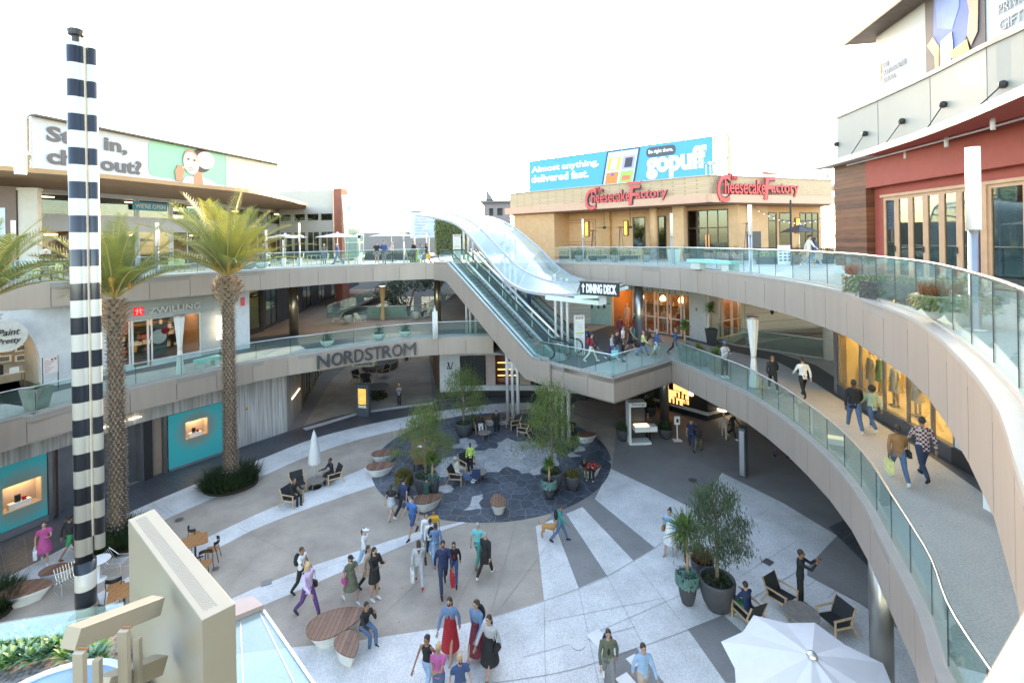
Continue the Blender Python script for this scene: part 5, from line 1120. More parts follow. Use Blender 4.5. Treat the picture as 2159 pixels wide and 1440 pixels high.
for k in(0,.22):
    for(x0,x1,y0,y1)in((a+k,a+k+.05,zb_+k,zt_-k),(b_-k-.05,b_-k,zb_+k,zt_-k),(a+k,b_-k,zt_-k-.05,zt_-k),(a+k,b_-k,zb_+k,zb_+k+.05)):pan(tr,*SA,x0,x1,y0,y1,.03,.04)
part('wall_moulding',tr,mat('moulding_brown',(.35,.18,.10),.6),rs,world=True)
def rcol(px,Y,r,z0,z1,m_,m2,lab,root=rs):
    c_=D(px,480,Y);m=MB();m.smooth=True;m.rings([(c_.x,c_.y,z0+.9,r,r),(c_.x,c_.y,z1,r,r)],20);part('column',m,m_,root,world=True);m=MB();m.rings([(c_.x,c_.y,z0,r+.06,r+.06),(c_.x,c_.y,z0+.9,r+.06,r+.06)],20);part('column_base',m,m2,root,world=True)
M_stoneb=mat('rough_stone_base',(.20,.17,.16),.8,var=.4,vscale=5)
rcol(1378,36.0,.30,Z3,14.7,M_sand,M_stoneb,'')
def scol(x0,x1,S,off,m_,base):
    m=MB();a,b_=sz(x0,480,*S)[0],sz(x1,480,*S)[0];pan(m,*S,a,b_,Z3,14.7,off,.5);part('square_column',m,m_,rs,world=True)
    if base:m=MB();pan(m,*S,a-.05,b_+.05,Z3,Z3+.85,off+.05,.6);part('column_base',m,M_stoneb,rs,world=True)
scol(1407,1431,(A_,B_),-1.0,M_sand,False);scol(1533,1552,SB,.9,M_sand,True)
m=MB();pan(m,*SB,sb(1553)[0],sb(1620)[0],Z3,14.7,.0,.3);L=dirn(*SB)[1]
hB=[(sb(1619)[0],sb(1638)[0],Z3+.05,zz(455)),(sb(1643)[0],sb(1668)[0],Z3+.5,zz(455)),(sb(1686)[0],sb(1726)[0],Z3+.5,zz(455))]
m=MB();wallholes(m,*SB,Z3,14.7,hB,.3,0,None,sb(1553)[0],L+1);part('wall',m,M_sand2,rs,world=True)
m=MB();pan(m,*SB,sb(1552)[0],sb(1616)[0],Z3,14.7,.15,.2);part('wall_pier',m,M_sand,rs,world=True)
for h,nx in zip(hB,(1,1,3)):window(rs,*SB,*h,MATS['bronze_frame'],M_windk,nx,1,.08,rail=zz(472));room(rs,*SB,*h,1.5,MATS['dim_dining'])
m=MB();pan(m,*SB,sb(1552)[0],sb(1600)[0],Z3,Z3+2.0,.18,.05);part('dark_wainscot',m,mat('dark_tile',(.05,.05,.055),.4),rs,world=True)
def sconce(S,x,y0,y1,off=.1):
    s_,za=sz(x,y1,*S);zb_=sz(x,y0,*S)[1];h=MB();pan(h,*S,s_-.20,s_+.20,za-.08,zb_+.08,off,.1);o=part('wall_sconce',h,mat('bronze_sconce',(.12,.07,.04),.4,.5),rs,world=True)
    l=MB();l.smooth=True;d,_=dirn(*S);n=Vector((d.y,-d.x,0));c_=Vector((S[0].x,S[0].y,0))+d*s_+n*(off+.06);l.rings([(c_.x,c_.y,za,.10,.10),(c_.x,c_.y,zb_,.10,.10)],12);part('amber_tube',l,mat('amber_glow',(1,.6,.1),.4,var=0,emit=(1,.48,.05),estr=1.0),o,world=True)
sconce(SA,1187,469,497);sconce(SA,1239,469,497);sconce(SA,1321,468,495);sconce(SB,1562,453,487);sconce(SB,1679,462,490)
for i,(px,py,Y)in enumerate(((1274,480,37.5),(1329,479,36.5))):
    c_=D(px,py,Y);r=thing('ceiling_fan',['left dark ceiling fan hanging in the restaurant porch','right dark ceiling fan hanging in front of the third sconce'][i],'ceiling fan',(c_.x,c_.y,c_.z),.3+i,'ceiling fans under the restaurant porch');m=MB();m.tube([(0,0,.05),(0,0,14.62-c_.z)],.02,6);part('rod',m,M_dark,r);m=MB();m.rings([(0,0,-.1,.12,.12),(0,0,.08,.14,.14)],12);part('motor',m,M_dark,r)
    for k in range(4):m=MB();m.box((.42,0,0),(.6,.12,.015));m.xform(Matrix.Rotation(k*pi/2,4,'Z'));part('fan_blade',m,M_dark,r)
def heater(px,pyt,Y,label,tall=2.25):
    c_=D(px,pyt,Y);z1_=tall;r=thing('patio_heater',label,'heater',(c_.x,c_.y,Z3),0,'pyramid patio heaters');m=MB()
    for a in range(3):q_=2*pi*a/3;m.beam((cos(q_)*.25,sin(q_)*.25,.5),(cos(q_)*.06,sin(q_)*.06,z1_),.025)
    part('frame',m,M_dark,r);m=MB();m.lathe([(.28,0),(.28,.5)],(0,0,0),4);part('gas_housing',m,M_dark,r);m=MB();m.lathe([(.42,0),(.05,.08)],(0,0,z1_),16);part('reflector',m,M_steel,r);return r
heater(1250,486,36.8,'slim dark patio heater beside the second sconce');heater(1308,480,36,'slim dark patio heater left of the round column',2.45);heater(1575,476,33,'patio heater under the sconce right of the entrance',2.5);heater(1755,473,33.6,'patio heater beside the wood clad corner',2.6)
M_redl=mat('sign_red',(.62,.035,.04),.35,var=.04,coat=.3);M_redd=mat('sign_return',(.035,.02,.05),.5)
def script_sign(S,px0,px1,py_base,label):
    s0,zb_=sz(px0,py_base,*S);s1=sz(px1,py_base,*S)[0];W_=s1-s0;H=W_*.20
    r=thing('script_sign',label,'sign',(S[0].x,S[0].y,zb_));d,_=dirn(*S)
    parts=[('C',0,.155,-.22,1.05),('heesecake',.085,.575,.18,.86),('F',.555,.70,-.05,1.02),('actory',.645,1.0,.10,.72),('The',.13,.235,.80,1.10)]
    for off,mm,bold,nm,dep in((.45,M_redl,.012,'red_letter',.06),(.38,M_redd,.03,'letter_shadow',.1)):
        for t,a,b_,z0_,z1_ in parts:
            mb=fit_text(t,(b_-a)*W_,(z1_-z0_)*H,bold=bold,depth=dep,shear=.12 if t in 'CF' else 0);mb.xform(frame(*S,zb_+z0_*H,off)@Matrix.Translation((s0+a*W_+(0 if nm=='red_letter' else .05),0,0)))
            part(nm,mb,mm,r,world=True)
    m=MB();a=s0+.09*W_;c_=zb_+.2*H
    shape_on(m,*S,[(s0+.50*W_,zb_+1.12*H),(s0+.56*W_,zb_+1.26*H),(s0+.70*W_,zb_+1.2*H),(s0+.72*W_,zb_+1.3*H),(s0+.715*W_,zb_+1.12*H),(s0+.57*W_,zb_+1.10*H)],.48,.05)
    part('swash',m,M_redl,r,world=True)
script_sign((A_,B_),1240,1412,437,'red restaurant script sign on the left facing band');script_sign((B_,C_),1502,1672,418,'red restaurant script sign on the right facing band beside the corner')
A2=V(1115,340,(1.6,46.0),(15,35.8));S=(Vector((A2.x,A2.y,0)),Vector((V(1502,290,(1.6,46.0),(15,35.8)).x,V(1502,290,(1.6,46.0),(15,35.8)).y,0)))
bb=thing('billboard','bright blue rooftop billboard with white delivery slogan above the restaurant','billboard',(8,41,16.5));L=dirn(*S)[1];zt_=sz(1115,342,*S)[1];zt2=sz(1502,285,*S)[1];zt_=(zt_+zt2)/2;zb_=16.4;H=zt_-17.2
m=MB();pan(m,*S,0,L,zb_,zt_,0,.15);part('poster_face',m,mat('poster_sky_blue',(.055,.34,.60),.5,var=.02),bb,world=True)
def up(px,py):return sz(px,py,*S)
M_pw=mat('print_bright_white',(.80,.82,.86),.5,var=0)
for t,(x0,y0),(x1,y1)in(('Almost anything,',(1121,369),(1263,347)),('delivered fast.',(1121,387),(1242,371))):
    a,z0_=up(x0,y0);b_,z1_=up(x0,y0-19);c_=up(x1,y1)[0];line_on(t,S,a,c_,z0_,z0_+.72,M_pw,.03,.04,bb)
a,z0_=up(1363,380);b_=up(1490,340)[0];line_on('gopuff',S,a,b_,z0_+.0,z0_+2.25,M_pw,.03,.05,bb)
a,z0_=up(1363,337);b_,z1_=up(1425,331);m=MB();shape_on(m,*S,rrect(a,z0_+.15,b_,z0_+.92,.3),.03,.02);part('slogan_pill',m,M_ink,bb,world=True);line_on('Be right there.',S,a+.2,b_-.2,z0_+.34,z0_+.72,M_pw,.05,.03,bb)
a=up(1267,400)[0];b_=up(1352,400)[0];W_=b_-a;m=MB();zz0,zz1=zb_+.1,zt_-.12;sk=.18*W_
def par(u0,v0,u1,v1):f=lambda u,v:(a+W_*u*.82+sk*v,zz0+(zz1-zz0)*v);return[f(u0,v0),f(u1,v0),f(u1,v1),f(u0,v1)]
shape_on(m,*S,par(0,0,1,1),.03,.02,0);shape_on(m,*S,par(.05,.0,.95,.97),.05,.02,1)
for(u,v,i)in((.10,.50,2),(.54,.50,3),(.10,.12,4),(.54,.12,5)):shape_on(m,*S,par(u,v,u+.37,v+.33),.065,.012,i)
shape_on(m,*S,par(.2,.87,.8,.94),.065,.012,6);shape_on(m,*S,par(.20,.53,.38,.80),.08,.012,6);shape_on(m,*S,par(.62,.54,.84,.78),.08,.012,0);shape_on(m,*S,par(.2,.12,.38,.36),.08,.012,4);shape_on(m,*S,par(.26,.36,.33,.42),.08,.012,8)
for u in(.6,.72):q_=par(u,.22,u+.13,.34);shape_on(m,*S,q_,.08,.012,7)
part('printed_phone',m,[mat('print_phone_black',(.04,.045,.06),.5,var=0),mat('print_screen',(.50,.70,.82),.5,var=0),mat('print_yellow',(.62,.46,.06),.5,var=0),mat('print_lilac',(.42,.34,.66),.5,var=0),mat('print_orange',(.70,.22,.05),.5,var=0),mat('print_lime',(.35,.55,.10),.5,var=0),mat('print_pale',(.72,.76,.80),.5,var=0),mat('print_tomato',(.62,.18,.10),.5,var=0),mat('print_blue',(.05,.08,.45),.5,var=0)],bb,world=True)
m=MB();M_tans=mat('tan_steel',(.45,.35,.24),.5,.3);pan(m,*S,0,L+.9,zt_+.12,zt_+.22,.12,.1);d,_=dirn(*S);n=Vector((d.y,-d.x,0))
for k in range(8):q_=S[0]+d*L*k/7;m.beam((q_.x,q_.y,zt_-.05),(q_.x,q_.y,zt_+.2),.07)
q_=S[0]+d*(L+.9)-n*.9;q2=S[0]+d*(L+.15);m.beam((q_.x,q_.y,16),(q_.x,q_.y,zt_+.1),.22);m.beam((q2.x,q2.y,16),(q2.x,q2.y,zt_),.12);m.beam((q2.x,q2.y,zt_),(q_.x,q_.y,zt_+.1),.12);m.beam((q2.x,q2.y,17),(q_.x,q_.y,18.4),.1)
for k in range(9):z=16.6+k*.42;m.beam((q2.x,q2.y,z),(q_.x,q_.y,z),.025)
part('steel_frame',m,M_tans,bb,world=True)
wm=thing('roof_light','small twin headed light on a stem above the blue billboard','lamp',tuple(D(1176,338,43.5)));m=MB();m.beam((0,0,0),(0,0,.55),.05);part('stem',m,M_tans,wm);m=MB();m.beam((-.7,0,.72),(0,0,.48),.12,.06);m.beam((.7,0,.78),(0,0,.48),.12,.06);part('lamp_head',m,M_tans,wm)
for i,(px,pyb,pyt,Y,sgn)in enumerate(((1489,370,340,31.8,-1),(1498,368,345,31.8,0))):
    c_=D(px,pyb,Y);h=D(px,pyt,Y).z-c_.z;r=thing('roof_lamp',['curved necked dome lamp on the restaurant roof corner','square headed lamp on the restaurant roof corner'][i],'lamp',(c_.x,c_.y,16.5));h+=c_.z-16.5;m=MB();m.tube([(0,0,0),(0,0,h*.7),(sgn*.15,0,h*.95),(sgn*.35,0,h)],.03,6);part('stem',m,M_alu,r);m=MB()
    if i==0:m.lathe([(.2,0),(.12,.12),(.02,.16)],(-.4,0,h-.12),12)
    else:m.box((0,0,h),(.35,.3,.25))
    part('lamp_head',m,M_alu if i==0 else M_bcream,r)
# ================================================================ right building
WX=14.0
S=(Vector((13.9,20.55,0)),Vector((13.9,18.75,0)))
rb=thing('red_building','red walled restaurant with oak folding doors and wood clad corner on the right','building',(15,14,Z3))
zr=15.28
m=MB();m.prism([(13.75,20.55),(13.75,18.72),(15.2,18.72),(15.2,20.55)],Z3+.35,zr);part('wood_cladding',m,M_barn,rb,world=True)
m=MB();m.prism([(13.72,20.6),(13.72,18.68),(15.2,18.68),(15.2,20.6)],Z3,Z3+.35);part('pier_base',m,M_offwhite,rb,world=True)
M_red=mat('brick_red_stucco',(.37,.075,.05),.7,var=.06,bump=.15);S=(Vector((14.05,18.68,0)),Vector((13.3,7.0,0)))
def sr(x,y):return sz(x,y,*S)
zhd=sr(1866,417)[1];doorx=[1864,1899,1929,1959,1990,2030,2047]
grp=[[1866,1897,1926],[1926,1958,1991],[1991,2028,2062]]
L=dirn(*S)[1];d1a,d1b=sr(1864,450)[0],sr(2064,450)[0];d2a,d2b=sr(2084,450)[0],L-.1
m=MB();wallholes(m,*S,Z3,zhd+.5,[(d1a,d1b,Z3+.02,zhd),(d2a,d2b,Z3+.02,zhd)],.25);part('wall',m,M_red,rb,world=True)
m=MB();pan(m,*S,-.1,L,zhd+.42,zr,.30,.5);part('upper_band',m,M_red,rb,world=True)
m=MB();pan(m,*S,d1b,d2a,Z3,zhd,.06,.1);part('oak_post',m,mat('oak_trim',(.52,.30,.17),.5,var=.1),rb,world=True)
M_oak=MATS['oak_trim']
for(g0,g1,nleaf)in((d1a,d1b,6),(d2a,d2b,6)):
    for k in range(nleaf):
        a=g0+(g1-g0)*k/nleaf;b_=g0+(g1-g0)*(k+1)/nleaf
        w=window(rb,*S,a,b_,Z3+.05,zhd,M_oak,M_windk,1,1,.11,name='folding_door')
        if k%2==0:h=MB();pan(h,*S,b_-.09,b_-.05,Z3+1.0,Z3+1.2,.06,.03);part('handle',h,M_dark,w,world=True)
m=MB();pan(m,*S,d1a-.1,L,zhd,zhd+.1,.08,.15);part('door_head',m,M_oak,rb,world=True)
room(rb,*S,.3,L,Z3,zhd,5.0,mat('dining_olive',(.16,.15,.08),.7,var=.2,vscale=.7),mat('dining_floor',(.10,.16,.14),.35),off=-.3)
for k,(sx_,dep)in enumerate(((1.2,2.2),(3.2,2.6),(6.2,2.0),(8.0,2.8))):
    A2,B2=back(*S,dep);l=MB();pan(l,A2,B2,sx_,sx_+.28,zhd-1.3,zhd-.35,0,.15);part('paper_lantern',l,mat('lantern_glow',(1,.9,.6),.5,var=0,emit=(1,.78,.42),estr=1.2),rb,world=True)
for k in range(8):
    A2,B2=back(*S,1.6+.5*(k%3));t_=MB();x=.8+k*1.2;pan(t_,A2,B2,x,x+.7,Z3+.70,Z3+.74,.4,.7);pan(t_,A2,B2,x+.32,x+.38,Z3,Z3+.7,.05,.05);part('dining_table',t_,M_dark,rb,world=True)
pp=smooth_line([P(x,y,17.5)for x,y in((1764,247),(1850,209),(1960,157),(2079,95),(2159,57))]+[Vector((12.2,9,17.5)),Vector((11.6,5,17.5))],4)
pp=[Vector((p.x,p.y,0))for p in pp];m=MB();jm=MB();cpm=MB()
for i,(a,b_)in enumerate(zip(pp,pp[1:])):pan(m,a,b_,0,dirn(a,b_)[1],zr,17.42,0,.3);pan(cpm,a,b_,0,dirn(a,b_)[1],17.42,17.55,.06,.5)
for i in(4,8,12,16):a,b_=pp[i],pp[i+1];pan(jm,a,b_,0,.02,zr+.1,17.42,.004,.05)
part('parapet',m,mat('pale_grey_panel',(.31,.31,.285),.6,var=.04,vscale=.6),rb,world=True);part('coping',cpm,mat('taupe_coping',(.40,.33,.28),.5),rb,world=True);part('panel_joint',jm,M_fasciad,rb,world=True)
ce=smooth_line([P(x,y,zr)for x,y in((1704,361),(1741,352),(1789,339),(1859,318),(1946,289),(2039,253),(2141,209))]+[Vector((10.3,8.5,zr)),Vector((9.8,5,zr))],4)
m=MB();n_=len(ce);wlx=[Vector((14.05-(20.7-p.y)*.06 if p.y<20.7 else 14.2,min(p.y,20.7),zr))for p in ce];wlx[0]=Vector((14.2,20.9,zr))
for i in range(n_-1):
    mi=0 if ce[i].y>18.2 else 1  # nearer underside takes the wall red, painting in its reflected tint
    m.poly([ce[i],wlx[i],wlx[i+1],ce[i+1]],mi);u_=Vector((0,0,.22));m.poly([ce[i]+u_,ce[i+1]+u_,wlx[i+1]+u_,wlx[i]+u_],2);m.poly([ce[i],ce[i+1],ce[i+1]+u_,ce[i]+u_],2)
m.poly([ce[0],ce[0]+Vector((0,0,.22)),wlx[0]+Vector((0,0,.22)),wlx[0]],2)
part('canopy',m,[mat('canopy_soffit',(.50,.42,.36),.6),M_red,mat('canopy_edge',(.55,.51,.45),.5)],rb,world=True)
m=MB();tr_=[a.lerp(b_,.62)+Vector((0,0,-.06))for a,b_ in zip(ce,wlx)];m.tube(tr_[6:],.03,6);part('canopy_track',m,M_offwhite,rb,world=True)
for i,(ax,ay,ex,ey)in enumerate(((1768,305,1743,350),(1838,283,1789,334),(1920,257,1859,314),(2011,222,1946,284),(2115,180,2039,247))):
    e=P(ex,ey,zr+.2);j=min(range(len(pp)),key=lambda q_:abs((pp[q_].x/pp[q_].y*F)-(ax-CX)));a=pp[j];a_=Vector((a.x-.08,a.y-.05,zat(a.x,a.y,ay)))
    m=MB();m.tube([a_,e],.018,6);rr=part('tie_rod',m,M_dark,rb,world=True);m=MB();m.ball(a_,.11,10,6);part('rod_anchor',m,M_dark,rr,world=True)
for i,(px,py)in enumerate(((1744,362),(1831,342),(1909,318),(1995,291),(2093,251))):
    c_=P(px,py,zr-.02);m=MB();m.smooth=True;m.rings([(c_.x,c_.y,zr-.30,.055,.055),(c_.x,c_.y,zr,.055,.055)],12);part('downlight',m,M_offwhite,rb,world=True)
S=(V(1848,150,(15.0,18.6),(13.6,10.5)),Vector((13.0,7.0,0)));S[0].z=0;bn=thing('roof_banner','white rooftop banner with a blue aproned cook printed on it','banner',(14.8,16,17.4));L=dirn(*S)[1];zt_=sz(1850,82,*S)[1]+.1
m=MB();pan(m,*S,0,L,17.3,zt_,0,.25);part('banner_face',m,mat('banner_white',(.38,.42,.46),.6,var=.02),bn,world=True)
m=MB();pan(m,*S,-.7,L,zt_,zt_+.12,.9,1.4);part('roof_overhang',m,mat('dark_overhang',(.12,.085,.055),.5,var=.3),bn,world=True)
a,b_=sr(1953,100)[0],0;a=sz(1953,100,*S)[0];b_=sz(2079,50,*S)[0];W_=b_-a;zb0=17.35;H=zt_-zb0;m=MB()
f=lambda l:[(a+W_*u,zb0+H*v)for u,v in l]
shape_on(m,*S,f([(0,0),(1,0),(1,.99),(0,.99)]),.02,.02,0);shape_on(m,*S,f([(.18,.99),(.16,.55),(.30,.30),(.12,.05),(.45,.04),(.75,.40),(.80,.99)]),.035,.012,1)
shape_on(m,*S,f([(.20,.99),(.24,.62),(.50,.52),(.62,.70),(.66,.99)]),.045,.012,2);shape_on(m,*S,f([(.72,.86),(.86,.90),(.92,.70),(.90,.36),(.80,.26),(.74,.38),(.78,.60)]),.05,.012,3)
shape_on(m,*S,f([(.04,.50),(.16,.56),(.28,.40),(.26,.10),(.20,.10),(.18,.34)]),.05,.012,3);shape_on(m,*S,f([(.20,.42),(.27,.44),(.25,.15),(.10,.02),(.04,.02),(.20,.18)]),.06,.012,4)
shape_on(m,*S,f([(.46,.30),(.74,.34),(.78,.22),(.50,.22)]),.06,.012,4);shape_on(m,*S,f([(.30,.46),(.50,.50),(.52,.34),(.44,.10),(.30,.08)]),.058,.012,5)
part('printed_cook',m,[mat('print_charcoal',(.05,.05,.065),.6,var=.1),mat('print_apron',(.09,.16,.45),.6,var=.15,vscale=1.5),mat('print_apron_light',(.17,.27,.60),.6,var=.15,vscale=1.5),mat('print_hand',(.56,.33,.24),.6,var=.05),mat('print_dough',(.66,.50,.16),.6,var=.05),mat('print_machine',(.22,.22,.22),.3,.5,var=.4,vscale=4)],bn,world=True)
M_thin=mat('print_thin_grey',(.34,.36,.40),.6,var=0);a=sz(1863,150,*S)[0]
c0=sz(1862,175,*S)
for i,(t,w)in enumerate((('THE',.38),('GOURMANDISE',1.45),('SCHOOL',.82))):line_on(t,S,c0[0]+.05,c0[0]+.05+w,c0[1]+.55-i*.30,c0[1]+.75-i*.30,M_thin,.03,-.006,bn)
m=MB();shape_on(m,*S,[(c0[0]-.12,c0[1]-.05),(c0[0]-.07,c0[1]+.3),(c0[0]-.17,c0[1]+.3)],.03);shape_on(m,*S,blob(c0[0]-.12,c0[1]+.6,.06,.25,14),.03);part('whisk_mark',m,mat('print_coral',(.70,.26,.18),.6,var=0),bn,world=True)
a=sz(2107,60,*S);line_on('PRIVATE EVENTS',S,a[0]+.02,a[0]+2.6,sz(2107,33,*S)[1],sz(2107,33,*S)[1]+.30,M_thin,.03,-.006,bn);line_on('GIFT SETS',S,a[0]+.05,a[0]+1.7,sz(2109,68,*S)[1],sz(2109,68,*S)[1]+.30,M_thin,.03,-.006,bn)
# ================================================================ escalators with glass canopy
B0=P(1140,757,Z2);T0=Vector((-4.75,36.0,Z3));dv=Vector((T0.x-B0.x,T0.y-B0.y,0));run=dv.length;dv.normalize();nv=Vector((-dv.y,dv.x,0));
if nv.x<0:nv=-nv
def E(s,t,z):return Vector((B0.x+dv.x*s+nv.x*t,B0.y+dv.y*s+nv.y*t,z))
s1,s2=.35,run-.5;H=Z3-Z2
def ez(s):return Z2+H*min(1,max(0,(s-s1)/(s2-s1)))
es=thing('escalator_pair','pair of escalators rising under the glass canopy to the upper deck','escalator',tuple(B0))
M_step=mat('escalator_step',(.20,.24,.25),.45,.5,var=.1,vscale=6);M_gesc=glass('escalator_glass',(.66,.86,.82),.06,dark=.06)
def truss(t0,t1,name,m_):
    m=MB();lo=[(-1.2,Z2-1.27),(s1+.6,Z2-1.27),(s2+.25,Z3-1.27),(run+1.5,Z3-1.27)];hi=[(-1.2,Z2+.05),(s1-.1,Z2+.05),(s2-.1,Z3+.05),(run+1.5,Z3+.05)]
    b=len(m.v)
    for t in(t0,t1):
        for s_,z in lo+hi[::-1]:m.v.append(E(s_,t,z))
    m.face([b+i for i in range(8)]);m.face([b+8+i for i in reversed(range(8))])
    for i in range(8):j=(i+1)%8;m.face((b+j,b+i,b+8+i,b+8+j))
    return part(name,m,m_,es,world=True)
truss(-.42,-.32,'side_cladding',M_fascia);truss(3.95,4.05,'side_cladding',M_fascia)
m=MB()
for(s_,z0_,s_2,z1_)in((s1+.5,Z2-1.2,s2+.2,Z3-1.2),):b=len(m.v);m.v+=[E(s_,-.32,z0_),E(s_,3.95,z0_),E(s_2,3.95,z1_),E(s_2,-.32,z1_)];m.face((b,b+1,b+2,b+3))
part('underside',m,M_fascia,es,world=True)
m=MB();m.beam(E(-.3,-.37,Z2+.1),E(s1,-.37,Z2+.12),.16,.1);m.beam(E(s1-.05,-.37,Z2+.12),E(s2,-.37,Z3+.10),.16,.1);m.beam(E(s2-.05,-.37,Z3+.10),E(run+1.4,-.37,Z3+.10),.16,.1);part('side_coping',m,M_alu,es,world=True)
for(t0,t1)in((0.0,1.05),(2.25,3.3)):
    m=MB();nst=26
    for k in range(nst):
        sA=s1+(s2-s1)*k/nst;sB=s1+(s2-s1)*(k+1)/nst;z=ez(sA)+.02
        b=len(m.v)
        for(s_,zz_)in((sA,z-.3),(sA,z+H/nst),(sB,z+H/nst),(sB,z-.1)):
            for t in(t0,t1):m.v.append(E(s_,t,zz_))
        m.face((b,b+1,b+3,b+2));m.face((b+2,b+3,b+5,b+4))
    part('steps',m,M_step,es,world=True)
    m=MB();
    for(sA,sB,z)in((-1.2,s1,Z2),(s2,run+1.2,Z3)):b=len(m.v);m.v+=[E(sA,t0,z+.03),E(sA,t1,z+.03),E(sB,t1,z+.03),E(sB,t0,z+.03)];m.face((b,b+1,b+2,b+3))
    part('comb_plate',m,M_steel,es,world=True)
    for t in(t0-.10,t1+.10):
        m=MB()
        for(sA,sB)in((-.9,s1),(s1,s2),(s2,run+1.0)):
            a,b_=E(sA,t,ez(sA)),E(sB,t,ez(sB));m.beam(a+Vector((0,0,.12)),b_+Vector((0,0,.12)),.20,.22)
        part('skirt',m,M_alu,es,world=True)
        m=MB();tops=[]
        for(sA,sB)in((-.9,s1),(s1,s2),(s2,run+1.0)):
            b=len(m.v);m.v+=[E(sA,t,ez(sA)+.2),E(sB,t,ez(sB)+.2),E(sB,t,ez(sB)+.95),E(sA,t,ez(sA)+.95)];m.face((b,b+1,b+2,b+3))
        part('balustrade_glass',m,M_gesc,es,world=True)
        m=MB();m.smooth=True;pts=[]
        for k in range(9):a=-pi/2+pi*k/8*-1;pts.append((-.9-cos(-pi/2+pi*k/8)*.38,ez(0)+.60+sin(-pi/2+pi*k/8)*.38))
        pts+=[(-.6,Z2+.98),(s1,Z2+.99),(s1+.4,ez(s1+.4)+.97),(s2-.3,ez(s2-.3)+.98),(s2+.2,Z3+.99),(run+.9,Z3+.98)]
        for k in range(9):a=pi/2-pi*k/8;pts.append((run+1.0+cos(a)*.38,Z3+.60+sin(a)*.38))
        m.tube([E(s_,t,z)for s_,z in pts],.042,8);part('rubber_handrail',m,M_black,es,world=True)
m=MB();m.smooth=True;m.tube([E(s1-.2,1.68,Z2+1.0),E(s2,1.68,Z3+1.0)],.10,10);part('middle_guard_tube',m,M_steel,es,world=True)
m=MB()
for k in range(6):s_=s1+(s2-s1)*(k+.5)/6;m.beam(E(s_,1.68,ez(s_)-.1),E(s_,1.68,ez(s_)+.95),.05)
part('guard_post',m,M_alu,es,world=True)
m=MB();b=len(m.v);m.v+=[E(s1,1.3,Z2),E(s1,2.05,Z2),E(s2,2.05,Z3),E(s2,1.3,Z3)];m.face((b,b+1,b+2,b+3));part('middle_deck_plate',m,M_dark,es,world=True)
PL=lambda t:(E(0,t,0),E(1,t,0))
eL=[V(x,y,*PL(-.6))for x,y in((878,455),(905,457),(950,467),(982,488),(1025,540),(1050,572),(1075,597),(1112,614),(1162,621),(1212,621))]
eR=[V(x,y,*PL(4.4))for x,y in((935,452),(975,452),(1005,455),(1040,460),(1080,477),(1125,512),(1150,536),(1175,562),(1205,582),(1236,592))]
eL=resample(smooth_line(eL,4),100)and smooth_line(eL,4);eR=smooth_line(eR,4)
def norm(l,n=24):
    Ls=[0]
    for a,b_ in zip(l,l[1:]):Ls.append(Ls[-1]+(b_-a).length)
    out=[]
    for k in range(n+1):
        s_=Ls[-1]*k/n;j=0
        while j<len(Ls)-2 and Ls[j+1]<s_:j+=1
        out.append(l[j].lerp(l[j+1],(s_-Ls[j])/max(1e-6,Ls[j+1]-Ls[j])))
    return out
eL,eR=norm(eL),norm(eR)
cn=thing('glass_canopy','wave shaped glass canopy covering the escalators','canopy',tuple(E(run/2,2,Z2)))
M_cang=glass('canopy_glass',(.84,.94,.95),.10,rough=.12,dark=.32);NC=len(eL)
def cpt(i,w):p_=eL[i].lerp(eR[i],w);return p_+Vector((0,0,.35*sin(pi*w)))
for w0_,w1_ in((0,.28),(.28,.98)):
    for k in range(0,NC-1,3):
        m=MB();m.smooth=True;hi_=min(k+3,NC-1);cols_=5
        for i in range(k,hi_+1):
            for j in range(cols_+1):m.v.append(cpt(i,w0_+(w1_-w0_)*j/cols_))
        for i in range(hi_-k):
            for j in range(cols_):b=i*(cols_+1)+j;m.face((b,b+1,b+cols_+2,b+cols_+1))
        part('glass_sheet',m,M_cang,cn,world=True)
for w in(0,.28,.98):
    m=MB()
    for i in range(NC-1):m.beam(cpt(i,w)+Vector((0,0,-.02)),cpt(i+1,w)+Vector((0,0,-.02)),.09 if w else .14,.16)
    part('edge_beam',m,mat('canopy_grey',(.50,.52,.56),.4,.4),cn,world=True)
for k in range(0,NC,3):
    m=MB();
    for j in range(6):m.beam(cpt(k,j/6*.98)+Vector((0,0,-.06)),cpt(k,(j+1)/6*.98)+Vector((0,0,-.06)),.05,.09)
    part('cross_rib',m,MATS['canopy_grey'],cn,world=True)
ce_=cpt(NC-1,.5);m=MB();a,b_=cpt(NC-1,0),cpt(NC-1,.98);tipp=D(1324,606,a.y-.6)
m.poly([a,b_,Vector((tipp.x,tipp.y+.8,tipp.z+.05)),Vector((D(1262,621,a.y-.9).x,a.y-.9,D(1262,621,a.y-.9).z))]);part('end_awning',m,M_cang,cn,world=True)
m=MB();m.beam(a-Vector((0,0,.15)),D(1262,624,a.y-.9),.10,.2);m.beam(D(1262,624,a.y-.9),tipp,.08,.15);m.beam(D(1150,627,a.y+.2),D(1270,640,a.y-.4),.12,.22);part('awning_beam',m,mat('mint_steel',(.55,.66,.60),.4),cn,world=True)
q_=D(1270,632,a.y-.5);m=MB();m.box((q_.x,q_.y,q_.z),(.35,.3,.45));part('junction_box',m,M_pwhite,cn,world=True)
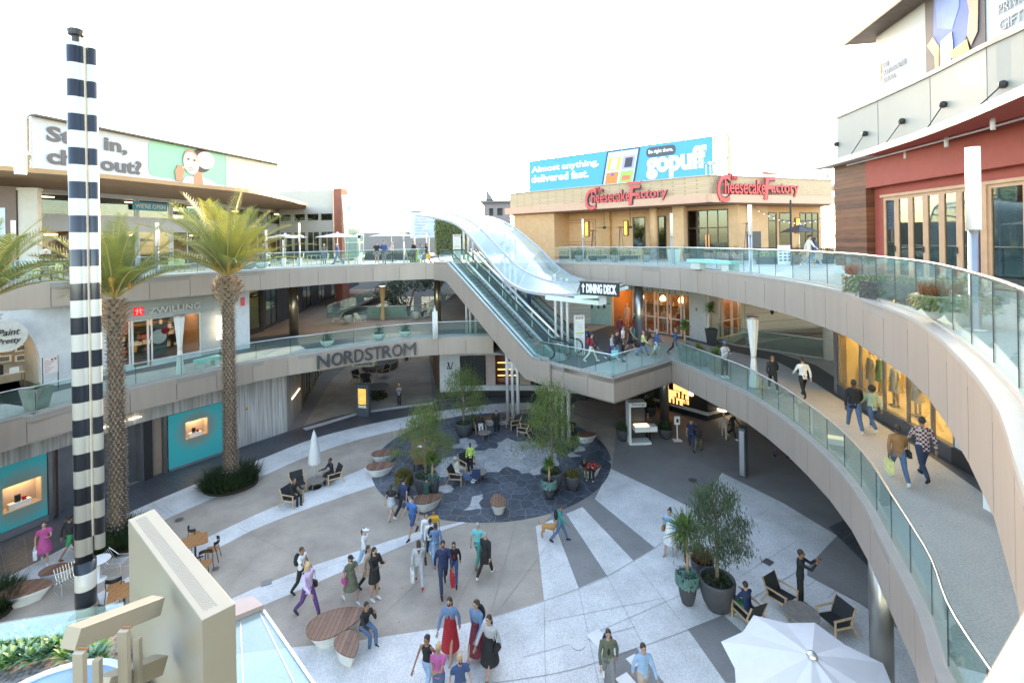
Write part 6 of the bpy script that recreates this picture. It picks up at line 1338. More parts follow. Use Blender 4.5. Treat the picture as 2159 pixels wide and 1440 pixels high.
def colgroup(tops,z0_,label,name='slim_column_group',r=.12,web=True,mm=None):
    rt=thing(name,label,'column',(tops[1].x,tops[1].y,z0_));mm=mm or mat('pale_grey_steel',(.58,.57,.56),.45,.2)
    for c_ in tops:m=MB();m.smooth=True;m.rings([(c_.x,c_.y,z0_,r,r),(c_.x,c_.y,c_.z,r,r)],14);part('column',m,mm,rt,world=True)
    if web:
        for a,b_ in zip(tops,tops[1:]):
            for z in(web if isinstance(web,(list,tuple))else[min(a.z,b_.z)-.6]):
                m=MB();mid=(a+b_)/2;d_=(b_-a);d_.z=0;
                for(h0,h1)in((-.55,.55),):
                    b=len(m.v);w_=d_*.5
                    m.v+=[Vector((mid.x-w_.x,mid.y-w_.y,z+h0)),Vector((mid.x,mid.y,z+h0*.25)),Vector((mid.x+w_.x,mid.y+w_.y,z+h0)),Vector((mid.x+w_.x,mid.y+w_.y,z+h1)),Vector((mid.x,mid.y,z+h1*.25)),Vector((mid.x-w_.x,mid.y-w_.y,z+h1))]
                    m.face(range(b,b+6))
                part('web_plate',m,mm,rt,world=True)
    return rt
c1=[Vector((D(x,800,Y).x,Y,Z2+dz_))for x,Y,dz_ in((1071,30.2,-.35),(1082,29.8,-.5),(1093,29.4,-.7))]
c1=[Vector((P(x,y,0).x,P(x,y,0).y,z))for x,y,z in((1071,888,Z2+.1),(1082,893,Z2-.1),(1093,898,Z2-.3))]
colgroup(c1,0,'three slim pale columns standing left of the lush tree under the escalators',web=[3.9])
c2=[Vector((P(x,y,0).x,P(x,y,0).y,Z2-1.2))for x,y in((1174,925),(1187,928),(1200,932))]
colgroup(c2,0,'three slim pale columns behind the lush tree carrying the landing',web=[3.0])
def pair(px_list,s_,z0_,label):
    tops=[]
    for k,x in enumerate(px_list):
        q_=V(x,650,*PL(1.68));tops.append(q_)
    out=[]
    for q_ in tops:
        sE=(q_.x-B0.x)*dv.x+(q_.y-B0.y)*dv.y;iL=min(range(NC),key=lambda i:abs(((eL[i].x-B0.x)*dv.x+(eL[i].y-B0.y)*dv.y)-sE));out.append(Vector((q_.x,q_.y,cpt(iL,.4).z-.2)))
    mz=min(ez((o.x-B0.x)*dv.x+(o.y-B0.y)*dv.y)for o in out)
    colgroup(out,mz-.3,label,r=.085,web=False)
pair((980,989,999),0,0,'upper group of slim canopy columns between the two escalators');pair((1066,1077,1088),0,0,'middle group of slim canopy columns between the two escalators');pair((1171,1184,1196),0,0,'lower group of slim canopy columns beside the directory sign')
q3=[Vector((P(x,y,Z2).x,P(x,y,Z2).y,Z3-1.6))for x,y in((984,702),(992,704),(1003,702))]
colgroup(q3,Z2,'group of slim pale columns on the middle deck left of the escalator side',r=.09,web=[Z3-2.2])
q_=P(1262,620,Z2);S=(D(1223,620,24.6),D(1304,612,23.2));S[0].z=S[1].z=0;sg_=thing('dining_deck_sign','black sign with arrow and white words DINING DECK over the landing','sign',(S[0].x,S[0].y,9.3));L=dirn(*S)[1]
z0_=sz(1226,621,*S)[1];z1_=sz(1226,594,*S)[1];m=MB();pan(m,*S,0,L,z0_,z1_,0,.12,0);part('sign_board',m,M_dark,sg_,world=True);m=MB();pan(m,*S,-.05,L+.08,z1_,z1_+.05,.05,.25);part('cap',m,mat('cap_grey',(.12,.12,.12),.5),sg_,world=True)
line_on('DINING DECK',S,L*.18,L*.96,z0_+.10,z1_-.08,M_pw,.03,.05,sg_);m=MB();hh=z1_-z0_
shape_on(m,*S,[(L*.08,z0_+.1),(L*.11,z0_+.1),(L*.11,z0_+hh*.6),(L*.145,z0_+hh*.6),(L*.095,z1_-.07),(L*.045,z0_+hh*.6),(L*.08,z0_+hh*.6)],.03);part('arrow',m,M_pw,sg_,world=True)
m=MB();a=S[0];m.beam((a.x+.1,a.y+.1,z0_),(a.x,a.y+1.6,z0_-.1),.06);m.beam((S[0].x*.4+S[1].x*.6,S[0].y*.4+S[1].y*.6+1.4,z0_-.1),(S[0].x*.4+S[1].x*.6,S[0].y*.4+S[1].y*.6+.1,z0_),.06);part('bracket',m,M_alu,sg_,world=True)
sp=thing('spotlight_bar','dark spotlight bar hanging below the canopy end','lamp',tuple(D(1268,643,25.3)));m=MB();m.beam((-.6,0,.05),(.45,0,.05),.05);part('bar',m,M_dark,sp)
for x in(-.5,-.15,.15):m=MB();m.box((x,0,-.08),(.09,.1,.2),rx=.4);part('spotlight',m,M_dark,sp)
# ================================================================ big steel columns
def steelcol(px,py_base,z0_,z1_,r,label,m_=None,Y=None):
    c_=P(px,py_base,z0_)if Y is None else D(px,py_base,Y)
    rt=thing('steel_column',label,'column',(c_.x,c_.y,z0_),0,'steel columns carrying the decks');m=MB();m.smooth=True;m.rings([(0,0,0,r,r),(0,0,z1_-z0_,r,r)],24);part('shaft',m,m_ or mat('column_steel',(.40,.39,.37),.30,.85,var=.1,vscale=.8),rt)
    m=MB();m.rings([(0,0,0,r+.02,r+.02),(0,0,.06,r+.02,r+.02)],24);part('collar',m,M_dark,rt)
steelcol(1835,0,0,Z2-1.25,.27,'brushed steel column under the right middle deck behind the big white umbrella',Y=12.9)
steelcol(1401,862,0,Z2-1.2,.30,'steel column beside the dark store under the middle deck',Y=33)
steelcol(1349,731,Z2,Z3-1.27,.27,'steel column on the landing in front of the clothing store')
steelcol(620,706,Z2,Z3-1.27,.33,'bronze toned steel column at the left of the middle level court',mat('column_bronze',(.30,.25,.18),.28,.85,var=.1))
steelcol(923,680,Z2,Z3-1.27,.28,'bronze toned steel column beside the escalator top on the middle level',MATS['column_bronze'])
# ================================================================ striped tower and the cream steel structure in the foreground
def stripes():
    m=bpy.data.materials.new('navy_cream_stripes');m.use_nodes=True;t=m.node_tree;b=t.nodes['Principled BSDF'];N,L=t.nodes.new,t.links.new
    g=N('ShaderNodeNewGeometry');sp=N('ShaderNodeSeparateXYZ');L(g.outputs['Position'],sp.inputs[0]);d=N('ShaderNodeMath');d.operation='MULTIPLY_ADD';d.inputs[1].default_value=1/1.135;d.inputs[2].default_value=.12;L(sp.outputs[2],d.inputs[0])
    f=N('ShaderNodeMath');f.operation='FRACT';L(d.outputs[0],f.inputs[0]);c=N('ShaderNodeMath');c.operation='GREATER_THAN';c.inputs[1].default_value=.5;L(f.outputs[0],c.inputs[0])
    x=N('ShaderNodeMix');x.data_type='RGBA';x.inputs['A'].default_value=(.58,.55,.48,1);x.inputs['B'].default_value=(.018,.022,.030,1);L(c.outputs[0],x.inputs['Factor']);L(x.outputs['Result'],b.inputs['Base Color']);b.inputs['Roughness'].default_value=.32;b.inputs['Coat Weight'].default_value=.3;return m
M_str=stripes();q=P(182,1300,0);pz=zat(q.x,q.y,92)
tw=thing('striped_light_tower','tall navy and cream striped light tower at the left','tower',tuple(q))
def tubep(name,dx,dy,r,z0,z1,m_,root=tw,n=24):m=MB();m.smooth=True;m.rings([(dx,dy,z0,r,r),(dx,dy,z1,r,r)],n);return part(name,m,m_,root)
tubep('lower_shaft',0,0,.29,0,1.9,M_str);tubep('main_shaft',-.06,0,.225,1.9,pz,M_str);tubep('side_shaft',.125,.02,.10,1.7,pz+.02,M_str);tubep('rear_shaft',.31,.22,.15,2.2,pz-.1,M_str)
m=MB();m.box((.222,.08,(pz+2.6)/2),(.04,.13,pz-2.8));part('sunlit_edge',m,mat('sunlit_edge_cream',(.75,.62,.48),.5),tw)  # pale strip: sunlight on the recess edge painted in as cream
m=MB();m.lathe([(.12,0),(.12,.22),(.22,.26),(.24,.42),(.20,.46)],(0,0,pz),14);part('cap_beacon',m,M_dark,tw)
m=MB();m.rings([(0,0,0,.5,.5),(0,0,.05,.5,.5)],24);part('base_plate',m,M_dark,tw)
M_crm=mat('cream_steel',(.38,.325,.24),.42,.1,var=.03,vscale=1.5)
zf=8.4;c4=[P(x,y,zf)for x,y in((270,1095),(425,1308),(497,1272),(325,1072))]
fn=thing('cream_steel_fin','cream painted steel fin wall with perforated top in the lower left foreground','wall',(c4[0].x,c4[0].y,0));m=MB();m.prism([(p.x,p.y)for p in c4],0,zf);part('fin_body',m,M_crm,fn,world=True,bevel=.008)
m=MB();a,b,c,e=c4
for i in range(72):
    for j in range(6):
        u=.04+.92*(i+.5*(j%2))/72;w=.22+.40*j/6;p=(a.lerp(b,u)).lerp(e.lerp(c,u),w);m.rings([(p.x,p.y,zf+.001,.009,.009),(p.x,p.y,zf+.003,.009,.009)],5)
part('perforation',m,mat('hole_shadow',(.30,.28,.25),.9,var=0),fn,world=True)
def dpx(x,y,Y):return D(x,y,Y)
br=thing('cream_steel_bracket','ladder like cream steel beam frame fixed to the foreground fin','steel frame',(-4.5,5.0,5.5))
m=MB();A_=D(148,1345,4.7);B_=D(330,1275,5.6);m.beam(A_,B_,.18,.18);part('upper_beam',m,M_crm,br,world=True,bevel=.006)
m=MB();A2=D(210,1450,4.9);B2=D(335,1400,5.6);m.beam(A2,B2,.18,.18);part('lower_beam',m,M_crm,br,world=True,bevel=.006)
for x,y,Y in((180,1362,4.5),(271,1318,4.95)):
    p=D(x,y,Y);m=MB()
    m.box((p.x,p.y-.06,p.z-1.3),(.10,.05,2.6));m.box((p.x-.10,p.y+.24,p.z-1.62),(.07,.05,2.6));part('upright',m,M_crm,br,world=True,bevel=.005)
    m=MB();m.box((p.x+.01,p.y-.03,p.z+.006),(.10,.015,.012));part('rust_weld',m,mat('rust',(.32,.12,.04),.8,var=.3,vscale=30),br,world=True)
def awning(pts,z,label,fr=1):
    r=thing('glass_awning',label,'awning',(pts[0].x,pts[0].y,pts[0].z));g=MB();g.poly(pts);g.poly([p-Vector((0,0,.02))for p in reversed(pts)]);part('fritted_glass',g,glass('frit_glass',(.80,.90,.91),.05,dark=.16)if fr else glass('teal_panel',(.78,.92,.90),.04,dark=.05),r,world=True)
    f=MB();n=len(pts)
    if not fr:return r
    for i in range(n):f.beam(pts[i],pts[(i+1)%n],.05,.05)
    for t in(.18,.82):f.beam(pts[0].lerp(pts[1],t),pts[3].lerp(pts[2],t),.02,.02)
    part('frame',f,M_alu,r,world=True);return r
awning([P(x,y,4.6)for x,y in((495,1275),(556,1288),(670,1455),(480,1600))],4.6,'pale fritted glass awning right of the cream fin')
m=MB();m.prism([(P(x,y,4.62).x,P(x,y,4.62).y)for x,y in((497,1272),(532,1265),(556,1284),(497,1308))],4.62,4.72);single('awning_cap',m,mat('pink_tan_cap',(.55,.42,.37),.6),'pinkish cap plate on the corner of the right glass awning','cap plate')
awning([P(x,y,7.6)for x,y in((-60,1322),(262,1268),(250,1322),(-80,1356))],7.6,'greenish slanted glass balustrade behind the succulents',0)
sp_=thing('succulent_planter','round rooftop planter filled with green agave rosettes at the lower left','planter',(-6.5,6.0,6.2));cpl=P(95,1450,6.6)
m=MB();m.lathe([(1.32,-1.2),(1.32,0),(1.26,.02),(1.24,-.05),(0.01,-.05)],(cpl.x,cpl.y,6.6),40);part('soil_bed',m,[mat('white_gravel_soil',(.25,.22,.20),.9,var=.9,vscale=16)],sp_,world=True)
m=MB();cp2=P(58,1552,6.75);m.lathe([(1.0,-.05),(1.0,.10),(.93,.10),(.93,.06),(.92,.05)],(cp2.x,cp2.y,6.7),40,cap=False);part('white_rim',m,M_white,sp_,world=True);m=MB();m.lathe([(.93,.02),(.93,.07),(.01,.07)],(cp2.x,cp2.y,6.7),40);part('blue_glass_disc',m,mat('sky_blue_disc',(.22,.36,.50),.15,var=.05),sp_,world=True)
M_suc=[mat('succulent_%d'%i,c,.5,var=.25,vscale=9)for i,c in enumerate(((.20,.34,.10),(.26,.42,.30),(.38,.50,.16)))]
rr=random.Random(5)
for i in range(130):
    x,y=rr.uniform(-10,215),rr.uniform(1342,1420)
    if y>1390+22*((x-115)/115)**2:continue
    p=P(x,y,6.62);s_=rr.uniform(.13,.25);m=MB()
    for k in range(18):
        a=k*2.4;e_=.25+.75*(k/18);m.blade(p,p+Vector((cos(a)*s_*(1.25-e_*.8),sin(a)*s_*(1.25-e_*.8),s_*e_)),s_*.42,.02)
    part('succulent',m,M_suc[rr.randrange(3)],sp_,world=True)
# ================================================================ plants
def leafmat(name,c,v=.35):
    m=mat(name,c,.55,var=v,vscale=2.2);b=m.node_tree.nodes['Principled BSDF'];b.inputs['Transmission Weight'].default_value=0
    t=m.node_tree;tr=t.nodes.new('ShaderNodeBsdfTranslucent');tr.inputs[0].default_value=(c[0]*1.6,c[1]*1.5,c[2],1);mx=t.nodes.new('ShaderNodeMixShader');mx.inputs[0].default_value=.35
    o=t.nodes['Material Output'];t.links.new(b.outputs[0],mx.inputs[1]);t.links.new(tr.outputs[0],mx.inputs[2]);t.links.new(mx.outputs[0],o.inputs[0]);return m
LF=dict(palm=leafmat('palm_leaf',(.20,.22,.06)),palmd=leafmat('palm_leaf_deep',(.14,.18,.07)),willow=leafmat('willow_leaf',(.125,.175,.05)),willowd=leafmat('willow_leaf_deep',(.085,.13,.075)),olive=leafmat('olive_leaf',(.14,.17,.05)),
          yucca=leafmat('yucca_leaf',(.12,.21,.04)),blue=leafmat('blue_succulent',(.16,.30,.28)),dark=leafmat('dark_grass',(.035,.06,.025)),gold=leafmat('golden_shrub',(.16,.14,.03)),rust=leafmat('rusty_grass',(.20,.10,.05)),pink=leafmat('pink_heather',(.36,.19,.15)),hedge=leafmat('hedge_leaf',(.06,.10,.05)))
M_bark=mat('pale_bark',(.26,.20,.15),.85,var=.3,vscale=8,bump=.5);M_boot=mat('palm_boot',(.34,.26,.185),.85,var=.35,vscale=5);M_bootd=mat('palm_boot_dark',(.14,.095,.07),.9,var=.3,vscale=6)
def palm(px,pyb,zt,r,bulge,spread,up_,nf,seed,label,mats_):
    b_=P(px,pyb,0);rt=thing('date_palm',label,'palm tree',tuple(b_),0,'date palms in the court');rd=random.Random(seed)
    m=MB();m.smooth=True;m.tube([(0,0,z)for z in(0,.4,zt*.5,zt-1.2,zt)],[r*1.15,r*.95,r*.85,r*.85,r*.8],16);part('trunk',m,M_bootd,rt)
    m=MB();rows=int(zt/.16)
    for i in range(rows):
        z=.1+i*.16;tz=z/zt;k=r*(1.12 if tz<.05 else .88);bl_=max(0,1-abs(z-(zt-.7))/.85);k+=bulge*bl_**.6*(1 if z<zt+.1 else .5);n=13
        for j in range(n):
            a=2*pi*(j+.5*(i%2))/n+rd.uniform(-.06,.06);c_,s_=cos(a),sin(a);out=.10+.08*rd.random()+(.12*bl_);w=2*pi*k/n*.52;p=Vector((c_*k*.93,s_*k*.93,z));t_=Vector((-s_,c_,0))
            q_=[p-t_*w,p+t_*w,p+t_*w*.55+Vector((c_*out,s_*out,.13+.1*bl_)),p-t_*w*.55+Vector((c_*out,s_*out,.13+.1*bl_))];bb_=len(m.v);m.v+=q_+[p+Vector((0,0,.16))];m.face((bb_,bb_+1,bb_+2,bb_+3));m.face((bb_+3,bb_+2,bb_+4))
    part('trunk_boots',m,M_boot,rt)
    for g in range(2):
        m=MB()
        for f_ in range(nf//2):
            i=f_*2+g;a=i*2.3999+rd.uniform(-.2,.2);el=radians(88-62*(i/nf)**.8+rd.uniform(-6,6));Lf=spread*rd.uniform(.85,1.1);pts=[];p=Vector((cos(a)*.15,sin(a)*.15,zt+.1));seg=9;e_=el
            for k in range(seg+1):
                pts.append(p.copy());p=p+Vector((cos(a)*cos(e_),sin(a)*cos(e_),sin(e_)))*Lf/seg;e_-=(.055+.13*(k/seg))*(1.3-el*.55)
            m.tube(pts,[.035*(1-.8*k/seg)+.006 for k in range(seg+1)],4,mi=1)
            for k in range(2*seg+seg):
                u=.14+.86*k/(3*seg);x=u*seg;j=min(int(x),seg-1);q_=pts[j].lerp(pts[j+1],x-j);d_=(pts[j+1]-pts[j]).normalized();sd_=d_.cross(Vector((0,0,1)));sd_=sd_.normalized()if sd_.length>.05 else Vector((-sin(a),cos(a),0));un=sd_.cross(d_);ll=spread*.16*(.45+sin(pi*min(1,u*.95))*.75)
                for s_ in(-1,1):
                    for h in(0,1):tip=q_+(sd_*s_*(.75+.1*rd.random())+d_*(.62+.2*h)+un*(.30-.25*h))*ll;m.blade(q_+d_*.04*h,tip,.036,-.02,nrm=un+sd_*.4*s_*(1-h))
        part('frond_crown',m,[mats_[g],mat('frond_stem',(.42,.34,.12),.6)],rt)
    m=MB();m.smooth=True
    for k in range(3):a=4.4+k*.9;m.tube([(0,0,zt),(cos(a)*.3,sin(a)*.3,zt+.7),(cos(a)*.6,sin(a)*.6,zt+.9),(cos(a)*.75,sin(a)*.75,zt+.4)],[.04,.05,.14,.05],6)
    part('fruit_stalk',m,mat('fruit_orange',(.60,.26,.04),.7,var=.3,vscale=20),rt);return rt
palm(250,1135,10.2,.28,.16,3.5,1,24,1,'slimmer date palm close to the striped tower',(LF['palm'],LF['palmd']))
palm(487,1010,10.75,.31,.36,4.3,1,36,2,'taller date palm with a thick ball of boots under its crown',(LF['palm'],LF['palmd']))
palm(-45,1230,10.3,.36,.2,3.6,1,30,3,'date palm whose fronds reach in at the left edge of the picture',(LF['palm'],LF['palmd']))
def tuft(mb,c,r,h,n,rd,w=.02,lean=.9,mi=0):
    for i in range(n):
        a=rd.uniform(0,2*pi);q_=r*sqrt(rd.random());b=Vector(c)+Vector((cos(a)*q_,sin(a)*q_,0));a2=a+rd.uniform(-.7,.7);mb.blade(b,b+Vector((cos(a2)*lean*h*rd.random(),sin(a2)*lean*h*rd.random(),h*rd.uniform(.55,1.1))),w,.02,mi=mi)
def bush(mb,c,r,n,rd,leaf=.06,flat=.8,mi=0,droop=0):
    for i in range(n):
        v=Vector((rd.gauss(0,1),rd.gauss(0,1),abs(rd.gauss(0,1))*flat if flat<1.01 else rd.gauss(0,1))).normalized()*(rd.random()**.35);p=Vector(c)+Vector((v.x*r[0],v.y*r[1],v.z*r[2]));d=Vector((rd.uniform(-1,1),rd.uniform(-1,1),rd.uniform(-.4,1)-droop)).normalized()*leaf
        mb.blade(p-d,p+d,leaf*.7,0,nrm=Vector((rd.uniform(-1,1),rd.uniform(-1,1),1)),mi=mi)
def ringbed(px,py,rx,label,seed,n=1500,h=.75):
    c_=P(px,py,0);rt=thing('grass_bed',label,'planting bed',tuple(c_),0);rd=random.Random(seed);m=MB();m.rings([(0,0,0,rx,rx*.9),(0,0,.14,rx,rx*.9),(0,0,.16,rx*.94,rx*.85)],32);part('soil',m,M_soil,rt)
    m=MB();tuft(m,(0,0,.1),rx*.95,h,n,rd,.03);tuft(m,(0,0,.1),rx*.95,h*.6,n,rd,.035,1.6,0);o=part('grass',m,LF['dark'],rt);return rt
ringbed(487,1022,1.30,'round bed of dark green grass at the foot of the taller palm',3);ringbed(246,1150,1.0,'dark grass bed at the foot of the palm behind the striped tower',4);ringbed(-48,1300,.95,'dark grass bed at the left edge of the picture',5)
def pot(px,pyb,w,h,z=0,kind='round',label='',rz=0,m_=None,plants=(),seed=1,name='planter',cat='planter',grp=None):
    """w, h in metres; plants = tuples (kind, ...)"""
    c_=P(px,pyb,z);rt=thing(name,label,cat,tuple(c_),rz,grp);r=w/2;m=MB();m.smooth=kind in('round','bowl','urn')
    if kind=='round':m.lathe([(r*.55,0),(r*.78,h*.25),(r*.95,h*.62),(r,h*.93),(r*.97,h),(r*.88,h),(r*.86,h*.88),(.01,h*.88)],n=28)
    elif kind=='bowl':m.lathe([(r*.35,0),(r*.65,h*.22),(r*.9,h*.6),(r,h),(r*.93,h),(r*.88,h*.85),(.01,h*.85)],n=28)
    elif kind=='urn':m.lathe([(r*.6,0),(r*.5,h*.08),(r*.75,h*.3),(r*.9,h*.75),(r,h),(r*.85,h),(.01,h*.9)],n=20)
    else:
        k=1.0 if kind=='box' else .66;m.rings([(0,0,0,r*k*1.41,r*k*1.41),(0,0,h,r*1.41,r*1.41),(0,0,h,r*1.28,r*1.28),(0,0,h-.06,r*1.28,r*1.28)],4);m.xform(Matrix.Rotation(pi/4,4,'Z'));m.smooth=False
    part('pot',m,m_ or M_pot,rt);rd=random.Random(seed)
    m=MB();m.rings([(0,0,h*.84,r*.85,r*.85),(0,0,h*.9,r*.85,r*.85)],16);part('soil',m,M_soil,rt)
    for pl in plants:
        k=pl[0];m=MB()
        if k=='bush':bush(m,(pl[3]if len(pl)>3 else 0,0,h*.9),(r*pl[2][0],r*pl[2][0],pl[2][1]),pl[4]if len(pl)>4 else 420,rd,.055);part('foliage',m,LF[pl[1]],rt)
        elif k=='grass':tuft(m,(0,0,h*.88),r*.8,pl[2],pl[3]if len(pl)>3 else 160,rd,.03,.8);part('foliage',m,LF[pl[1]],rt)
        elif k=='trail':
            for i in range(700):a=rd.uniform(0,2*pi);z_=h*1.05-rd.random()**1.3*pl[2];q_=r*(1.02+.10*rd.random());p=Vector((cos(a)*q_,sin(a)*q_,z_));m.blade(p,p+Vector((cos(a)*.05,sin(a)*.05,-.06)),.05,0,nrm=Vector((cos(a),sin(a),.3)))
            part('trailing_foliage',m,LF[pl[1]],rt)
        elif k=='yucca':
            hh=pl[2];R=pl[3];m.smooth=True;m.tube([(0,0,h*.8),(.02,0,h+hh*.5),(0,.02,h+hh)],[.06,.05,.045],8);part('stem',m,mat('yucca_stem',(.42,.27,.16),.8,var=.2),rt);m=MB()
            for i in range(90):a=i*2.4;e_=radians(rd.uniform(-30,85));d=Vector((cos(a)*cos(e_),sin(a)*cos(e_),sin(e_)));b=Vector((0,0,h+hh));m.blade(b+d*.04,b+d*R*rd.uniform(.8,1.1),.07,.03,nrm=Vector((0,0,1))if abs(e_)<1.2 else Vector((1,0,0)))
            part('leaf_crown',m,LF['yucca'],rt)
        elif k=='spiky':
            for i in range(60):a=i*2.4;e_=radians(rd.uniform(5,85));d=Vector((cos(a)*cos(e_),sin(a)*cos(e_),sin(e_)));m.blade(Vector((0,0,h*.9))+d*.02,Vector((0,0,h*.9))+d*pl[2]*rd.uniform(.75,1.1),.05,.02)
            part('foliage',m,LF[pl[1]],rt)
        elif k=='tree':tree_on(rt,h*.85,pl[1],pl[2],pl[3],pl[4],rd)
    return rt
def tree_on(rt,z0,leaf,H,R,n,rd):
    m=MB();m.smooth=True;m.tube([(0,0,z0),(.03,.02,z0+H*.45),(-.02,.03,z0+H*.8),(0,0,z0+H*.97)],[.07,.055,.03,.01],8);ends=[]
    for i in range(26):
        t=.22+.74*i/26;a=i*2.4+rd.uniform(-.3,.3);b=Vector((.01,.02,z0+H*t));L=R*(1.1-.75*max(0,t-.35)/.65)*rd.uniform(.55,1.05)*(.6 if t<.3 else 1);mid=b+Vector((cos(a)*L*.5,sin(a)*L*.5,H*.09));e_=b+Vector((cos(a)*L,sin(a)*L,H*.08));m.tube([b,mid,e_],[.02,.012,.005],4);ends+=[(mid,L),(e_,L),((mid+e_)/2,L)]
        for j in range(3):a2=a+rd.uniform(-.9,.9);e2=mid+Vector((cos(a2)*L*.4,sin(a2)*L*.4,H*rd.uniform(0,.1)));m.tube([mid,e2],[.008,.003],3);ends.append((e2,L))
    part('trunk',m,M_bark,rt);m=MB();per=n//len(ends)
    for(e_,L)in ends:
        k_=rd.uniform(.3,1.6)
        for i in range(int(per*k_)):
            p=e_+Vector((rd.gauss(0,.16),rd.gauss(0,.16),rd.gauss(-.02,.14)))*R*.75;L_=rd.uniform(.10,.2);m.blade(p,p+Vector((rd.uniform(-.5,.5),rd.uniform(-.5,.5),-1)).normalized()*L_,.026,0,nrm=Vector((rd.uniform(-1,1),rd.uniform(-1,1),.1)))
    part('crown',m,LF[leaf],rt)
pot(898,1041,1.20,.95,label='big charcoal planter with a loose willow like tree in front of the communal table',plants=(('tree','willow',3.3,1.45,5200),('bush','hedge',(.8,.25))),seed=2)
pot(978,919,1.15,.85,label='big charcoal planter with a small weeping tree beside the woman in blue cap',plants=(('tree','willow',3.3,1.75,5600),('bush','hedge',(.8,.25))),seed=3)
pot(1164,1032,1.15,.95,label='big charcoal planter with the lush bright weeping tree at the right of the flagstones',plants=(('tree','willow',4.1,1.7,7000),('bush','hedge',(.8,.25))),seed=4)
pot(1513,1281,1.17,1.0,label='largest charcoal planter with a dark drooping tree on the light paving',plants=(('tree','willowd',3.0,1.2,6000),('bush','dark',(.8,.2))),seed=5)
pot(1207,1031,.85,.72,label='charcoal planter with a golden olive shrub left of the two seated men',plants=(('bush','gold',(.95,.35),0,500),),seed=6)
pot(1158,1051,.62,.90,label='tall charcoal pot with a small yucca before the lush tree',plants=(('yucca','yucca',.75,.42),('trail','blue',.35)),seed=7)
pot(1450,1271,.66,1.0,label='tall charcoal pot with a yucca on a bare stem beside the dark drooping tree',plants=(('yucca','yucca',1.45,.85),('trail','blue',.35),('bush','blue',(1.1,.25))),seed=8)
pot(1481,1222,.80,.75,label='charcoal planter of rusty grass behind the yucca pot',plants=(('grass','rust',.42,300),('bush','rust',(1,.3))),seed=9)
pot(852,1036,.80,.85,label='charcoal planter overflowing with a golden green shrub behind the navy shirt man',plants=(('bush','gold',(1.1,.45),0,700),('trail','gold',.5)),seed=10)
pot(912,1048,.72,.95,label='charcoal pot with a small yucca beside the bench with the green hooded person',plants=(('yucca','yucca',.9,.5),('bush','blue',(1.1,.3))),seed=11)
pot(1314,928,.85,.70,label='charcoal planter with ferns left of the concierge booth',plants=(('grass','hedge',.55,260),),seed=12)
pot(1403,923,.90,.62,label='charcoal planter with ferns right of the concierge booth',plants=(('grass','hedge',.5,260),),seed=13)
pot(1345,880,.85,.7,label='charcoal planter with tall spiky leaves behind the concierge booth',plants=(('spiky','hedge',1.3),),seed=14);pot(1372,876,.85,.7,label='charcoal planter with dark fronds beside the steel column of the dark store',plants=(('spiky','hedge',1.1),),seed=15)
pot(998,905,.8,.6,label='charcoal planter with a round leafy shrub just behind the weeping tree pot',plants=(('bush','olive',(1.1,.5),0,500),),seed=16)
G2='tapered galvanised planters on the middle deck'
pot(1444,760,.66,.95,Z2,'taper','tapered metal planter with a branching yucca by the inner corner of the landing',m_=M_zinc,plants=(('yucca','yucca',.95,.5),('bush','blue',(1,.15))),seed=21,grp=G2)
pot(1475,771,.66,.90,Z2,'taper','tapered metal planter with dark agave, the middle one by the man in blue cap',m_=M_zinc,plants=(('spiky','olive',.5),),seed=22,grp=G2)
pot(1509,784,.66,.92,Z2,'taper','tapered metal planter with bright green agave right behind the man in blue cap',m_=M_zinc,plants=(('spiky','yucca',.55),),seed=23,grp=G2)
pot(78,863,.80,.95,Z2,'taper','tapered metal planter with a small green plant at the far left of the middle deck',m_=M_zinc,plants=(('spiky','yucca',.3),),seed=24,grp=G2)
pot(1500,724,.62,.95,Z2,'taper','dark planter with a tall shaggy yucca tree against the white brick pier',m_=M_pot,plants=(('yucca','hedge',1.25,.62),('bush','hedge',(.9,.15))),seed=25)
G3='pale concrete bowls on the middle deck'
for(x,y,lab,s_)in((690,731,'pale bowl planter with spiky green plant above the first dark letters',31),(799,716,'pale bowl planter with spiky green plant in the middle of the three',32),(855,710,'pale bowl planter with spiky plant and dark soil nearest the slim lamp post',33)):pot(x,y,.92,.46,Z2,'bowl',lab,m_=M_bowl,plants=(('spiky','hedge',.75),('bush','hedge',(.8,.12),0,120)),seed=s_,grp=G3)
pot(522,567,1.35,.50,Z3,'bowl','wide pale bowl with pink heather on the upper left deck',m_=M_bowl,plants=(('grass','pink',.5,260),),seed=41);pot(552,566,1.05,.46,Z3,'bowl','smaller pale bowl touching the heather bowl on the upper left deck',m_=M_bowl,plants=(('grass','olive',.3,80),),seed=42)
pot(1826,616,1.0,.50,Z3,'bowl','pale bowl with pink heather and trailing green by the wood clad corner',m_=M_bowl,plants=(('grass','pink',.42,420),('trail','olive',.5)),seed=43);pot(2012,683,1.1,.52,Z3,'bowl','largest pale bowl with dry heather at the right behind the curved railing',m_=M_bowl,plants=(('grass','rust',.3,420),('trail','olive',.25)),seed=44)
pot(1945,590,.9,.25,Z3,'box','bright green agave in a low box before the folding doors',plants=(('spiky','yucca',.85),),seed=45)
hd_=thing('trailing_hedge','long low planter hidden under trailing grey green hedge by the folding doors','hedge',tuple(P(1920,640,Z3)));c_=P(1920,642,Z3);m=MB();m.box((0,0,.22),(.7,2.4,.44));part('planter_box',m,M_pot,hd_);m=MB();rd=random.Random(3)
for i in range(2600):p=Vector((rd.uniform(-.46,.46),rd.uniform(-1.3,1.3),rd.uniform(.05,.62)));m.blade(p,p+Vector((rd.uniform(-.06,.06),rd.uniform(-.06,.06),rd.uniform(-.08,.05))),.04,0,nrm=Vector((rd.uniform(-1,1),rd.uniform(-1,1),.4)))
part('foliage',m,leafmat('grey_hedge',(.13,.16,.09)),hd_)
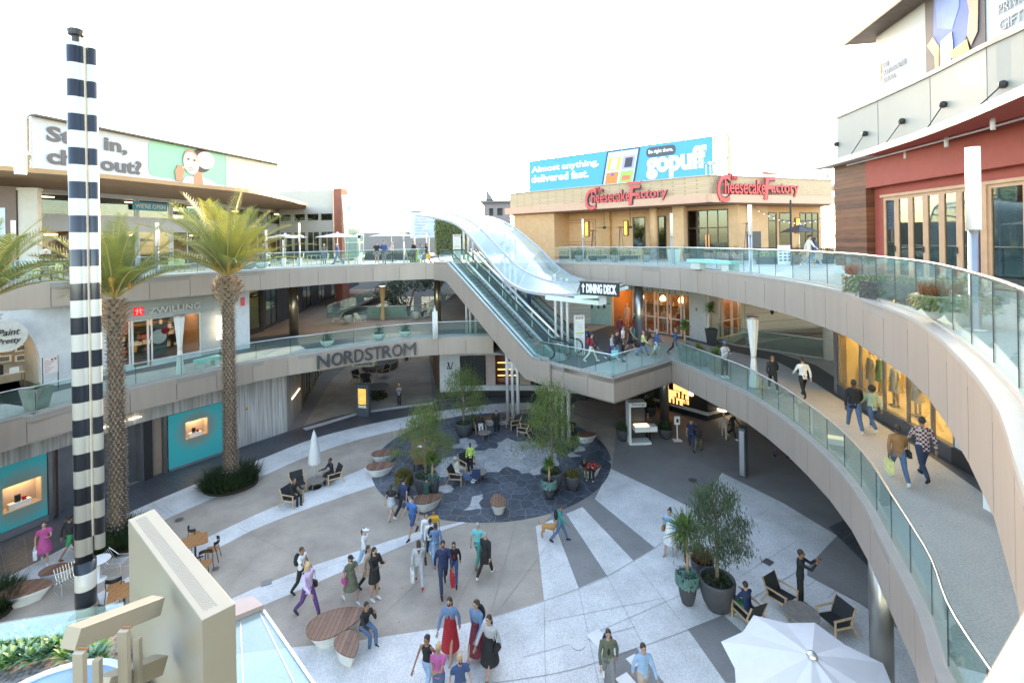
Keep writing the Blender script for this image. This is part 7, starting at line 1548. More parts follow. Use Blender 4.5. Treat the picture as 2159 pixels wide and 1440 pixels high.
GU='stone urns between the wooden benches'
for x,lab,s_ in((1221,'stone urn with a little conifer between the first and second wooden bench',51),(1296,'stone urn with a little conifer between the second and third wooden bench',52),(1363,'stone urn with a little conifer right of the third wooden bench',53)):pot(x,553,.62,.50,Z3,'urn',lab,m_=mat('grey_stone_urn',(.24,.22,.21),.8),plants=(('bush','olive',(.75,.75),0,380),),seed=s_,grp=GU)
pot(1421,558,.66,.95,Z3,'taper','tall tapered glassy planter beside the second light pole',m_=M_bowl,plants=(('grass','olive',.2,60),),seed=54)
for x,y,w,lab,pk,s_ in((1555,556,.6,'terracotta pot with dark spiky cordyline right of the turquoise bench','rust',55),(1680,558,.55,'patterned terracotta pot with dark cordyline beside the black umbrella','rust',56),(1745,556,.5,'dark pot with a cordyline next to the wood clad corner','rust',57),(1447,551,.5,'dark pot with spiky leaves at the left of the glass entrance','hedge',58),(1530,551,.5,'dark pot with spiky leaves at the right of the glass entrance','hedge',59)):pot(x,y,w,.55,Z3,'urn',lab,m_=mat('terracotta_dark',(.20,.13,.10),.8),plants=(('spiky',pk,.75),),seed=s_)
def longplant(x0,x1,py,h,leaf,lab,seed,hh=.45,d=.5):
    a,b=P(x0,py,Z3),P(x1,py,Z3);L=(b-a).length;rz=atan2(b.y-a.y,b.x-a.x);rt=thing('long_planter',lab,'planter',tuple((a+b)/2),rz,'long planters along the restaurant terrace');m=MB();m.box((0,0,h/2),(L,d,h));part('trough',m,M_dark,rt);m=MB();rd=random.Random(seed)
    for i in range(int(L*150)):p=Vector((rd.uniform(-L/2,L/2),rd.uniform(-d/2,d/2),h));m.blade(p,p+Vector((rd.uniform(-.12,.12),rd.uniform(-.12,.12),rd.uniform(.5,1)*hh)),.035,.01)
    part('foliage',m,LF[leaf],rt)
longplant(1150,1370,546,.3,'hedge','long planter of dark grasses behind the wooden benches',1,.55);longplant(1505,1548,549,.4,'yucca','short planter of bright grass behind the turquoise bench',2);longplant(1595,1643,557,.42,'yucca','dark trough of bright grass left of the black railing',3,.5);longplant(1722,1757,556,.42,'yucca','dark trough of bright grass by the wood clad corner',4,.5);longplant(560,700,546,.62,'hedge','clipped hedge planter behind the green chairs',5,.35,.8);longplant(775,880,548,.62,'hedge','clipped hedge planter behind the standing group at the railing',6,.35,.8)
bt=thing('background_tree','leafy tree standing in the far middle level court','tree',tuple(P(825,668,Z2)+Vector((0,6,-5.5))));m=MB();m.smooth=True;m.tube([(0,0,0),(.3,0,5),(.9,0,7.4)],[.22,.16,.08],8);m.tube([(.3,0,5),(-1,0,7.6)],[.12,.05],6);part('trunk',m,M_bark,bt);m=MB();rd=random.Random(9)
for c_ in((-2,0,7.2),(-.5,.3,8),(1.6,0,8.2),(3.0,.3,8.4),(-1,.5,6.2)):bush(m,c_,(1.3,1.3,1.1),500,rd,.16,2)
part('crown',m,LF['hedge'],bt)
bt=thing('ivy_wall','ivy covered green wall beyond the advertising panel','plant',tuple(D(960,545,60)));m=MB();rd=random.Random(19)
for i in range(1500):p=Vector((rd.uniform(-2.5,1.6),rd.uniform(-.2,.4),rd.uniform(0,5.0)));m.blade(p,p+Vector((rd.uniform(-.2,.2),-.1,-.15)),.2,0,nrm=Vector((0,1,.3)))
m2=MB();m2.box((-.4,.5,2.4),(4,.4,4.8));part('backing_wall',m2,M_dark,bt);part('ivy',m,LF['olive'],bt)
# ================================================================ furniture
def lounge():
    t=thing('lounge_chair','x','chair',(0,0,0),0,'wooden armchairs with black slings');W=.33
    m=MB();m.beam((0,-.30,.38),(0,.26,.33),W*1.9,.03,up=Vector((0,0,1)));part('seat',m,M_sling,t)
    m=MB();m.beam((0,.24,.36),(0,.44,.84),W*1.9,.03,up=Vector((0,1,.4)));part('backrest',m,M_sling,t)
    for s in(-1,1):
        m=MB();m.beam((s*W,-.34,0),(s*W,-.34,.60),.045);part('leg',m,M_woodl,t);m=MB();m.beam((s*W,.52,0),(s*W,.27,.40),.045);m.beam((s*W,.27,.40),(s*W,.46,.86),.04);part('leg',m,M_woodl,t)
        m=MB();m.beam((s*W,-.38,.61),(s*W,.36,.59),.06,.03);part('armrest',m,M_woodl,t);m=MB();m.beam((s*W,-.33,.36),(s*W,.3,.32),.035,.05);part('rail',m,M_woodl,t)
    return t
def rnd_table(r=.45,h=.42):
    t=thing('round_table','x','table',(0,0,0),0,'low round slatted tables');m=MB();m.lathe([(r,h-.035),(r,h)],n=28);part('tabletop',m,mat('weathered_teak',(.23,.20,.175),.7,var=.2,vscale=6),t)
    for k in range(3):a=2*pi*k/3+.3;m=MB();m.tube([(cos(a)*r*.55,sin(a)*r*.55,h-.03),(cos(a)*r*.75,sin(a)*r*.75,0)],[.035,.028],8);part('leg',m,MATS['weathered_teak'],t)
    return t
def bench():
    t=thing('teardrop_bench','x','bench',(0,0,0),0,'teardrop benches with white shells');n=32;m=MB();m.smooth=True
    def ol(k,sc):a=2*pi*k/n;return Vector((cos(a)*.5*sc,sin(a)*(.30-.10*cos(a))*abs(sin(a/2)if False else 1)*sc*(1-.35*max(0,cos(a))**3),0))
    secs=[(.62,0),(.66,.05),(.78,.18),(.92,.34),(1.0,.42)]
    for sc,z in secs:
        for k in range(n):p=ol(k,sc);m.v.append(Vector((p.x-.12*(1-sc),p.y,z)))
    for i in range(len(secs)-1):
        for k in range(n):k2=(k+1)%n;m.face((i*n+k,i*n+k2,(i+1)*n+k2,(i+1)*n+k))
    m.smooth=False;m.face([n*(len(secs)-1)+k for k in range(n)]);part('shell',m,mat('bench_shell',(.62,.63,.62),.4),t);m=MB();m.prism([ol(k,1.03)[:2]for k in range(n)],.425,.46);part('seat',m,lines_mat('bench_slats',(.13,.06,.04),(.30,.16,.10),.14,.10,0,.5,.3),t);return t
KL,KT,KB=Kind(lounge()),Kind(rnd_table()),Kind(bench())
def g(px,py,z=0):return tuple(P(px,py,z))
def face(dx):return radians(dx)
for x,y,r,lab in((617,1064,70,'wooden armchair holding the black clad person with crossed legs left of the closed umbrella'),(628,1034,35,'empty black sling armchair facing the closed umbrella table'),(702,1018,-50,'wooden armchair under the man in black jacket and white shirt'),(1012,912,15,'wooden armchair under the woman in blue cap'),(1082,903,-60,'empty wooden armchair before the slim columns'),(964,1018,75,'wooden armchair under the grey haired woman in cream jacket'),(986,992,40,'empty armchair behind the person in floral shirt'),(1648,1278,30,'empty black sling armchair beside the man photographing'),(1760,1330,-75,'empty armchair turned sideways at the base of the steel column'),(1578,1312,200,'armchair under the man in green trousers by the big umbrella'),(1105,918,-110,'armchair half hidden behind the lush tree')):KL.place(g(x,y),face(r),lab)
for x,y,lab,s in((667,1028,'low round table pierced by the closed umbrella pole',1.0),(1021,924,'low round table before the woman in blue cap',.9),(1010,1010,'low round table carrying the blue bag',.95),(1690,1322,'low round table half under the big white umbrella',1.15)):KT.place(g(x,y),0,lab,s)
for x,y,r,s,lab in((812,972,15,1.45,'teardrop bench at the left rim of the flagstones, the one further back'),(804,1000,15,1.5,'teardrop bench at the left rim of the flagstones, the one in front'),(904,1072,20,1.35,'teardrop bench under the person in green hood'),(1050,1076,100,1.15,'small empty teardrop bench alone on the front of the flagstones'),(1238,932,5,1.25,'empty teardrop bench right of the lush tree'),(1040,895,5,1.3,'teardrop bench behind the person in long black coat'),(1248,1004,20,1.15,'teardrop bench under the two men right of the lush tree'),(712,1340,30,1.8,'largest teardrop bench with slatted top in the foreground'),(734,1392,-55,1.08,'teardrop bench overlapping the largest one in the foreground'),(122,1225,20,1.05,'dark topped teardrop bench beside the striped tower'),(57,1268,15,1.5,'dark topped teardrop bench at the lower left edge')):KB.place(g(x,y),face(r),lab,s).scale=(s,s,1.08)
c_=g(893,975);t=thing('communal_table','long wooden communal table behind the first willow like tree','table',c_,.2);m=MB();m.box((0,0,.88),(1.3,2.4,.10));m.box((0,-1.15,.70),(1.1,.08,.5));part('tabletop',m,M_wood,t)
for x in(-.5,.5):
    for y in(-1,1):m=MB();m.box((x,y,.42),(.06,.06,.84));part('leg',m,M_dark,t)
for i,(dx,col)in enumerate(((-.15,(.75,.76,.78)),(.3,(.06,.08,.4)))):m=MB();m.ball((0,0,.08),(.14,.1,.09));single('cloth_bundle',m,mat('bundle_%d'%i,col,.8),['white crumpled bag on the communal table','blue crumpled bag on the communal table'][i],'bag',loc=(c_[0]+dx,c_[1]-.3+.5*i,.93))
c_=g(664,1028);t=thing('closed_umbrella','closed white sun umbrella standing in the low round table','umbrella',c_);m=MB();m.tube([(0,0,0),(0,0,2.95)],.025,8);part('pole',m,M_alu,t);n=16;m=MB();m.smooth=True;b=0
for z,r in((1.25,.30),(1.3,.31),(1.9,.26),(2.5,.15),(2.85,.05),(2.88,.01)):
    for k in range(n*2):rr_=r*(1 if k%2 else .72);a=pi*k/n;m.v.append(Vector((cos(a)*rr_,sin(a)*rr_,z-(.06 if k%4==0 and z<1.4 else 0))))
for i in range(5):
    for k in range(2*n):k2=(k+1)%(2*n);m.face((i*2*n+k,i*2*n+k2,(i+1)*2*n+k2,(i+1)*2*n+k))
part('canopy',m,mat('canvas_white',(.66,.66,.67),.8,var=.05),t);m=MB();m.lathe([(.3,0),(.3,.05),(.05,.08)]);part('base',m,M_dark,t)
def parasol(c,R,h,n,m_,label,name='open_umbrella',drop=.45,rot=0,sag=.12):
    t=thing(name,label,'umbrella',c,rot);m=MB();m.tube([(0,0,0),(0,0,h+.05)],.03,8);part('pole',m,M_alu,t);m=MB();top=m.vert((0,0,h));q=4;rings=[]
    for j in range(1,q+1):
        f=j/q;row=[]
        for k in range(n*2):
            a=pi*k/n;odd=k%2;r=R*f*(1-(.15*f if odd else 0));row.append(m.vert((cos(a)*r,sin(a)*r,h-drop*f**1.15-(sag*.45*sin(pi*f)if odd else 0)-(.0 if odd else-.0))))
        rings.append(row)
    for k in range(2*n):m.face((top,rings[0][k],rings[0][(k+1)%(2*n)]))
    for i in range(q-1):
        for k in range(2*n):k2=(k+1)%(2*n);m.face((rings[i][k],rings[i+1][k],rings[i+1][k2],rings[i][k2]))
    part('canopy',m,m_,t)
    for k in range(n):m=MB();a=2*pi*k/n;m.beam((0,0,h-.06),(cos(a)*R*.97,sin(a)*R*.97,h-drop-.04),.02);part('rib',m,M_dark,t)
    m=MB();m.lathe([(.12,0),(.10,.05),(.02,.09)],(0,0,h),12);part('finial',m,M_alu,t);m=MB();m.lathe([(.4,0),(.4,.06),(.05,.1)]);part('base',m,M_dark,t);return t
cu=P(1712,1386,2.75);parasol((cu.x,cu.y,0),1.95,2.8,8,mat('canvas_bright',(.74,.74,.76),.8,var=.03),'large open white umbrella in the lower right foreground',rot=.2,drop=.55)
for x,lab in((601,'white umbrella over the green tables, leftmost of three'),(712,'white umbrella over the green tables, middle of three'),(826,'white umbrella over the green tables, nearest the escalators')):
    c_=D(x,540,42);parasol((c_.x,c_.y,Z3),2.0,2.55,6,MATS['canvas_bright'],lab,'terrace_umbrella',.35)
c_=D(1686,540,31.5);parasol((c_.x,c_.y,Z3),1.3,2.35,6,M_black,'black umbrella in front of the restaurant windows','black_umbrella',.5)
M_slat=lines_mat('orange_teak_slats',(.30,.12,.04),(.48,.22,.08),.06,.1,0,.5,.2)
def cafe_table():
    t=thing('cafe_table','x','table',(0,0,0),0,'square slatted cafe tables');m=MB();m.box((0,0,.73),(.85,.85,.04));part('tabletop',m,M_slat,t);m=MB();m.box((0,0,.36),(.07,.07,.72));m.box((0,0,.02),(.5,.06,.04));m.box((0,0,.021),(.06,.5,.04));part('pedestal',m,M_dark,t);return t
def cafe_chair():
    t=thing('cafe_chair','x','chair',(0,0,0),0,'black framed cafe chairs');m=MB();m.box((0,0,.45),(.42,.42,.03));part('seat',m,M_slat,t);m=MB();m.smooth=True
    for k in range(9):a=pi*k/8;m.v+=[Vector((cos(a)*.24,.10+sin(a)*.16,z))for z in(.70,.84)]
    for k in range(8):m.face((2*k,2*k+2,2*k+3,2*k+1))
    part('backrest',m,M_black,t)
    for s in(-1,1):
        m=MB();m.tube([(s*.21,-.2,0),(s*.2,-.19,.44)],.013,6);part('leg',m,M_black,t);m=MB();m.tube([(s*.22,.26,0),(s*.2,.18,.44),(s*.24,.12,.72)],.013,6);part('leg',m,M_black,t)
    return t
KC,KF=Kind(cafe_table()),Kind(cafe_chair())
KC.place(g(412,1178),.6,'square slatted cafe table right of the cream fin');KC.place(g(262,1290),.6,'square slatted cafe table left of the cream fin')
for x,y,r,lab in((412,1150,150,'black cafe chair behind the slatted table'),(448,1182,-70,'black cafe chair on the right of the slatted table'),(432,1213,10,'black cafe chair in front of the slatted table, half behind the fin'),(243,1262,200,'black cafe chair left of the cream fin')):KF.place(g(x,y),face(r),lab)
c_=g(208,1222);t=thing('white_table','white round pedestal table beside the striped tower','table',c_);m=MB();m.lathe([(.36,.72),(.38,.74),(.36,.76)],n=24);part('tabletop',m,M_white,t);m=MB();m.smooth=True;m.lathe([(.26,0),(.24,.02),(.05,.05),(.05,.72)],n=16);part('pedestal',m,M_white,t)
def wire_chair(x,y,r,lab,s=1):
    t=thing('wire_chair',lab,'chair',g(x,y),face(r),'silver wire lounge chairs');m=MB()
    for k in range(8):u=-.28+.08*k;m.tube([(u,-.28,.36),(u,.2,.32),(u,.42,.80)],.008,4)
    part('seat',m,M_alu,t)
    for s_ in(-1,1):m=MB();m.tube([(s_*.3,.42,.8),(s_*.3,.1,.5),(s_*.3,-.3,.48),(s_*.3,-.32,0),(s_*.3,.4,0),(s_*.3,.3,.33)],.012,5);part('side_frame',m,M_alu,t)
wire_chair(246,1205,100,'silver wire lounge chair between the tower and the cream fin');wire_chair(146,1245,60,'silver wire chair in front of the dark topped bench by the tower')
c_=g(795,842);t=thing('planted_table','round dark table with greenery skirt in the far passage','table',c_);m=MB();m.lathe([(.95,1.0),(.95,1.06)],n=28);part('tabletop',m,mat('slate_top',(.10,.11,.13),.4),t);m=MB();bush(m,(0,0,.1),(.8,.8,.95),900,random.Random(4),.08);part('greenery',m,LF['dark'],t)
for x,y,r,lab in((757,806,60,'wooden armchair left of the round planted table'),(772,815,30,'wooden armchair under the seated figure by the planted table'),(808,795,-40,'wooden armchair right of the round planted table')):KL.place(g(x,y),face(r),lab,1.25)
c_=g(802,775);t=thing('round_basin','round raised stone basin in the far passage below the dark letters','planter',c_);m=MB();m.smooth=True;m.lathe([(1.7,0),(1.8,.55),(1.8,.62),(1.45,.62),(1.4,.45),(.01,.45)],n=36);part('basin',m,mat('basin_taupe',(.22,.19,.18),.7),t)
M_grn=mat('pistachio_metal',(.42,.47,.17),.45,var=.04)
def green_chair():
    t=thing('green_chair','x','chair',(0,0,0),0,'pistachio green metal chairs on the upper deck');m=MB();m.box((0,0,.44),(.42,.42,.02));part('seat',m,M_grn,t);m=MB()
    for k in range(5):m.box((-.17+.085*k,.23,.67),(.05,.012,.38),rx=-.15)
    m.box((0,.26,.86),(.43,.03,.03));part('backrest',m,M_grn,t)
    for s in(-1,1):
        for y,y2 in((-.22,-.18),(.26,.18)):m=MB();m.beam((s*.22,y,0),(s*.19,y2,.44),.03);part('leg',m,M_grn,t)
    return t
def green_table():
    t=thing('green_table','x','table',(0,0,0),0,'pistachio green tables on the upper deck');m=MB();m.box((0,0,.73),(.8,.8,.03));part('tabletop',m,M_grn,t)
    for a in(-1,1):
        for b in(-1,1):m=MB();m.box((a*.36,b*.36,.36),(.035,.035,.72));part('leg',m,M_grn,t)
    return t
KG,KN=Kind(green_chair()),Kind(green_table())
for i,(x,y)in enumerate(((47,592),(98,592),(330,576),(592,561),(662,558),(735,556))):KN.place(g(x,y,Z3),.2*i,'pistachio green table, number by place: '+['first at the left edge','left of the striped tower','between the two palms','beside the heather bowls','beneath the middle umbrella','left of the standing group'][i]if False else 'pistachio green table '+['at the left edge of the upper deck','just left of the striped tower','between the two palm crowns','beside the pink heather bowl','beneath the middle white umbrella','left of the standing group at the railing'][i])
for x,y,r,lab in((8,590,90,'at the very left edge of the picture'),(28,592,200,'left of the first green table'),(66,592,-80,'right of the first green table, back to the palm'),(115,592,-90,'right of the table beside the striped tower'),(136,588,-60,'half hidden by the striped tower'),(352,573,-90,'right of the table between the palms'),(378,574,70,'alone near the café doors, left of a pair'),(391,574,80,'alone near the café doors, right of a pair'),(575,560,90,'left of the table by the heather bowl'),(614,558,-60,'right of the table by the heather bowl'),(634,556,-80,'standing alone below the first white umbrella'),(686,558,-90,'right of the table beneath the middle umbrella'),(712,556,90,'left of the last green table'),(761,554,-80,'right of the last green table'),(860,555,60,'beside the yellow green bin')):KG.place(g(x,y,Z3),face(r),'pistachio green chair '+lab.replace('café','cafe'))
t=thing('yellow_bin','yellow green and dark waste bin by the escalator top','bin',g(877,553,Z3));m=MB();m.box((.12,0,.55),(.55,.5,1.1));part('body',m,mat('bin_yellow',(.48,.50,.08),.5),t);m=MB();m.box((-.3,0,.5),(.3,.5,1.0));part('side_unit',m,M_dark,t)
def patio(px,lab):
    c_=D(px,540,37);t=thing('mushroom_heater',lab,'heater',(c_.x,c_.y,Z3),0,'mushroom patio heaters on the terrace');m=MB();m.tube([(0,0,0),(0,0,2.05)],.05,8);part('post',m,M_alu,t);m=MB();m.lathe([(.18,0),(.18,.6)],n=12);part('gas_housing',m,M_alu,t);m=MB();m.lathe([(.06,2.0),(.13,2.2),(.13,2.24)],n=10);part('burner',m,M_dark,t);m=MB();m.lathe([(.38,2.24),(.1,2.34),(.01,2.36)],n=16);part('reflector',m,M_steel,t)
patio(597,'mushroom heater beside the leftmost white umbrella');patio(632,'mushroom heater right of the leftmost white umbrella');patio(758,'mushroom heater in front of the glass tower')
def pole(px,pyb,pyt,z,label,r=.08,Y=None,fr=.55,glow=False):
    c_=P(px,pyb,z)if Y is None else D(px,pyb,Y);zt=zat(c_.x,c_.y,pyt)-z;t=thing('light_pole',label,'lamp post',(c_.x,c_.y,z),0,'tubular light poles on the upper deck');m=MB();m.smooth=True;m.lathe([(r*1.6,0),(r*1.6,.04),(r*.8,.05),(r*.8,zt*fr)],n=14);part('post',m,M_steel,t);m=MB();m.smooth=True;m.lathe([(r,zt*fr),(r,zt)],n=14);part('lamp_tube',m,mat('lamp_tube',(.85,.78,.70),.35,var=0),t)
for x,yb,yt,r,lab,Y in((2057,697,311,.10,'nearest tall tubular light pole behind the curved railing',None),(1583,575,432,.09,'tubular light pole right of the restaurant entrance',None),(1417,559,450,.08,'tubular light pole by the tall tapered planter',None),(1230,553,462,.07,'tubular light pole between the first two wooden benches',None),(852,556,472,.07,'slim light pole by the standing group at the railing',None),(632,560,470,.07,'light pole below the leftmost white umbrella',36),(562,566,485,.07,'light pole behind the walking couple by the heather bowls',35),(333,590,470,.09,'light pole between the two palms',27),(30,600,465,.09,'light pole at the far left edge of the upper deck',24),(900,553,493,.05,'thin light pole by the escalator top',None)):pole(x,yb,yt,Z3,lab,r,Y)
def flare(px,pyb,z,h,label,m_,r=.30):
    t=thing('fluted_lamp',label,'lamp post',g(px,pyb,z),0,'hourglass lamp posts on the middle deck');m=MB();n=20
    for zz_,rr_ in((0,r*.85),(h*.42,r*.42),(h*.43,r*.42),(h*.44,r*.42),(h*.97,r)):
        for k in range(n):a=2*pi*k/n;q=rr_*(1 if k%2 else .9);m.v.append(Vector((cos(a)*q,sin(a)*q,zz_)))
    for i in range(4):
        for k in range(n):k2=(k+1)%n;m.face((i*n+k,i*n+k2,(i+1)*n+k2,(i+1)*n+k))
    part('fluted_shade',m,m_,t);m=MB();m.lathe([(r,h*.97),(r*1.02,h),(.01,h)],n=n);part('cap',m,M_steel,t);m=MB();m.lathe([(r*.95,0),(r*.95,.06)],n=n);part('base',m,M_steel,t);m=MB();m.lathe([(r*.45,h*.425),(r*.45,h*.445)],n=n);part('waist_ring',m,M_steel,t)
M_fl=mat('fluted_white',(.70,.70,.67),.5,var=.03);flare(1590,818,Z2,3.25,'white hourglass lamp post on the right middle deck near the dog',M_fl,.26);flare(380,790,Z2,3.2,'white hourglass lamp post between the two palms',M_fl,.26);flare(807,674,Z2,3.0,'timber coloured hourglass lamp post by the far stairwell railing',mat('fluted_timber',(.62,.40,.20),.5),.28)
t=thing('slim_lantern','slim white lantern post behind the middle railing below the escalator','lamp post',g(918,716,Z2));m=MB();m.smooth=True
for s in(-1,1):m.tube([(s*.13,0,0),(s*.13,0,2.0)],.06,8)
m.tube([(0,0,0),(0,0,2.15)],.08,8);m.tube([(0,0,2.1),(0,0,2.4)],[.06,.02],8);part('post',m,M_fl,t)
def wbench():
    t=thing('wooden_bench','x','bench',(0,0,0),0,'arched wooden garden benches');m=MB();m.box((0,0,.44),(1.7,.5,.04));part('seat',m,mat('bench_teak',(.50,.36,.20),.6,var=.1),t);m=MB()
    for k in range(17):x=-.8+.1*k;h=.42+.16*cos(x*1.7);m.box((x,.25,.46+h/2),(.035,.025,h))
    m.tube([(-.85+.17*k,.25,.88+.16*cos((-.85+.17*k)*1.7))for k in range(11)],.035,6);part('backrest',m,MATS['bench_teak'],t)
    for s in(-1,1):
        for y in(-.22,.25):m=MB();m.box((s*.8,y,.22),(.06,.06,.44));part('leg',m,MATS['bench_teak'],t)
        m=MB();m.box((s*.82,0,.66),(.06,.52,.04));m.box((s*.82,-.22,.55),(.05,.05,.22));part('armrest',m,MATS['bench_teak'],t)
    return t
KW=Kind(wbench())
for x,lab in((1180,'arched wooden bench, leftmost of three beside the canopy'),(1260,'arched wooden bench right of the first light pole'),(1326,'arched wooden bench, rightmost of three')):KW.place(g(x,551,Z3),pi+.05,lab)
for x0,x1,y,z,lab,n_ in((1456,1560,566,Z3,'pale turquoise bench before the restaurant entrance',2),(413,462,778,Z2,'pale turquoise glass bench by the cookware store',1)):
    a,b=P(x0,y,z),P(x1,y+(8 if z==Z3 else-12),z);L=(b-a).length;t=thing('turquoise_bench',lab,'bench',tuple((a+b)/2),atan2(b.y-a.y,b.x-a.x));m=MB();m.box((0,0,.42),(L,.5,.16));part('seat',m,mat('aqua_glass',(.28,.62,.56),.3),t);m=MB()
    for s in(-.33,.33):m.box((s*L,0,.17),(L*.2,.4,.34))
    part('base',m,M_bowl,t)
def kiosk(px,py,w,h,rz,lab,scr=True):
    t=thing('digital_kiosk',lab,'kiosk',g(px,py),rz);m=MB();m.box((0,0,h/2),(w,.32,h));part('body',m,mat('kiosk_slate',(.10,.12,.14),.4,.3),t,bevel=.02)
    if scr:m=MB();m.box((0,-.17,h*.60),(w*.76,.02,h*.62));s=part('screen',m,M_black,t);m=MB();m.box((0,-.185,h*.63),(w*.66,.01,h*.50));part('advert',m,mat('advert_gold',(.62,.34,.08),.4,var=.6,vscale=3,emit=(1,.52,.14),estr=.22),s);m=MB();m.box((0,-.185,h*.31),(w*.66,.01,h*.08));part('caption',m,mat('advert_cream',(.80,.78,.55),.4,var=0),s)
    else:m=MB();m.box((-w*.52,0,h*.5),(.03,.22,h*.9));part('steel_edge',m,M_steel,t)
kiosk(767,876,.95,2.25,-.25,'dark digital kiosk with a golden screen at the passage mouth');kiosk(1568,1003,.60,2.55,.9,'dark digital kiosk seen from its edge under the right deck',False)
def directory(px,py,z,h,lab):
    t=thing('directory_sign',lab,'sign',g(px,py,z),.15);m=MB();m.box((0,0,h/2),(.62,.22,h));part('body',m,mat('directory_white',(.72,.72,.70),.5),t);m=MB()
    for k in range(5):m.box((-.2+.1*k,-.115,h*.95),(.045,.01,h*.07));m.box((-.2+.1*k,-.115,h*.08),(.045,.01,h*.12))
    part('timber_stripe',m,mat('stripe_brown',(.26,.10,.05),.6),t);m=MB()
    for k in range(16):m.box((-.03,-.113,h*(.24+.04*k)),(.34+.06*(k%3),.008,.02))
    part('printed_lines',m,mat('print_faint',(.42,.42,.40),.6),t);m=MB();m.box((0,-.114,h*.56),(.5,.008,.07));part('lime_line',m,MATS['lime_green'],t)
directory(1222,748,Z2,2.35,'tall white directory sign with brown stripes at the escalator foot');directory(964,553,Z3,2.2,'directory sign with brown stripes at the escalator top')
t=thing('concierge_booth','white framed booth lettered Concierge with a counter under the landing','booth',g(1347,932),.05);m=MB();m.box((-.62,0,1.25),(.12,.7,2.5));m.box((-.1,0,2.38),(.95,.7,.26));m.box((0,0,.06),(1.3,.8,.12));part('frame',m,M_white,t);m=MB();m.box((-.05,.2,1.25),(1.0,.05,2.1));part('back_panel',m,mat('booth_dark',(.035,.035,.04),.5),t)
m=MB();m.box((.30,-.25,.95),(1.35,.55,.30));part('counter',m,M_white,t);m=MB();m.box((.1,-.2,1.115),(.85,.5,.02));part('lit_top',m,mat('counter_glow',(1,.85,.6),.5,var=0,emit=(1,.8,.5),estr=.5),t);mb=fit_text('Concierge',.80,.17,bold=.01,depth=.01);mb.xform(Matrix.Translation((-.50,-.362,2.31)));part('lettering',mb,M_black,t)
t=thing('sanitizer_stand','white hand sanitizer stand beside the concierge booth','stand',g(1428,929));m=MB();m.box((0,0,.03),(.5,.4,.03));m.box((0,0,.5),(.07,.05,.95));part('stand',m,M_white,t);m=MB();m.box((0,-.03,1.25),(.34,.05,.5));part('board',m,M_white,t);m=MB();m.box((0,-.08,1.25),(.12,.06,.2));part('dispenser',m,M_dark,t)
t=thing('litter_bin','dark cylindrical litter bin behind the slim columns by the lush tree','bin',g(1206,925));m=MB();m.smooth=True;m.lathe([(.28,0),(.30,.9),(.24,.98),(.01,1.0)],n=18);part('body',m,M_dark,t)
t=thing('chalk_board','white sandwich board with blue print by the restaurant railing','sign',g(1655,558,Z3));m=MB();m.box((0,0,.55),(.8,.05,1.1));part('board',m,M_white,t);m=MB()
for k in range(4):
    for j in range(3):m.box((-.25+.25*j,-.03,.25+.18*k),(.16,.01,.10))
part('print',m,mat('print_navy',(.05,.07,.18),.6),t)
a,b=D(1150,553,29),D(1250,553,29)
t=thing('string_lights','string of small bulbs between the restaurant and the wood clad corner','lights',tuple(D(1670,450,31)));A_,B_=D(1590,438,30),D(1765,450,28);m=MB();pts=[A_.lerp(B_,k/16)-Vector((0,0,.7*sin(pi*k/16)))for k in range(17)];m.tube(pts,.01,4);part('cable',m,M_black,t,world=True);m=MB();[m.ball(p-Vector((0,0,.08)),.05,6,4)for p in pts[1:-1]];part('bulb',m,M_white,t,world=True)
t=thing('black_fence','low black railing around the restaurant terrace','fence',tuple(P(1650,556,Z3)));A_,B_=P(1590,553,Z3),P(1768,560,Z3);m=MB();m.beam(A_+Vector((0,0,.9)),B_+Vector((0,0,.9)),.04);m.beam(A_+Vector((0,0,.1)),B_+Vector((0,0,.1)),.03);[m.beam(A_.lerp(B_,k/60)+Vector((0,0,.1)),A_.lerp(B_,k/60)+Vector((0,0,.9)),.015)for k in range(61)];part('rail',m,M_black,t,world=True)
t=thing('tall_post','slim dark post at the restaurant terrace','post',tuple(P(1669,560,Z3)));m=MB();m.tube([(0,0,0),(0,0,3.6)],.05,8);part('post',m,M_dark,t)
def box_rail(pts,z,lab):railing([Vector((p[0],p[1],z))for p in pts],z,lab,step=0,inset=0)
box_rail(((-17.4,60),(-17.4,45.2),(-15.6,44.2),(-8.6,44.2),(-8.0,46),(-8.0,62)),Z2,'glass railing around the far stairwell on the middle level')
m=MB();m.box((-11.6,44.4,Z2+.5),(3.6,.06,1.0));single('grey_panel',m,mat('panel_greygreen',(.36,.37,.33),.6),'grey green panel behind the far stairwell railing','panel')
def sling(x,y,r,lab):
    t=thing('garden_chair',lab,'chair',g(x,y,Z2),face(r),'pale garden chairs on the middle level');m=MB();m.beam((0,-.3,.36),(0,.15,.3),.5,.03);m.beam((0,.12,.3),(0,.5,.8),.5,.03,up=Vector((0,1,.5)));part('seat',m,mat('chair_lime',(.62,.64,.42),.5),t);m=MB()
    for s in(-1,1):m.tube([(s*.28,-.35,0),(s*.28,-.3,.5),(s*.28,.3,.52),(s*.28,.4,0)],.015,5)
    part('frame',m,M_white,t)
for x,y,r,lab in((711,679,-60,'pale garden chair left of the first white tub table'),(759,680,70,'pale garden chair right of the first white tub table'),(857,668,60,'pale garden chair under the seated person in black'),(898,668,-50,'pale garden chair under the seated person in pink')):sling(x,y,r,lab)
for x,y,lab in((734,680,'white tub table between the two empty garden chairs'),(877,672,'white tub table between the two seated people')):t=thing('tub_table',lab,'table',g(x,y,Z2),0,'white tub tables');m=MB();m.smooth=True;m.lathe([(.25,0),(.35,.55),(.35,.6),(.01,.6)],n=18);part('tub',m,M_bowl,t)
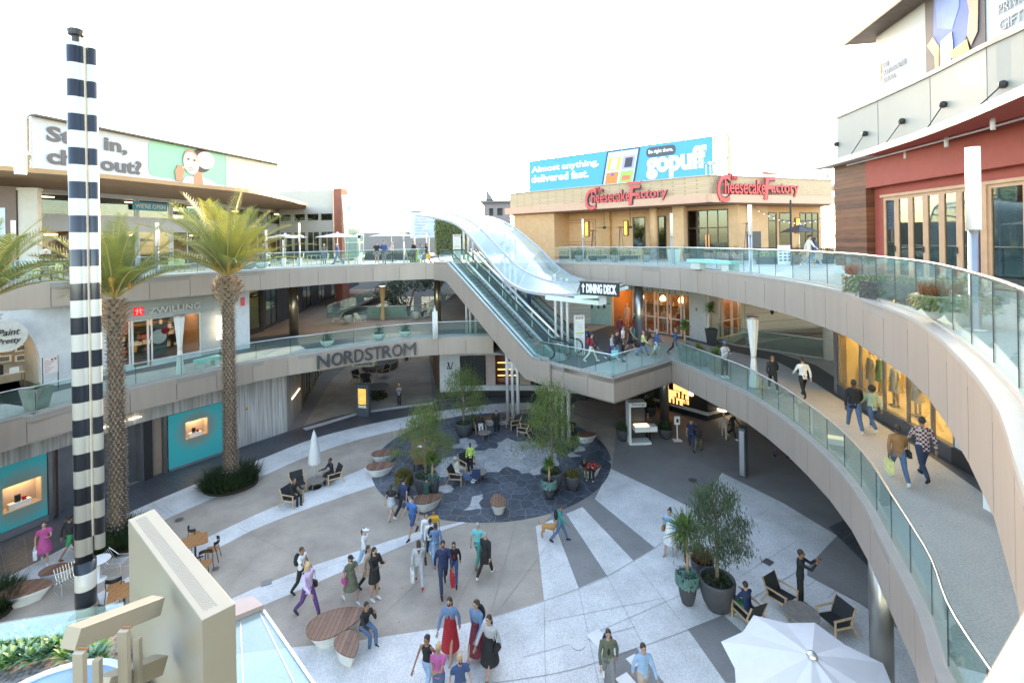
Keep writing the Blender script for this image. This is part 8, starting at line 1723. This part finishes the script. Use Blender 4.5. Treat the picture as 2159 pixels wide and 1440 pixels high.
# ================================================================ people
CO=dict(k=(.018,.018,.02),w=(.72,.72,.72),n=(.02,.035,.10),b=(.05,.16,.42),lb=(.30,.46,.68),j=(.08,.14,.26),dj=(.03,.05,.10),g=(.22,.22,.23),lg=(.45,.46,.48),r=(.42,.02,.03),p=(.50,.13,.34),pk=(.62,.42,.44),pu=(.09,.04,.16),li=(.58,.46,.66),t=(.04,.24,.24),te=(.16,.55,.55),tg=(.06,.30,.26),gr=(.02,.22,.08),dg=(.03,.075,.06),y=(.75,.40,.03),ly=(.70,.66,.28),be=(.48,.37,.30),br=(.30,.15,.06),m=(.18,.03,.05),c=(.68,.62,.52),o=(.12,.13,.09),sg=(.42,.52,.36),bl=(.55,.40,.20),hb=(.05,.03,.02),hg=(.35,.34,.33),s1=(.50,.30,.21),s2=(.34,.18,.11),s3=(.12,.06,.04),or_=(.8,.35,.02),nv=(.05,.09,.22),fl=(.42,.55,.14),pl=(.25,.09,.12),mg=(.42,.07,.22),d=(.14,.24,.40))
cp_=mat('cloth_pl',CO['pl'],.8,var=0);_t=cp_.node_tree;_g=_t.nodes.new('ShaderNodeTexCoord');_k=_t.nodes.new('ShaderNodeTexChecker');_k.inputs['Scale'].default_value=17;_k.inputs['Color1'].default_value=(.12,.02,.03,1);_k.inputs['Color2'].default_value=(.55,.50,.50,1);_t.links.new(_g.outputs['Object'],_k.inputs['Vector']);_t.links.new(_k.outputs['Color'],_t.nodes['Principled BSDF'].inputs['Base Color'])
def cm(c,pre='cloth'):
    v={'fl':.9,'pl':.9}.get(c,.14);return mat('%s_%s'%(pre,c),CO[c],.8 if pre=='cloth' else .5,var=v,vscale=16 if v>.5 else 9)
PO=dict(walk=(3,26,6,-20,22,(-22,15,8),(24,25,8)),walk2=(3,-18,30,24,4,(22,30,8),(-20,12,8)),stand=(0,2,2,-2,2,(3,8,6),(0,10,6)),phone=(2,3,3,-2,2,(28,100,-2),(30,95,-4)),hold=(2,22,8,-16,20,(30,80,0),(-10,15,8)),cross=(0,5,4,-3,3,(35,85,-18),(35,85,-18)),photo=(3,4,3,-3,3,(70,75,-6),(70,75,-6)),talk=(2,20,6,-14,22,(10,20,8),(45,125,4)),
          sit=(8,84,84,80,82,(32,55,4),(32,55,4)),lean=(42,84,80,80,84,(48,50,0),(46,50,0)),legs=(-12,72,8,70,6,(20,60,6),(20,60,6)),think=(14,84,80,78,84,(40,120,-4),(36,50,0)))
def jt(po):
    ln,hl,kl,hr,kr,al,ar=PO[po];J={};R=radians
    for s,h,k,n in((1,hl,kl,'L'),(-1,hr,kr,'R')):
        hp=Vector((s*.09,0,0));kn=hp+Vector((s*.015,-sin(R(h)),-cos(R(h))))*.43;an=kn+Vector((0,-sin(R(h-k)),-cos(R(h-k))))*.42;J['h'+n],J['k'+n],J['a'+n]=hp,kn,an;J['f'+n]=R(max(-50,min(0,h-k)))*.8
    dz_=.085-min(J['aL'].z,J['aR'].z)
    if hl>60:dz_=.50 if po!='legs' else .46
    up_=Vector((0,-sin(R(ln)),cos(R(ln))));c=Vector((0,0,0));J['c']=c;J['w']=c+up_*.22;J['ch']=c+up_*.38;J['sh']=c+up_*.48;J['nk']=c+up_*.53;J['hd']=J['nk']+Vector((0,-sin(R(ln*.7+4))*.10,.145))
    for s,(f,e,o),n in((1,al,'L'),(-1,ar,'R')):
        sh=J['sh']+Vector((s*.185,0,-.03));f=R(f+ln*.4);el=sh+Vector((s*(sin(R(o))+.1),-sin(f),-cos(f))).normalized()*.29;wr=el+Vector((-s*.35*sin(R(e))if e>60 else s*.02,-sin(f+R(e)),-cos(f+R(e)))).normalized()*.25;J['s'+n],J['e'+n],J['r'+n]=sh,el,wr
    for k in J:
        if isinstance(J[k],Vector):J[k]=J[k]+Vector((0,0,dz_))
    return J
def remesh(mb,vox):
    me=mb.mesh('tmp',M_white);o=bpy.data.objects.new('tmp',me);COL.objects.link(o);md=o.modifiers.new('r','REMESH');md.mode='VOXEL';md.voxel_size=vox;md.use_smooth_shade=True;sm_=o.modifiers.new('s','SMOOTH');sm_.iterations=3;sm_.factor=.5
    r=bpy.data.meshes.new_from_object(o.evaluated_get(bpy.context.evaluated_depsgraph_get()));bpy.data.objects.remove(o);return r
FW=(0,-1,0)
def torso(m,J,d=0,lo=0):m.tube([J['c']+Vector((0,0,-.06-lo)),J['c'],J['w'],J['ch'],J['sh']-Vector((0,0,.01)),J['nk']],[.145+d,.155+d,.128+d,.158+d,.150+d,.06+d],14,sy=.66,fwd=FW)
def arms(m,J,d,k):
    for n in 'LR':
        s,e,r=J['s'+n],J['e'+n],J['r'+n];m.tube([J['sh']+(s-J['sh'])*.4,s,s.lerp(e,.55)]if k<1 else[J['sh']+(s-J['sh'])*.4,s,s.lerp(e,.5),e,e.lerp(r,.93)],[.055+d,.052+d,.050+d]if k<1 else[.055+d,.050+d,.045+d,.040+d,.033+d],9)
def legs(m,J,d,k):
    for n in 'LR':h,kn,a=J['h'+n],J['k'+n],J['a'+n];m.tube([h+Vector((0,0,.03)),h.lerp(kn,.4),h.lerp(kn,.9)]if k<1 else[h+Vector((0,0,.03)),h.lerp(kn,.4),kn,kn.lerp(a,.35),a.lerp(kn,.04)],[.088+d,.080+d,.062+d]if k<1 else[.088+d,.078+d,.056+d,.054+d,.042+d],10)
CA={}
def gm(po,kind):
    if(po,kind)in CA:return CA[po,kind]
    J=jt(po);m=MB();vx=.02
    if kind=='body':
        torso(m,J);arms(m,J,-.008,1);legs(m,J,-.008,1);m.tube([J['nk']-Vector((0,0,.06)),J['hd']],[.058,.050],10);h=J['hd'];m.ball(h,(.074,.092,.112),14,10);m.ball(h+Vector((0,-.02,-.06)),(.055,.065,.055),10,6);m.ball(h+Vector((0,-.098,-.01)),(.014,.02,.024),8,5)
        for s in(-1,1):m.ball(h+Vector((s*.076,.01,0)),(.012,.02,.03),6,5)
        me=remesh(m,.016);q=MB();q.v=[v.co.copy()for v in me.vertices];q.f=[tuple(p.vertices)for p in me.polygons];q.m=[0]*len(q.f);q.sm=[True]*len(q.f);q.smooth=True
        for n,s in(('L',1),('R',-1)):
            w=J['r'+n];d=(w-J['e'+n]).normalized();lat=Vector((0,-1,0))if abs(d.y)<.7 else Vector((1,0,0));lat=(lat-d*lat.dot(d)).normalized();cu_=d.cross(lat)*s;q.tube([w-d*.02,w+d*.05,w+d*.09],[.028,.036,.03],8,sy=.55,fwd=lat)
            for k in range(4):b=w+d*.085+lat*(.027-.018*k);L=(.065,.078,.072,.055)[k];q.tube([b,b+d*L*.5+cu_*.008,b+d*L*.85+cu_*.03],[.0095,.009,.006],5)
            q.tube([w+d*.03+lat*.03,w+d*.06+lat*.055,w+d*.09+lat*.055+cu_*.015],[.011,.010,.007],5)
        me=q.mesh('body',M_white)
    else:
        if kind=='tee':torso(m,J,.014,.03);arms(m,J,.012,0)
        if kind=='long':torso(m,J,.020,.05);arms(m,J,.010,1)
        if kind=='tank':torso(m,J,.010,.0)
        if kind=='coat':torso(m,J,.026,.2);arms(m,J,.016,1);m.tube([J['c'],J['c']-Vector((0,0,.32))],[.18,.22],12,sy=.8,fwd=FW)
        if kind in('dress','skirt','mini','midi'):
            dn=dict(dress=.40,skirt=.66,mini=.26,midi=.5)[kind];k=(J['kL']+J['kR'])/2;b=J['c']+(k-J['c']).normalized()*dn if kind=='mini' else Vector((k.x,k.y*.6,J['c'].z-dn));m.tube([J['w'],J['c'],(J['c']+b)/2,b],[.14,.18,.23,.20 if kind=='mini' else .28],14,sy=1.0,fwd=FW)
            if kind=='dress':torso(m,J,.014);arms(m,J,.010,0)
        if kind in('pants','shorts'):m.tube([J['c']-Vector((0,0,.09)),J['c'],J['c'].lerp(J['w'],.5)],[.13,.168,.15],12,sy=.7,fwd=FW);legs(m,J,.012 if kind=='pants' else .018,1 if kind=='pants' else 0)
        if kind=='shoes' or kind in('shoeL','shoeR'):
            n=kind[-1];a=J['a'+n];t=J['f'+n];d=Vector((0,-cos(t),sin(t)));vx=.014;m.tube([a-d*.06-Vector((0,0,.045)),a+d*.02-Vector((0,0,.04)),a+d*.12-Vector((0,0,.05)),a+d*.17-Vector((0,0,.055))],[.040,.048,.042,.026],10,sy=.75,fwd=(1,0,0));m.tube([a-Vector((0,0,.05)),a+Vector((0,0,.02))],[.045,.04],8)
        h=J['hd']
        if kind in('short','long_hair','pony','bun','afro'):
            vx=.016;m.ball(h+Vector((0,.018,.028)),(.084,.096,.104),12,8)
            if kind=='long_hair':m.tube([h+Vector((0,.05,.03)),h+Vector((0,.085,-.12)),h+Vector((0,.11,-.34))],[.085,.085,.045],10,sy=.6,fwd=FW);
            if kind=='pony':m.tube([h+Vector((0,.10,.05)),h+Vector((0,.15,-.02)),h+Vector((0,.13,-.2))],[.035,.035,.015],8)
            if kind=='bun':m.ball(h+Vector((0,.08,.11)),(.045,)*3,8,6)
            if kind=='afro':m.ball(h+Vector((0,.035,.03)),(.135,.14,.14),12,8)
        if kind=='cap':vx=.012;m.ball(h+Vector((0,.01,.05)),(.088,.102,.075),14,8);m.box(h+Vector((0,-.12,.048)),(.13,.11,.022),rx=-.15)
        if kind=='beanie':m.ball(h+Vector((0,.012,.05)),(.092,.104,.09),12,8)
        if kind=='eyes':me=MB();me.smooth=True;[me.ball(h+Vector((s*.03,-.084,.008)),(.011,.008,.008),6,4)for s in(-1,1)];me.box(h+Vector((.03,-.088,.028)),(.035,.008,.007)).box(h+Vector((-.03,-.088,.028)),(.035,.008,.007));CA[po,kind]=me.mesh('eyes',M_black);return CA[po,kind]
        if kind=='mask':vx=.012;m.ball(h+Vector((0,-.055,-.045)),(.056,.052,.048),12,8)
        if kind=='panel':vx=.014;m.tube([J['w']+Vector((0,-.058,-.10)),J['ch']+Vector((0,-.062,0)),J['nk']+Vector((0,-.038,-.05))],[.055,.072,.045],10,sy=.75,fwd=FW)
        if kind=='hood':m.ball(J['nk']+Vector((0,.07,.0)),(.10,.07,.07),10,6)
        me=remesh(m,vx)
    CA[po,kind]=me;return me
def garment(name,po,kind,m_,root):
    o=bpy.data.objects.new(name,gm(po,kind));COL.objects.link(o);o.parent=root
    if not o.data.materials:o.data.materials.append(M_white)
    o.material_slots[0].link='OBJECT';o.material_slots[0].material=m_;return o
BAGS={}
def carried(kind,col,person,J,s,lab,side='R'):
    nm=dict(bp='backpack',bag='shopping_bag',purse='shoulder_bag',ph='phone')[kind];words_=' '.join(lab.split()[:9]);M=Matrix.Translation(person.location)@Matrix.Rotation(person.rotation_euler.z,4,'Z')@Matrix.Scale(s,4)
    b=MB()
    if kind=='bp':b.smooth=True;p=J['ch']+Vector((0,.20,-.06));b.ball((0,0,.22),(.15,.09,.23),12,8);p-=Vector((0,0,.22))
    elif kind=='bag':p=J['r'+side]-Vector((0,0,.52));b.box((0,0,.19),(.12,.34,.38),taper=1.05);b.tube([(0,-.1,.38),(0,-.05,.50),(0,.05,.50),(0,.1,.38)],.008,5)
    elif kind=='purse':b.smooth=False;p=J['h'+side]+Vector((.16 if side=='L' else-.16,0,-.12));b.box((0,0,.1),(.09,.26,.18),taper=.9);b.tube([(0,.08,.18),(0,.04,.5),(0,-.04,.5),(0,-.08,.18)],.007,5)
    else:p=(J['rL']+J['rR'])/2+Vector((0,-.08,0));b.box((0,0,.05),(.075,.012,.15),rx=.5)
    o=single(nm,b,cm(col),dict(bp='backpack worn by the ',bag='bag carried by the ',purse='bag hanging on the ',ph='phone held by the ')[kind]+words_,nm.replace('_',' '),loc=(0,0,0));o.location=M@p;o.rotation_euler=(0,0,person.rotation_euler.z);o.scale=(s,)*3
def person(x,yh,yf,z,fa,po,top,bot,hair,skin,shoe,lab,ex='',h=None):
    loc=P(x,yf,z);J=jt(po)
    if h is None:h=zat(loc.x,loc.y,yh)-z
    h=max(1.55,min(1.92,h));s=h/1.76;r=thing('person',lab,'person',tuple(loc),radians(fa),None,s)
    garment('body',po,'body',cm(skin,'skin'),r);garment('eyes',po,'eyes',M_black,r)
    t,c=top.split(':');garment(dict(tee='t_shirt',long='long_sleeved_top',tank='tank_top',coat='coat',dress='dress')[t],po,t,cm(c),r)
    if bot:t,c=bot.split(':');garment('trousers' if t=='pants' else 'shorts' if t=='shorts' else 'skirt',po,t,cm(c),r)
    t,c=hair.split(':')
    if t in('cap','beanie'):
        garment(t,po,t,cm(c),r);garment('hair',po,'pony' if 'F' in ex else 'short',cm('hb','hair'),r)
    elif t!='bald':garment('hair',po,t,cm(c,'hair'),r)
    for n in 'LR':garment('shoe',po,'shoe'+n,cm(shoe),r)
    for e in ex.split():
        if e.startswith('mask'):garment('face_mask',po,'mask',cm(e[4:]or 'k'),r)
        elif e.startswith('in:'):garment('undershirt',po,'panel',cm(e[3:]),r)
        elif e=='hood':garment('hood',po,'hood',cm(top.split(':')[1]),r)
        elif ':' in e:k,c=e.split(':');carried(k.rstrip('LR'),c,r,J,s,lab,'L' if k[-1]=='L' else 'R')
    return r
PEOPLE='''94 1095 1187 0 40 hold dress:mg - long_hair:hb s1 w|woman in magenta dress with a face mask by the turquoise window|maskg bag:w
146 1083 1172 0 170 walk long:k shorts:gr cap:k s2 br|person in black top and green shorts behind the striped tower|
619 - 1062 0 60 sit long:k pants:k short:k s2 k|person all in black sitting cross legged left of the closed umbrella|
700 - 1016 0 -45 sit long:k pants:k short:k s3 k|man in black jacket and white shirt sitting by the closed umbrella|in:w
842 808 854 0 0 cross long:g pants:k beanie:or_ s2 k|man in grey jacket and orange beanie in the passage|
775 - 812 0 180 sit long:k pants:k short:k s2 k|dark figure seated by the round planted table in the passage|
1013 - 910 0 10 sit long:hb pants:w cap:b s3 w|woman in blue cap and white trousers in a wooden armchair|
1047 - 905 0 0 sit coat:k pants:k short:k s1 k|person in long black coat on the bench by the slim columns|
992 938 993 0 10 stand long:fl pants:k short:hb s3 k|person in floral yellow green shirt standing by the blue bag|maskn
966 - 1014 0 75 legs long:c pants:j afro:hg s1 w|grey haired woman in cream jacket stretching her legs on the table|in:p
1233 - 1003 0 -10 lean tee:k pants:o cap:dg s2 w|man in black tee leaning forward on the bench|
1252 - 1006 0 -25 lean long:r pants:k cap:k s3 w|man in red jacket leaning forward on the bench|in:w
1367 869 927 0 -20 stand long:hb pants:k short:k s2 k|man in dark suit with face mask right of the concierge counter|mask
1341 872 922 0 5 phone long:hb pants:k short:hb s1 k|person in dark clothes behind the concierge counter|maskw
1458 880 945 0 -20 walk tee:n pants:dj short:hb s1 k|man in navy polo walking right of the sanitizer stand|
1472 895 953 0 140 walk2 long:k pants:o long_hair:k s2 k|woman in black seen from behind beside the navy polo man|purseR:br
1527 868 926 0 160 walk long:be pants:be short:bl s1 br|person in tan outfit under the right deck|
1545 866 924 0 30 walk2 long:k pants:k short:k s2 w|dark clad person next to the tan outfit under the deck|
1648 905 964 0 60 walk long:k pants:dj short:k s1 k|person mostly hidden below the right deck with red bag|bagL:r
1181 1059 1141 0 85 walk long:t pants:j short:hb s2 k|man in teal hoodie walking a small tan dog|bp:k hood
1414 1066 1164 0 -40 walk2 long:lb midi:w bun:k s1 be|woman in white dress and pale denim jacket|in:w purseR:br
1440 1075 1170 0 -20 walk long:k pants:k cap:k s2 k|man in black cap behind the potted yucca|in:w
1688 1155 1276 0 60 photo long:k pants:k short:hb s2 k|man in black taking a photograph near the steel column|ph:k
1577 - 1312 0 200 sit long:n pants:gr short:hb s1 w|man in green trousers seated beside the big umbrella|
1284 1317 1450 0 -4 walk long:o pants:g short:hb s1 w|man in dark green jacket walking towards the viewer|in:k bp:n
1357 1347 1484 0 8 walk2 long:lb pants:be short:hb s1 w|boy in pale blue hoodie at the bottom edge|hood
825 1018 1092 0 165 walk tee:k mini:lg long_hair:hb s1 be|woman in black top and short pale skirt by the bench|
851 1003 1089 0 150 walk2 tee:n pants:k short:k s1 w|man in navy tee walking beside the short skirted woman|purseL:k
870 1040 1130 0 -30 walk tee:b shorts:nv short:hb s1 k|man in bright blue tee and grey shorts|maskw
899 - 1062 0 170 sit long:dg pants:k short:k s1 k|person in dark green hoodie sitting with back turned on the bench|
900 1075 1158 0 20 walk long:w pants:lb long_hair:hb s1 w|woman in white jacket at the back of the crowd|
915 1069 1150 0 10 walk2 tee:y pants:g short:hb s2 w|person in yellow shirt at the back of the crowd|
908 1089 1172 0 200 walk long:w pants:dj short:k s2 k|man in white shirt with black backpack in the crowd|bp:k
919 1103 1184 0 190 walk2 long:d pants:lb cap:k s2 be|person in denim jacket and black cap in the crowd|
884 1134 1232 0 195 walk long:lg pants:lg long_hair:hb s1 r|woman in pale grey hoodie with white bag and red shoes|bagL:w purseR:hb hood
935 1132 1245 0 15 walk2 long:n pants:dj short:k s2 k|man in navy track jacket holding a red gift bag|bagL:r maskk
958 1138 1226 0 5 walk long:k pants:nv long_hair:k s1 k|woman in black jacket over a red top|in:r
1008 1097 1190 0 160 walk tee:te pants:tg short:hg s1 br|white haired man in turquoise shirt and green trousers|
1024 1117 1215 0 150 walk2 coat:k pants:k short:hg s1 w|woman in long black coat carrying a brown paper bag|bagL:br
769 1107 1202 0 80 walk long:w pants:lb cap:w s1 be|woman in white cap and white jacket|F masklb
777 1145 1242 0 75 hold coat:be pants:k long_hair:hb s1 k|long haired woman in beige coat half hidden in the group|
790 1151 1264 0 60 phone coat:k - long_hair:k s1 w|woman in black oversized sweater with bare legs|mask
740 1165 1268 0 50 hold dress:o mini:o cap:k s1 w|woman in olive dress and black cap|F mask purseR:mg
637 1149 1252 0 80 talk tee:w pants:k short:hb s2 k|man in white tee with a dark backpack|bp:k
650 1177 1297 0 70 walk long:li pants:pu long_hair:bl s1 k|blonde woman in lilac blouse and purple trousers|purseL:hb
768 - 1350 0 55 think long:k pants:j short:k s2 k|man in black jacket and jeans sitting on the largest bench|
950 1250 1378 0 -10 walk long:d skirt:r long_hair:hb s1 be|woman in blue denim jacket and long red skirt|mask in:r
1007 1256 1388 0 -35 walk2 long:d skirt:m pony:hb s1 be|woman in denim jacket and maroon skirt with backpack|bp:k
1034 1287 1420 0 -30 walk long:lg midi:k long_hair:hb s1 br|woman in pale grey jacket and black skirt|purseL:k
903 1329 1462 0 -20 walk tank:k pants:lb pony:hb s2 w|woman in black crop top and pale jeans|
926 1355 1490 0 -10 cross tee:p pants:j bun:bl s1 w|woman in pink top with crossed arms at the bottom edge|
971 1370 1506 0 20 walk2 tee:nv pants:g short:bl s1 g|person in patterned navy top at the bottom edge|mask
1528 717 796 2 20 phone long:lg pants:k cap:b s3 w|man in blue cap looking at a phone on the middle deck|ph:k
1630 746 824 2 165 walk long:k pants:k pony:br s1 w|woman in black walking a curly dog on the middle deck|
1694 749 837 2 170 walk2 long:w pants:k short:hb s1 k|man in white hoodie on the middle deck|
1802 794 909 2 160 walk long:k pants:j short:k s3 c|man in black sweater walking hand in hand on the middle deck|
1840 808 908 2 170 walk2 long:sg pants:j afro:k s2 c|woman in pale green top with big dark curls|
1895 889 1015 2 160 walk long:br pants:j bun:k s3 w|person in tan jacket with black hood on the middle deck|purseR:k bagL:ly
1947 872 1009 2 165 walk2 long:pl pants:dj short:k s2 k|man in red and white checked shirt on the middle deck|
1247 699 762 2 85 walk long:m pants:c bun:hb s1 w|woman in raspberry jacket with red backpack on the landing|bp:r
1237 690 742 2 10 stand long:dj pants:j short:hb s1 k|person in dark jacket half behind the directory sign|in:lb
1300 693 762 2 80 walk2 long:k pants:j short:hb s1 k|man in black sweatshirt and jeans on the landing|bagR:te
1314 685 748 2 70 stand tee:w pants:k short:hb s1 k|man in white tee behind the black sweatshirt man|
1290 702 757 2 60 walk long:lg pants:pu long_hair:hb s1 w|child in grey top and purple trousers on the landing|
1329 683 743 2 85 walk tank:k shorts:k short:k s1 w|person in black vest and shorts on the landing|
1338 668 720 2 100 stand long:m pants:tg long_hair:k s2 k|long haired woman in dark red top by the steel column|
1308 667 718 2 20 stand long:m pants:m long_hair:k s2 k|long haired woman in purple top at the store door|
1356 697 750 2 75 walk long:ly pants:b beanie:p s1 k|child in yellow hoodie and pink hat on the landing|purseR:k
1368 687 746 2 80 walk2 long:hb pants:be long_hair:hb s1 br|person in dark brown jacket beside the yellow hoodie child|
1385 690 755 2 85 walk long:nv shorts:w short:hg s1 be|man in blue sweater and white shorts on the landing|
1424 688 748 2 85 walk2 long:nv pants:k short:br s1 k|woman in denim jacket walking past the potted yucca|
857 - 668 2 40 sit long:k pants:g short:hb s1 w|person in black sitting in the far garden chairs|
898 - 668 2 -40 sit long:pk pants:dj long_hair:hb s1 w|person in pink top sitting in the far garden chairs|
97 522 592 3 70 hold tee:k pants:k cap:w s1 k|man in black shirt and white cap at the left terrace|
556 512 560 3 80 walk long:n pants:k cap:w s2 k|man in white cap walking behind the heather bowls|
561 516 561 3 80 walk2 long:lg pants:nv short:k s1 k|woman in grey shirt walking behind the heather bowls|
684 513 556 3 180 stand tee:o pants:j short:be s1 k|person in dark tee under the middle umbrella|
713 511 557 3 -80 walk long:nv pants:j cap:w s1 k|man in navy top and jeans striding by the green tables|masklb
795 509 558 3 5 stand tee:k shorts:g short:hb s1 w|man in black tee and shorts at the railing group|
810 507 557 3 0 stand long:nv pants:g short:hb s1 k|man in blue jacket at the railing group|
828 509 555 3 -60 cross long:pk pants:k short:bl s1 w|woman in pink jacket at the railing group|
873 508 554 3 60 stand long:k pants:k short:hb s1 k|person in black behind the yellow green bin|
889 512 554 3 60 hold long:g pants:g pony:k s1 br|woman in grey with a white bag near the escalator top|bagR:w
899 511 554 3 70 walk long:k pants:j long_hair:k s2 k|woman in dark top and jeans near the escalator top|bagR:y
1706 491 563 3 80 walk long:c shorts:be cap:k s1 w|man in cream shirt and black cap before the restaurant|bagR:be
1718 497 563 3 80 walk2 long:nv pants:lb long_hair:k s2 w|woman in blue top beside the man in cream shirt|'''
for ln in PEOPLE.split('\n'):
    a,lab,ex=ln.split('|');f=a.split();person(float(f[0]),0 if f[1]=='-' else float(f[1]),float(f[2]),(0,0,Z2,Z3)[int(f[3])],float(f[4]),f[5],f[6],'' if f[7]=='-' else f[7],f[8],f[9],f[10],lab,ex,1.74 if f[1]=='-' else None)
pr=E(4.2,2.75,0);r=person(1100,0,700,Z2,140,'stand','long:nv','pants:dj','short:k','s2','k','man in navy riding the far escalator behind the slim columns','',1.75);r.location=(pr.x,pr.y,ez(4.2)+.16)
def dog(x,y,z,fa,s,c,lab):
    t=thing('dog',lab,'dog',tuple(P(x,y,z)),radians(fa),None,s);m=MB();V3=Vector
    m.tube([(0,-.24,.40),(0,-.12,.38),(0,.08,.40),(0,.24,.42)],[.09,.115,.095,.085],12);m.tube([(0,-.22,.43),(0,-.33,.56)],[.075,.06],9);m.ball((0,-.37,.60),(.062,.08,.065),10,6);m.tube([(0,-.40,.585),(0,-.50,.565)],[.042,.028],8)
    for q in(-1,1):
        m.tube([(q*.06,-.19,.36),(q*.065,-.18,.20),(q*.065,-.19,.03),(q*.065,-.23,.02)],[.042,.026,.02,.022],7);m.tube([(q*.06,.22,.38),(q*.07,.16,.24),(q*.07,.26,.14),(q*.07,.24,.03),(q*.07,.20,.02)],[.06,.04,.024,.02,.022],7);m.tube([(q*.045,-.36,.655),(q*.075,-.34,.60)],[.025,.015],6)
    m.tube([(0,.27,.44),(0,.36,.52),(0,.36,.62)],[.025,.022,.012],6);me=remesh(m,.014);o=bpy.data.objects.new('body',me);COL.objects.link(o);o.parent=t;o.data.materials.clear();o.data.materials.append(mat('fur_'+str(int(x)),c,.9,var=.3,vscale=25,bump=.6,bscale=60))
    m=MB();m.ball((0,-.505,.575),.015,6,4);part('nose',m,M_black,t)
dog(1157,1132,0,85,1.15,(.46,.24,.09),'small tan dog on a lead behind the teal hoodie man');dog(1607,832,Z2,160,.95,(.50,.34,.20),'curly beige dog beside the hourglass lamp post')
def lead(a,b,lab,col):m=MB();a,b=Vector(a),Vector(b);m.tube([a,(a+b)/2-Vector((0,0,.12)),b],.012,5);single('dog_lead',m,cm(col),lab,'lead')
lead(P(1157,1132,0)+Vector((.35,0,.55)),P(1181,1141,0)+Vector((.1,-.15,.85)),'green lead between the small tan dog and the man in teal','gr');lead(P(1607,832,Z2)+Vector((0,.1,.5)),P(1630,824,Z2)+Vector((-.2,0,.9)),'blue lead of the curly beige dog on the middle deck','b')
c_=P(1004,1006,.43);single('cooler_bag',MB().box((0,0,.17),(.42,.30,.34)).box((0,0,.36),(.30,.04,.05)),cm('n'),'navy blue cooler bag with white ribbon on the low round table','bag',loc=tuple(c_))
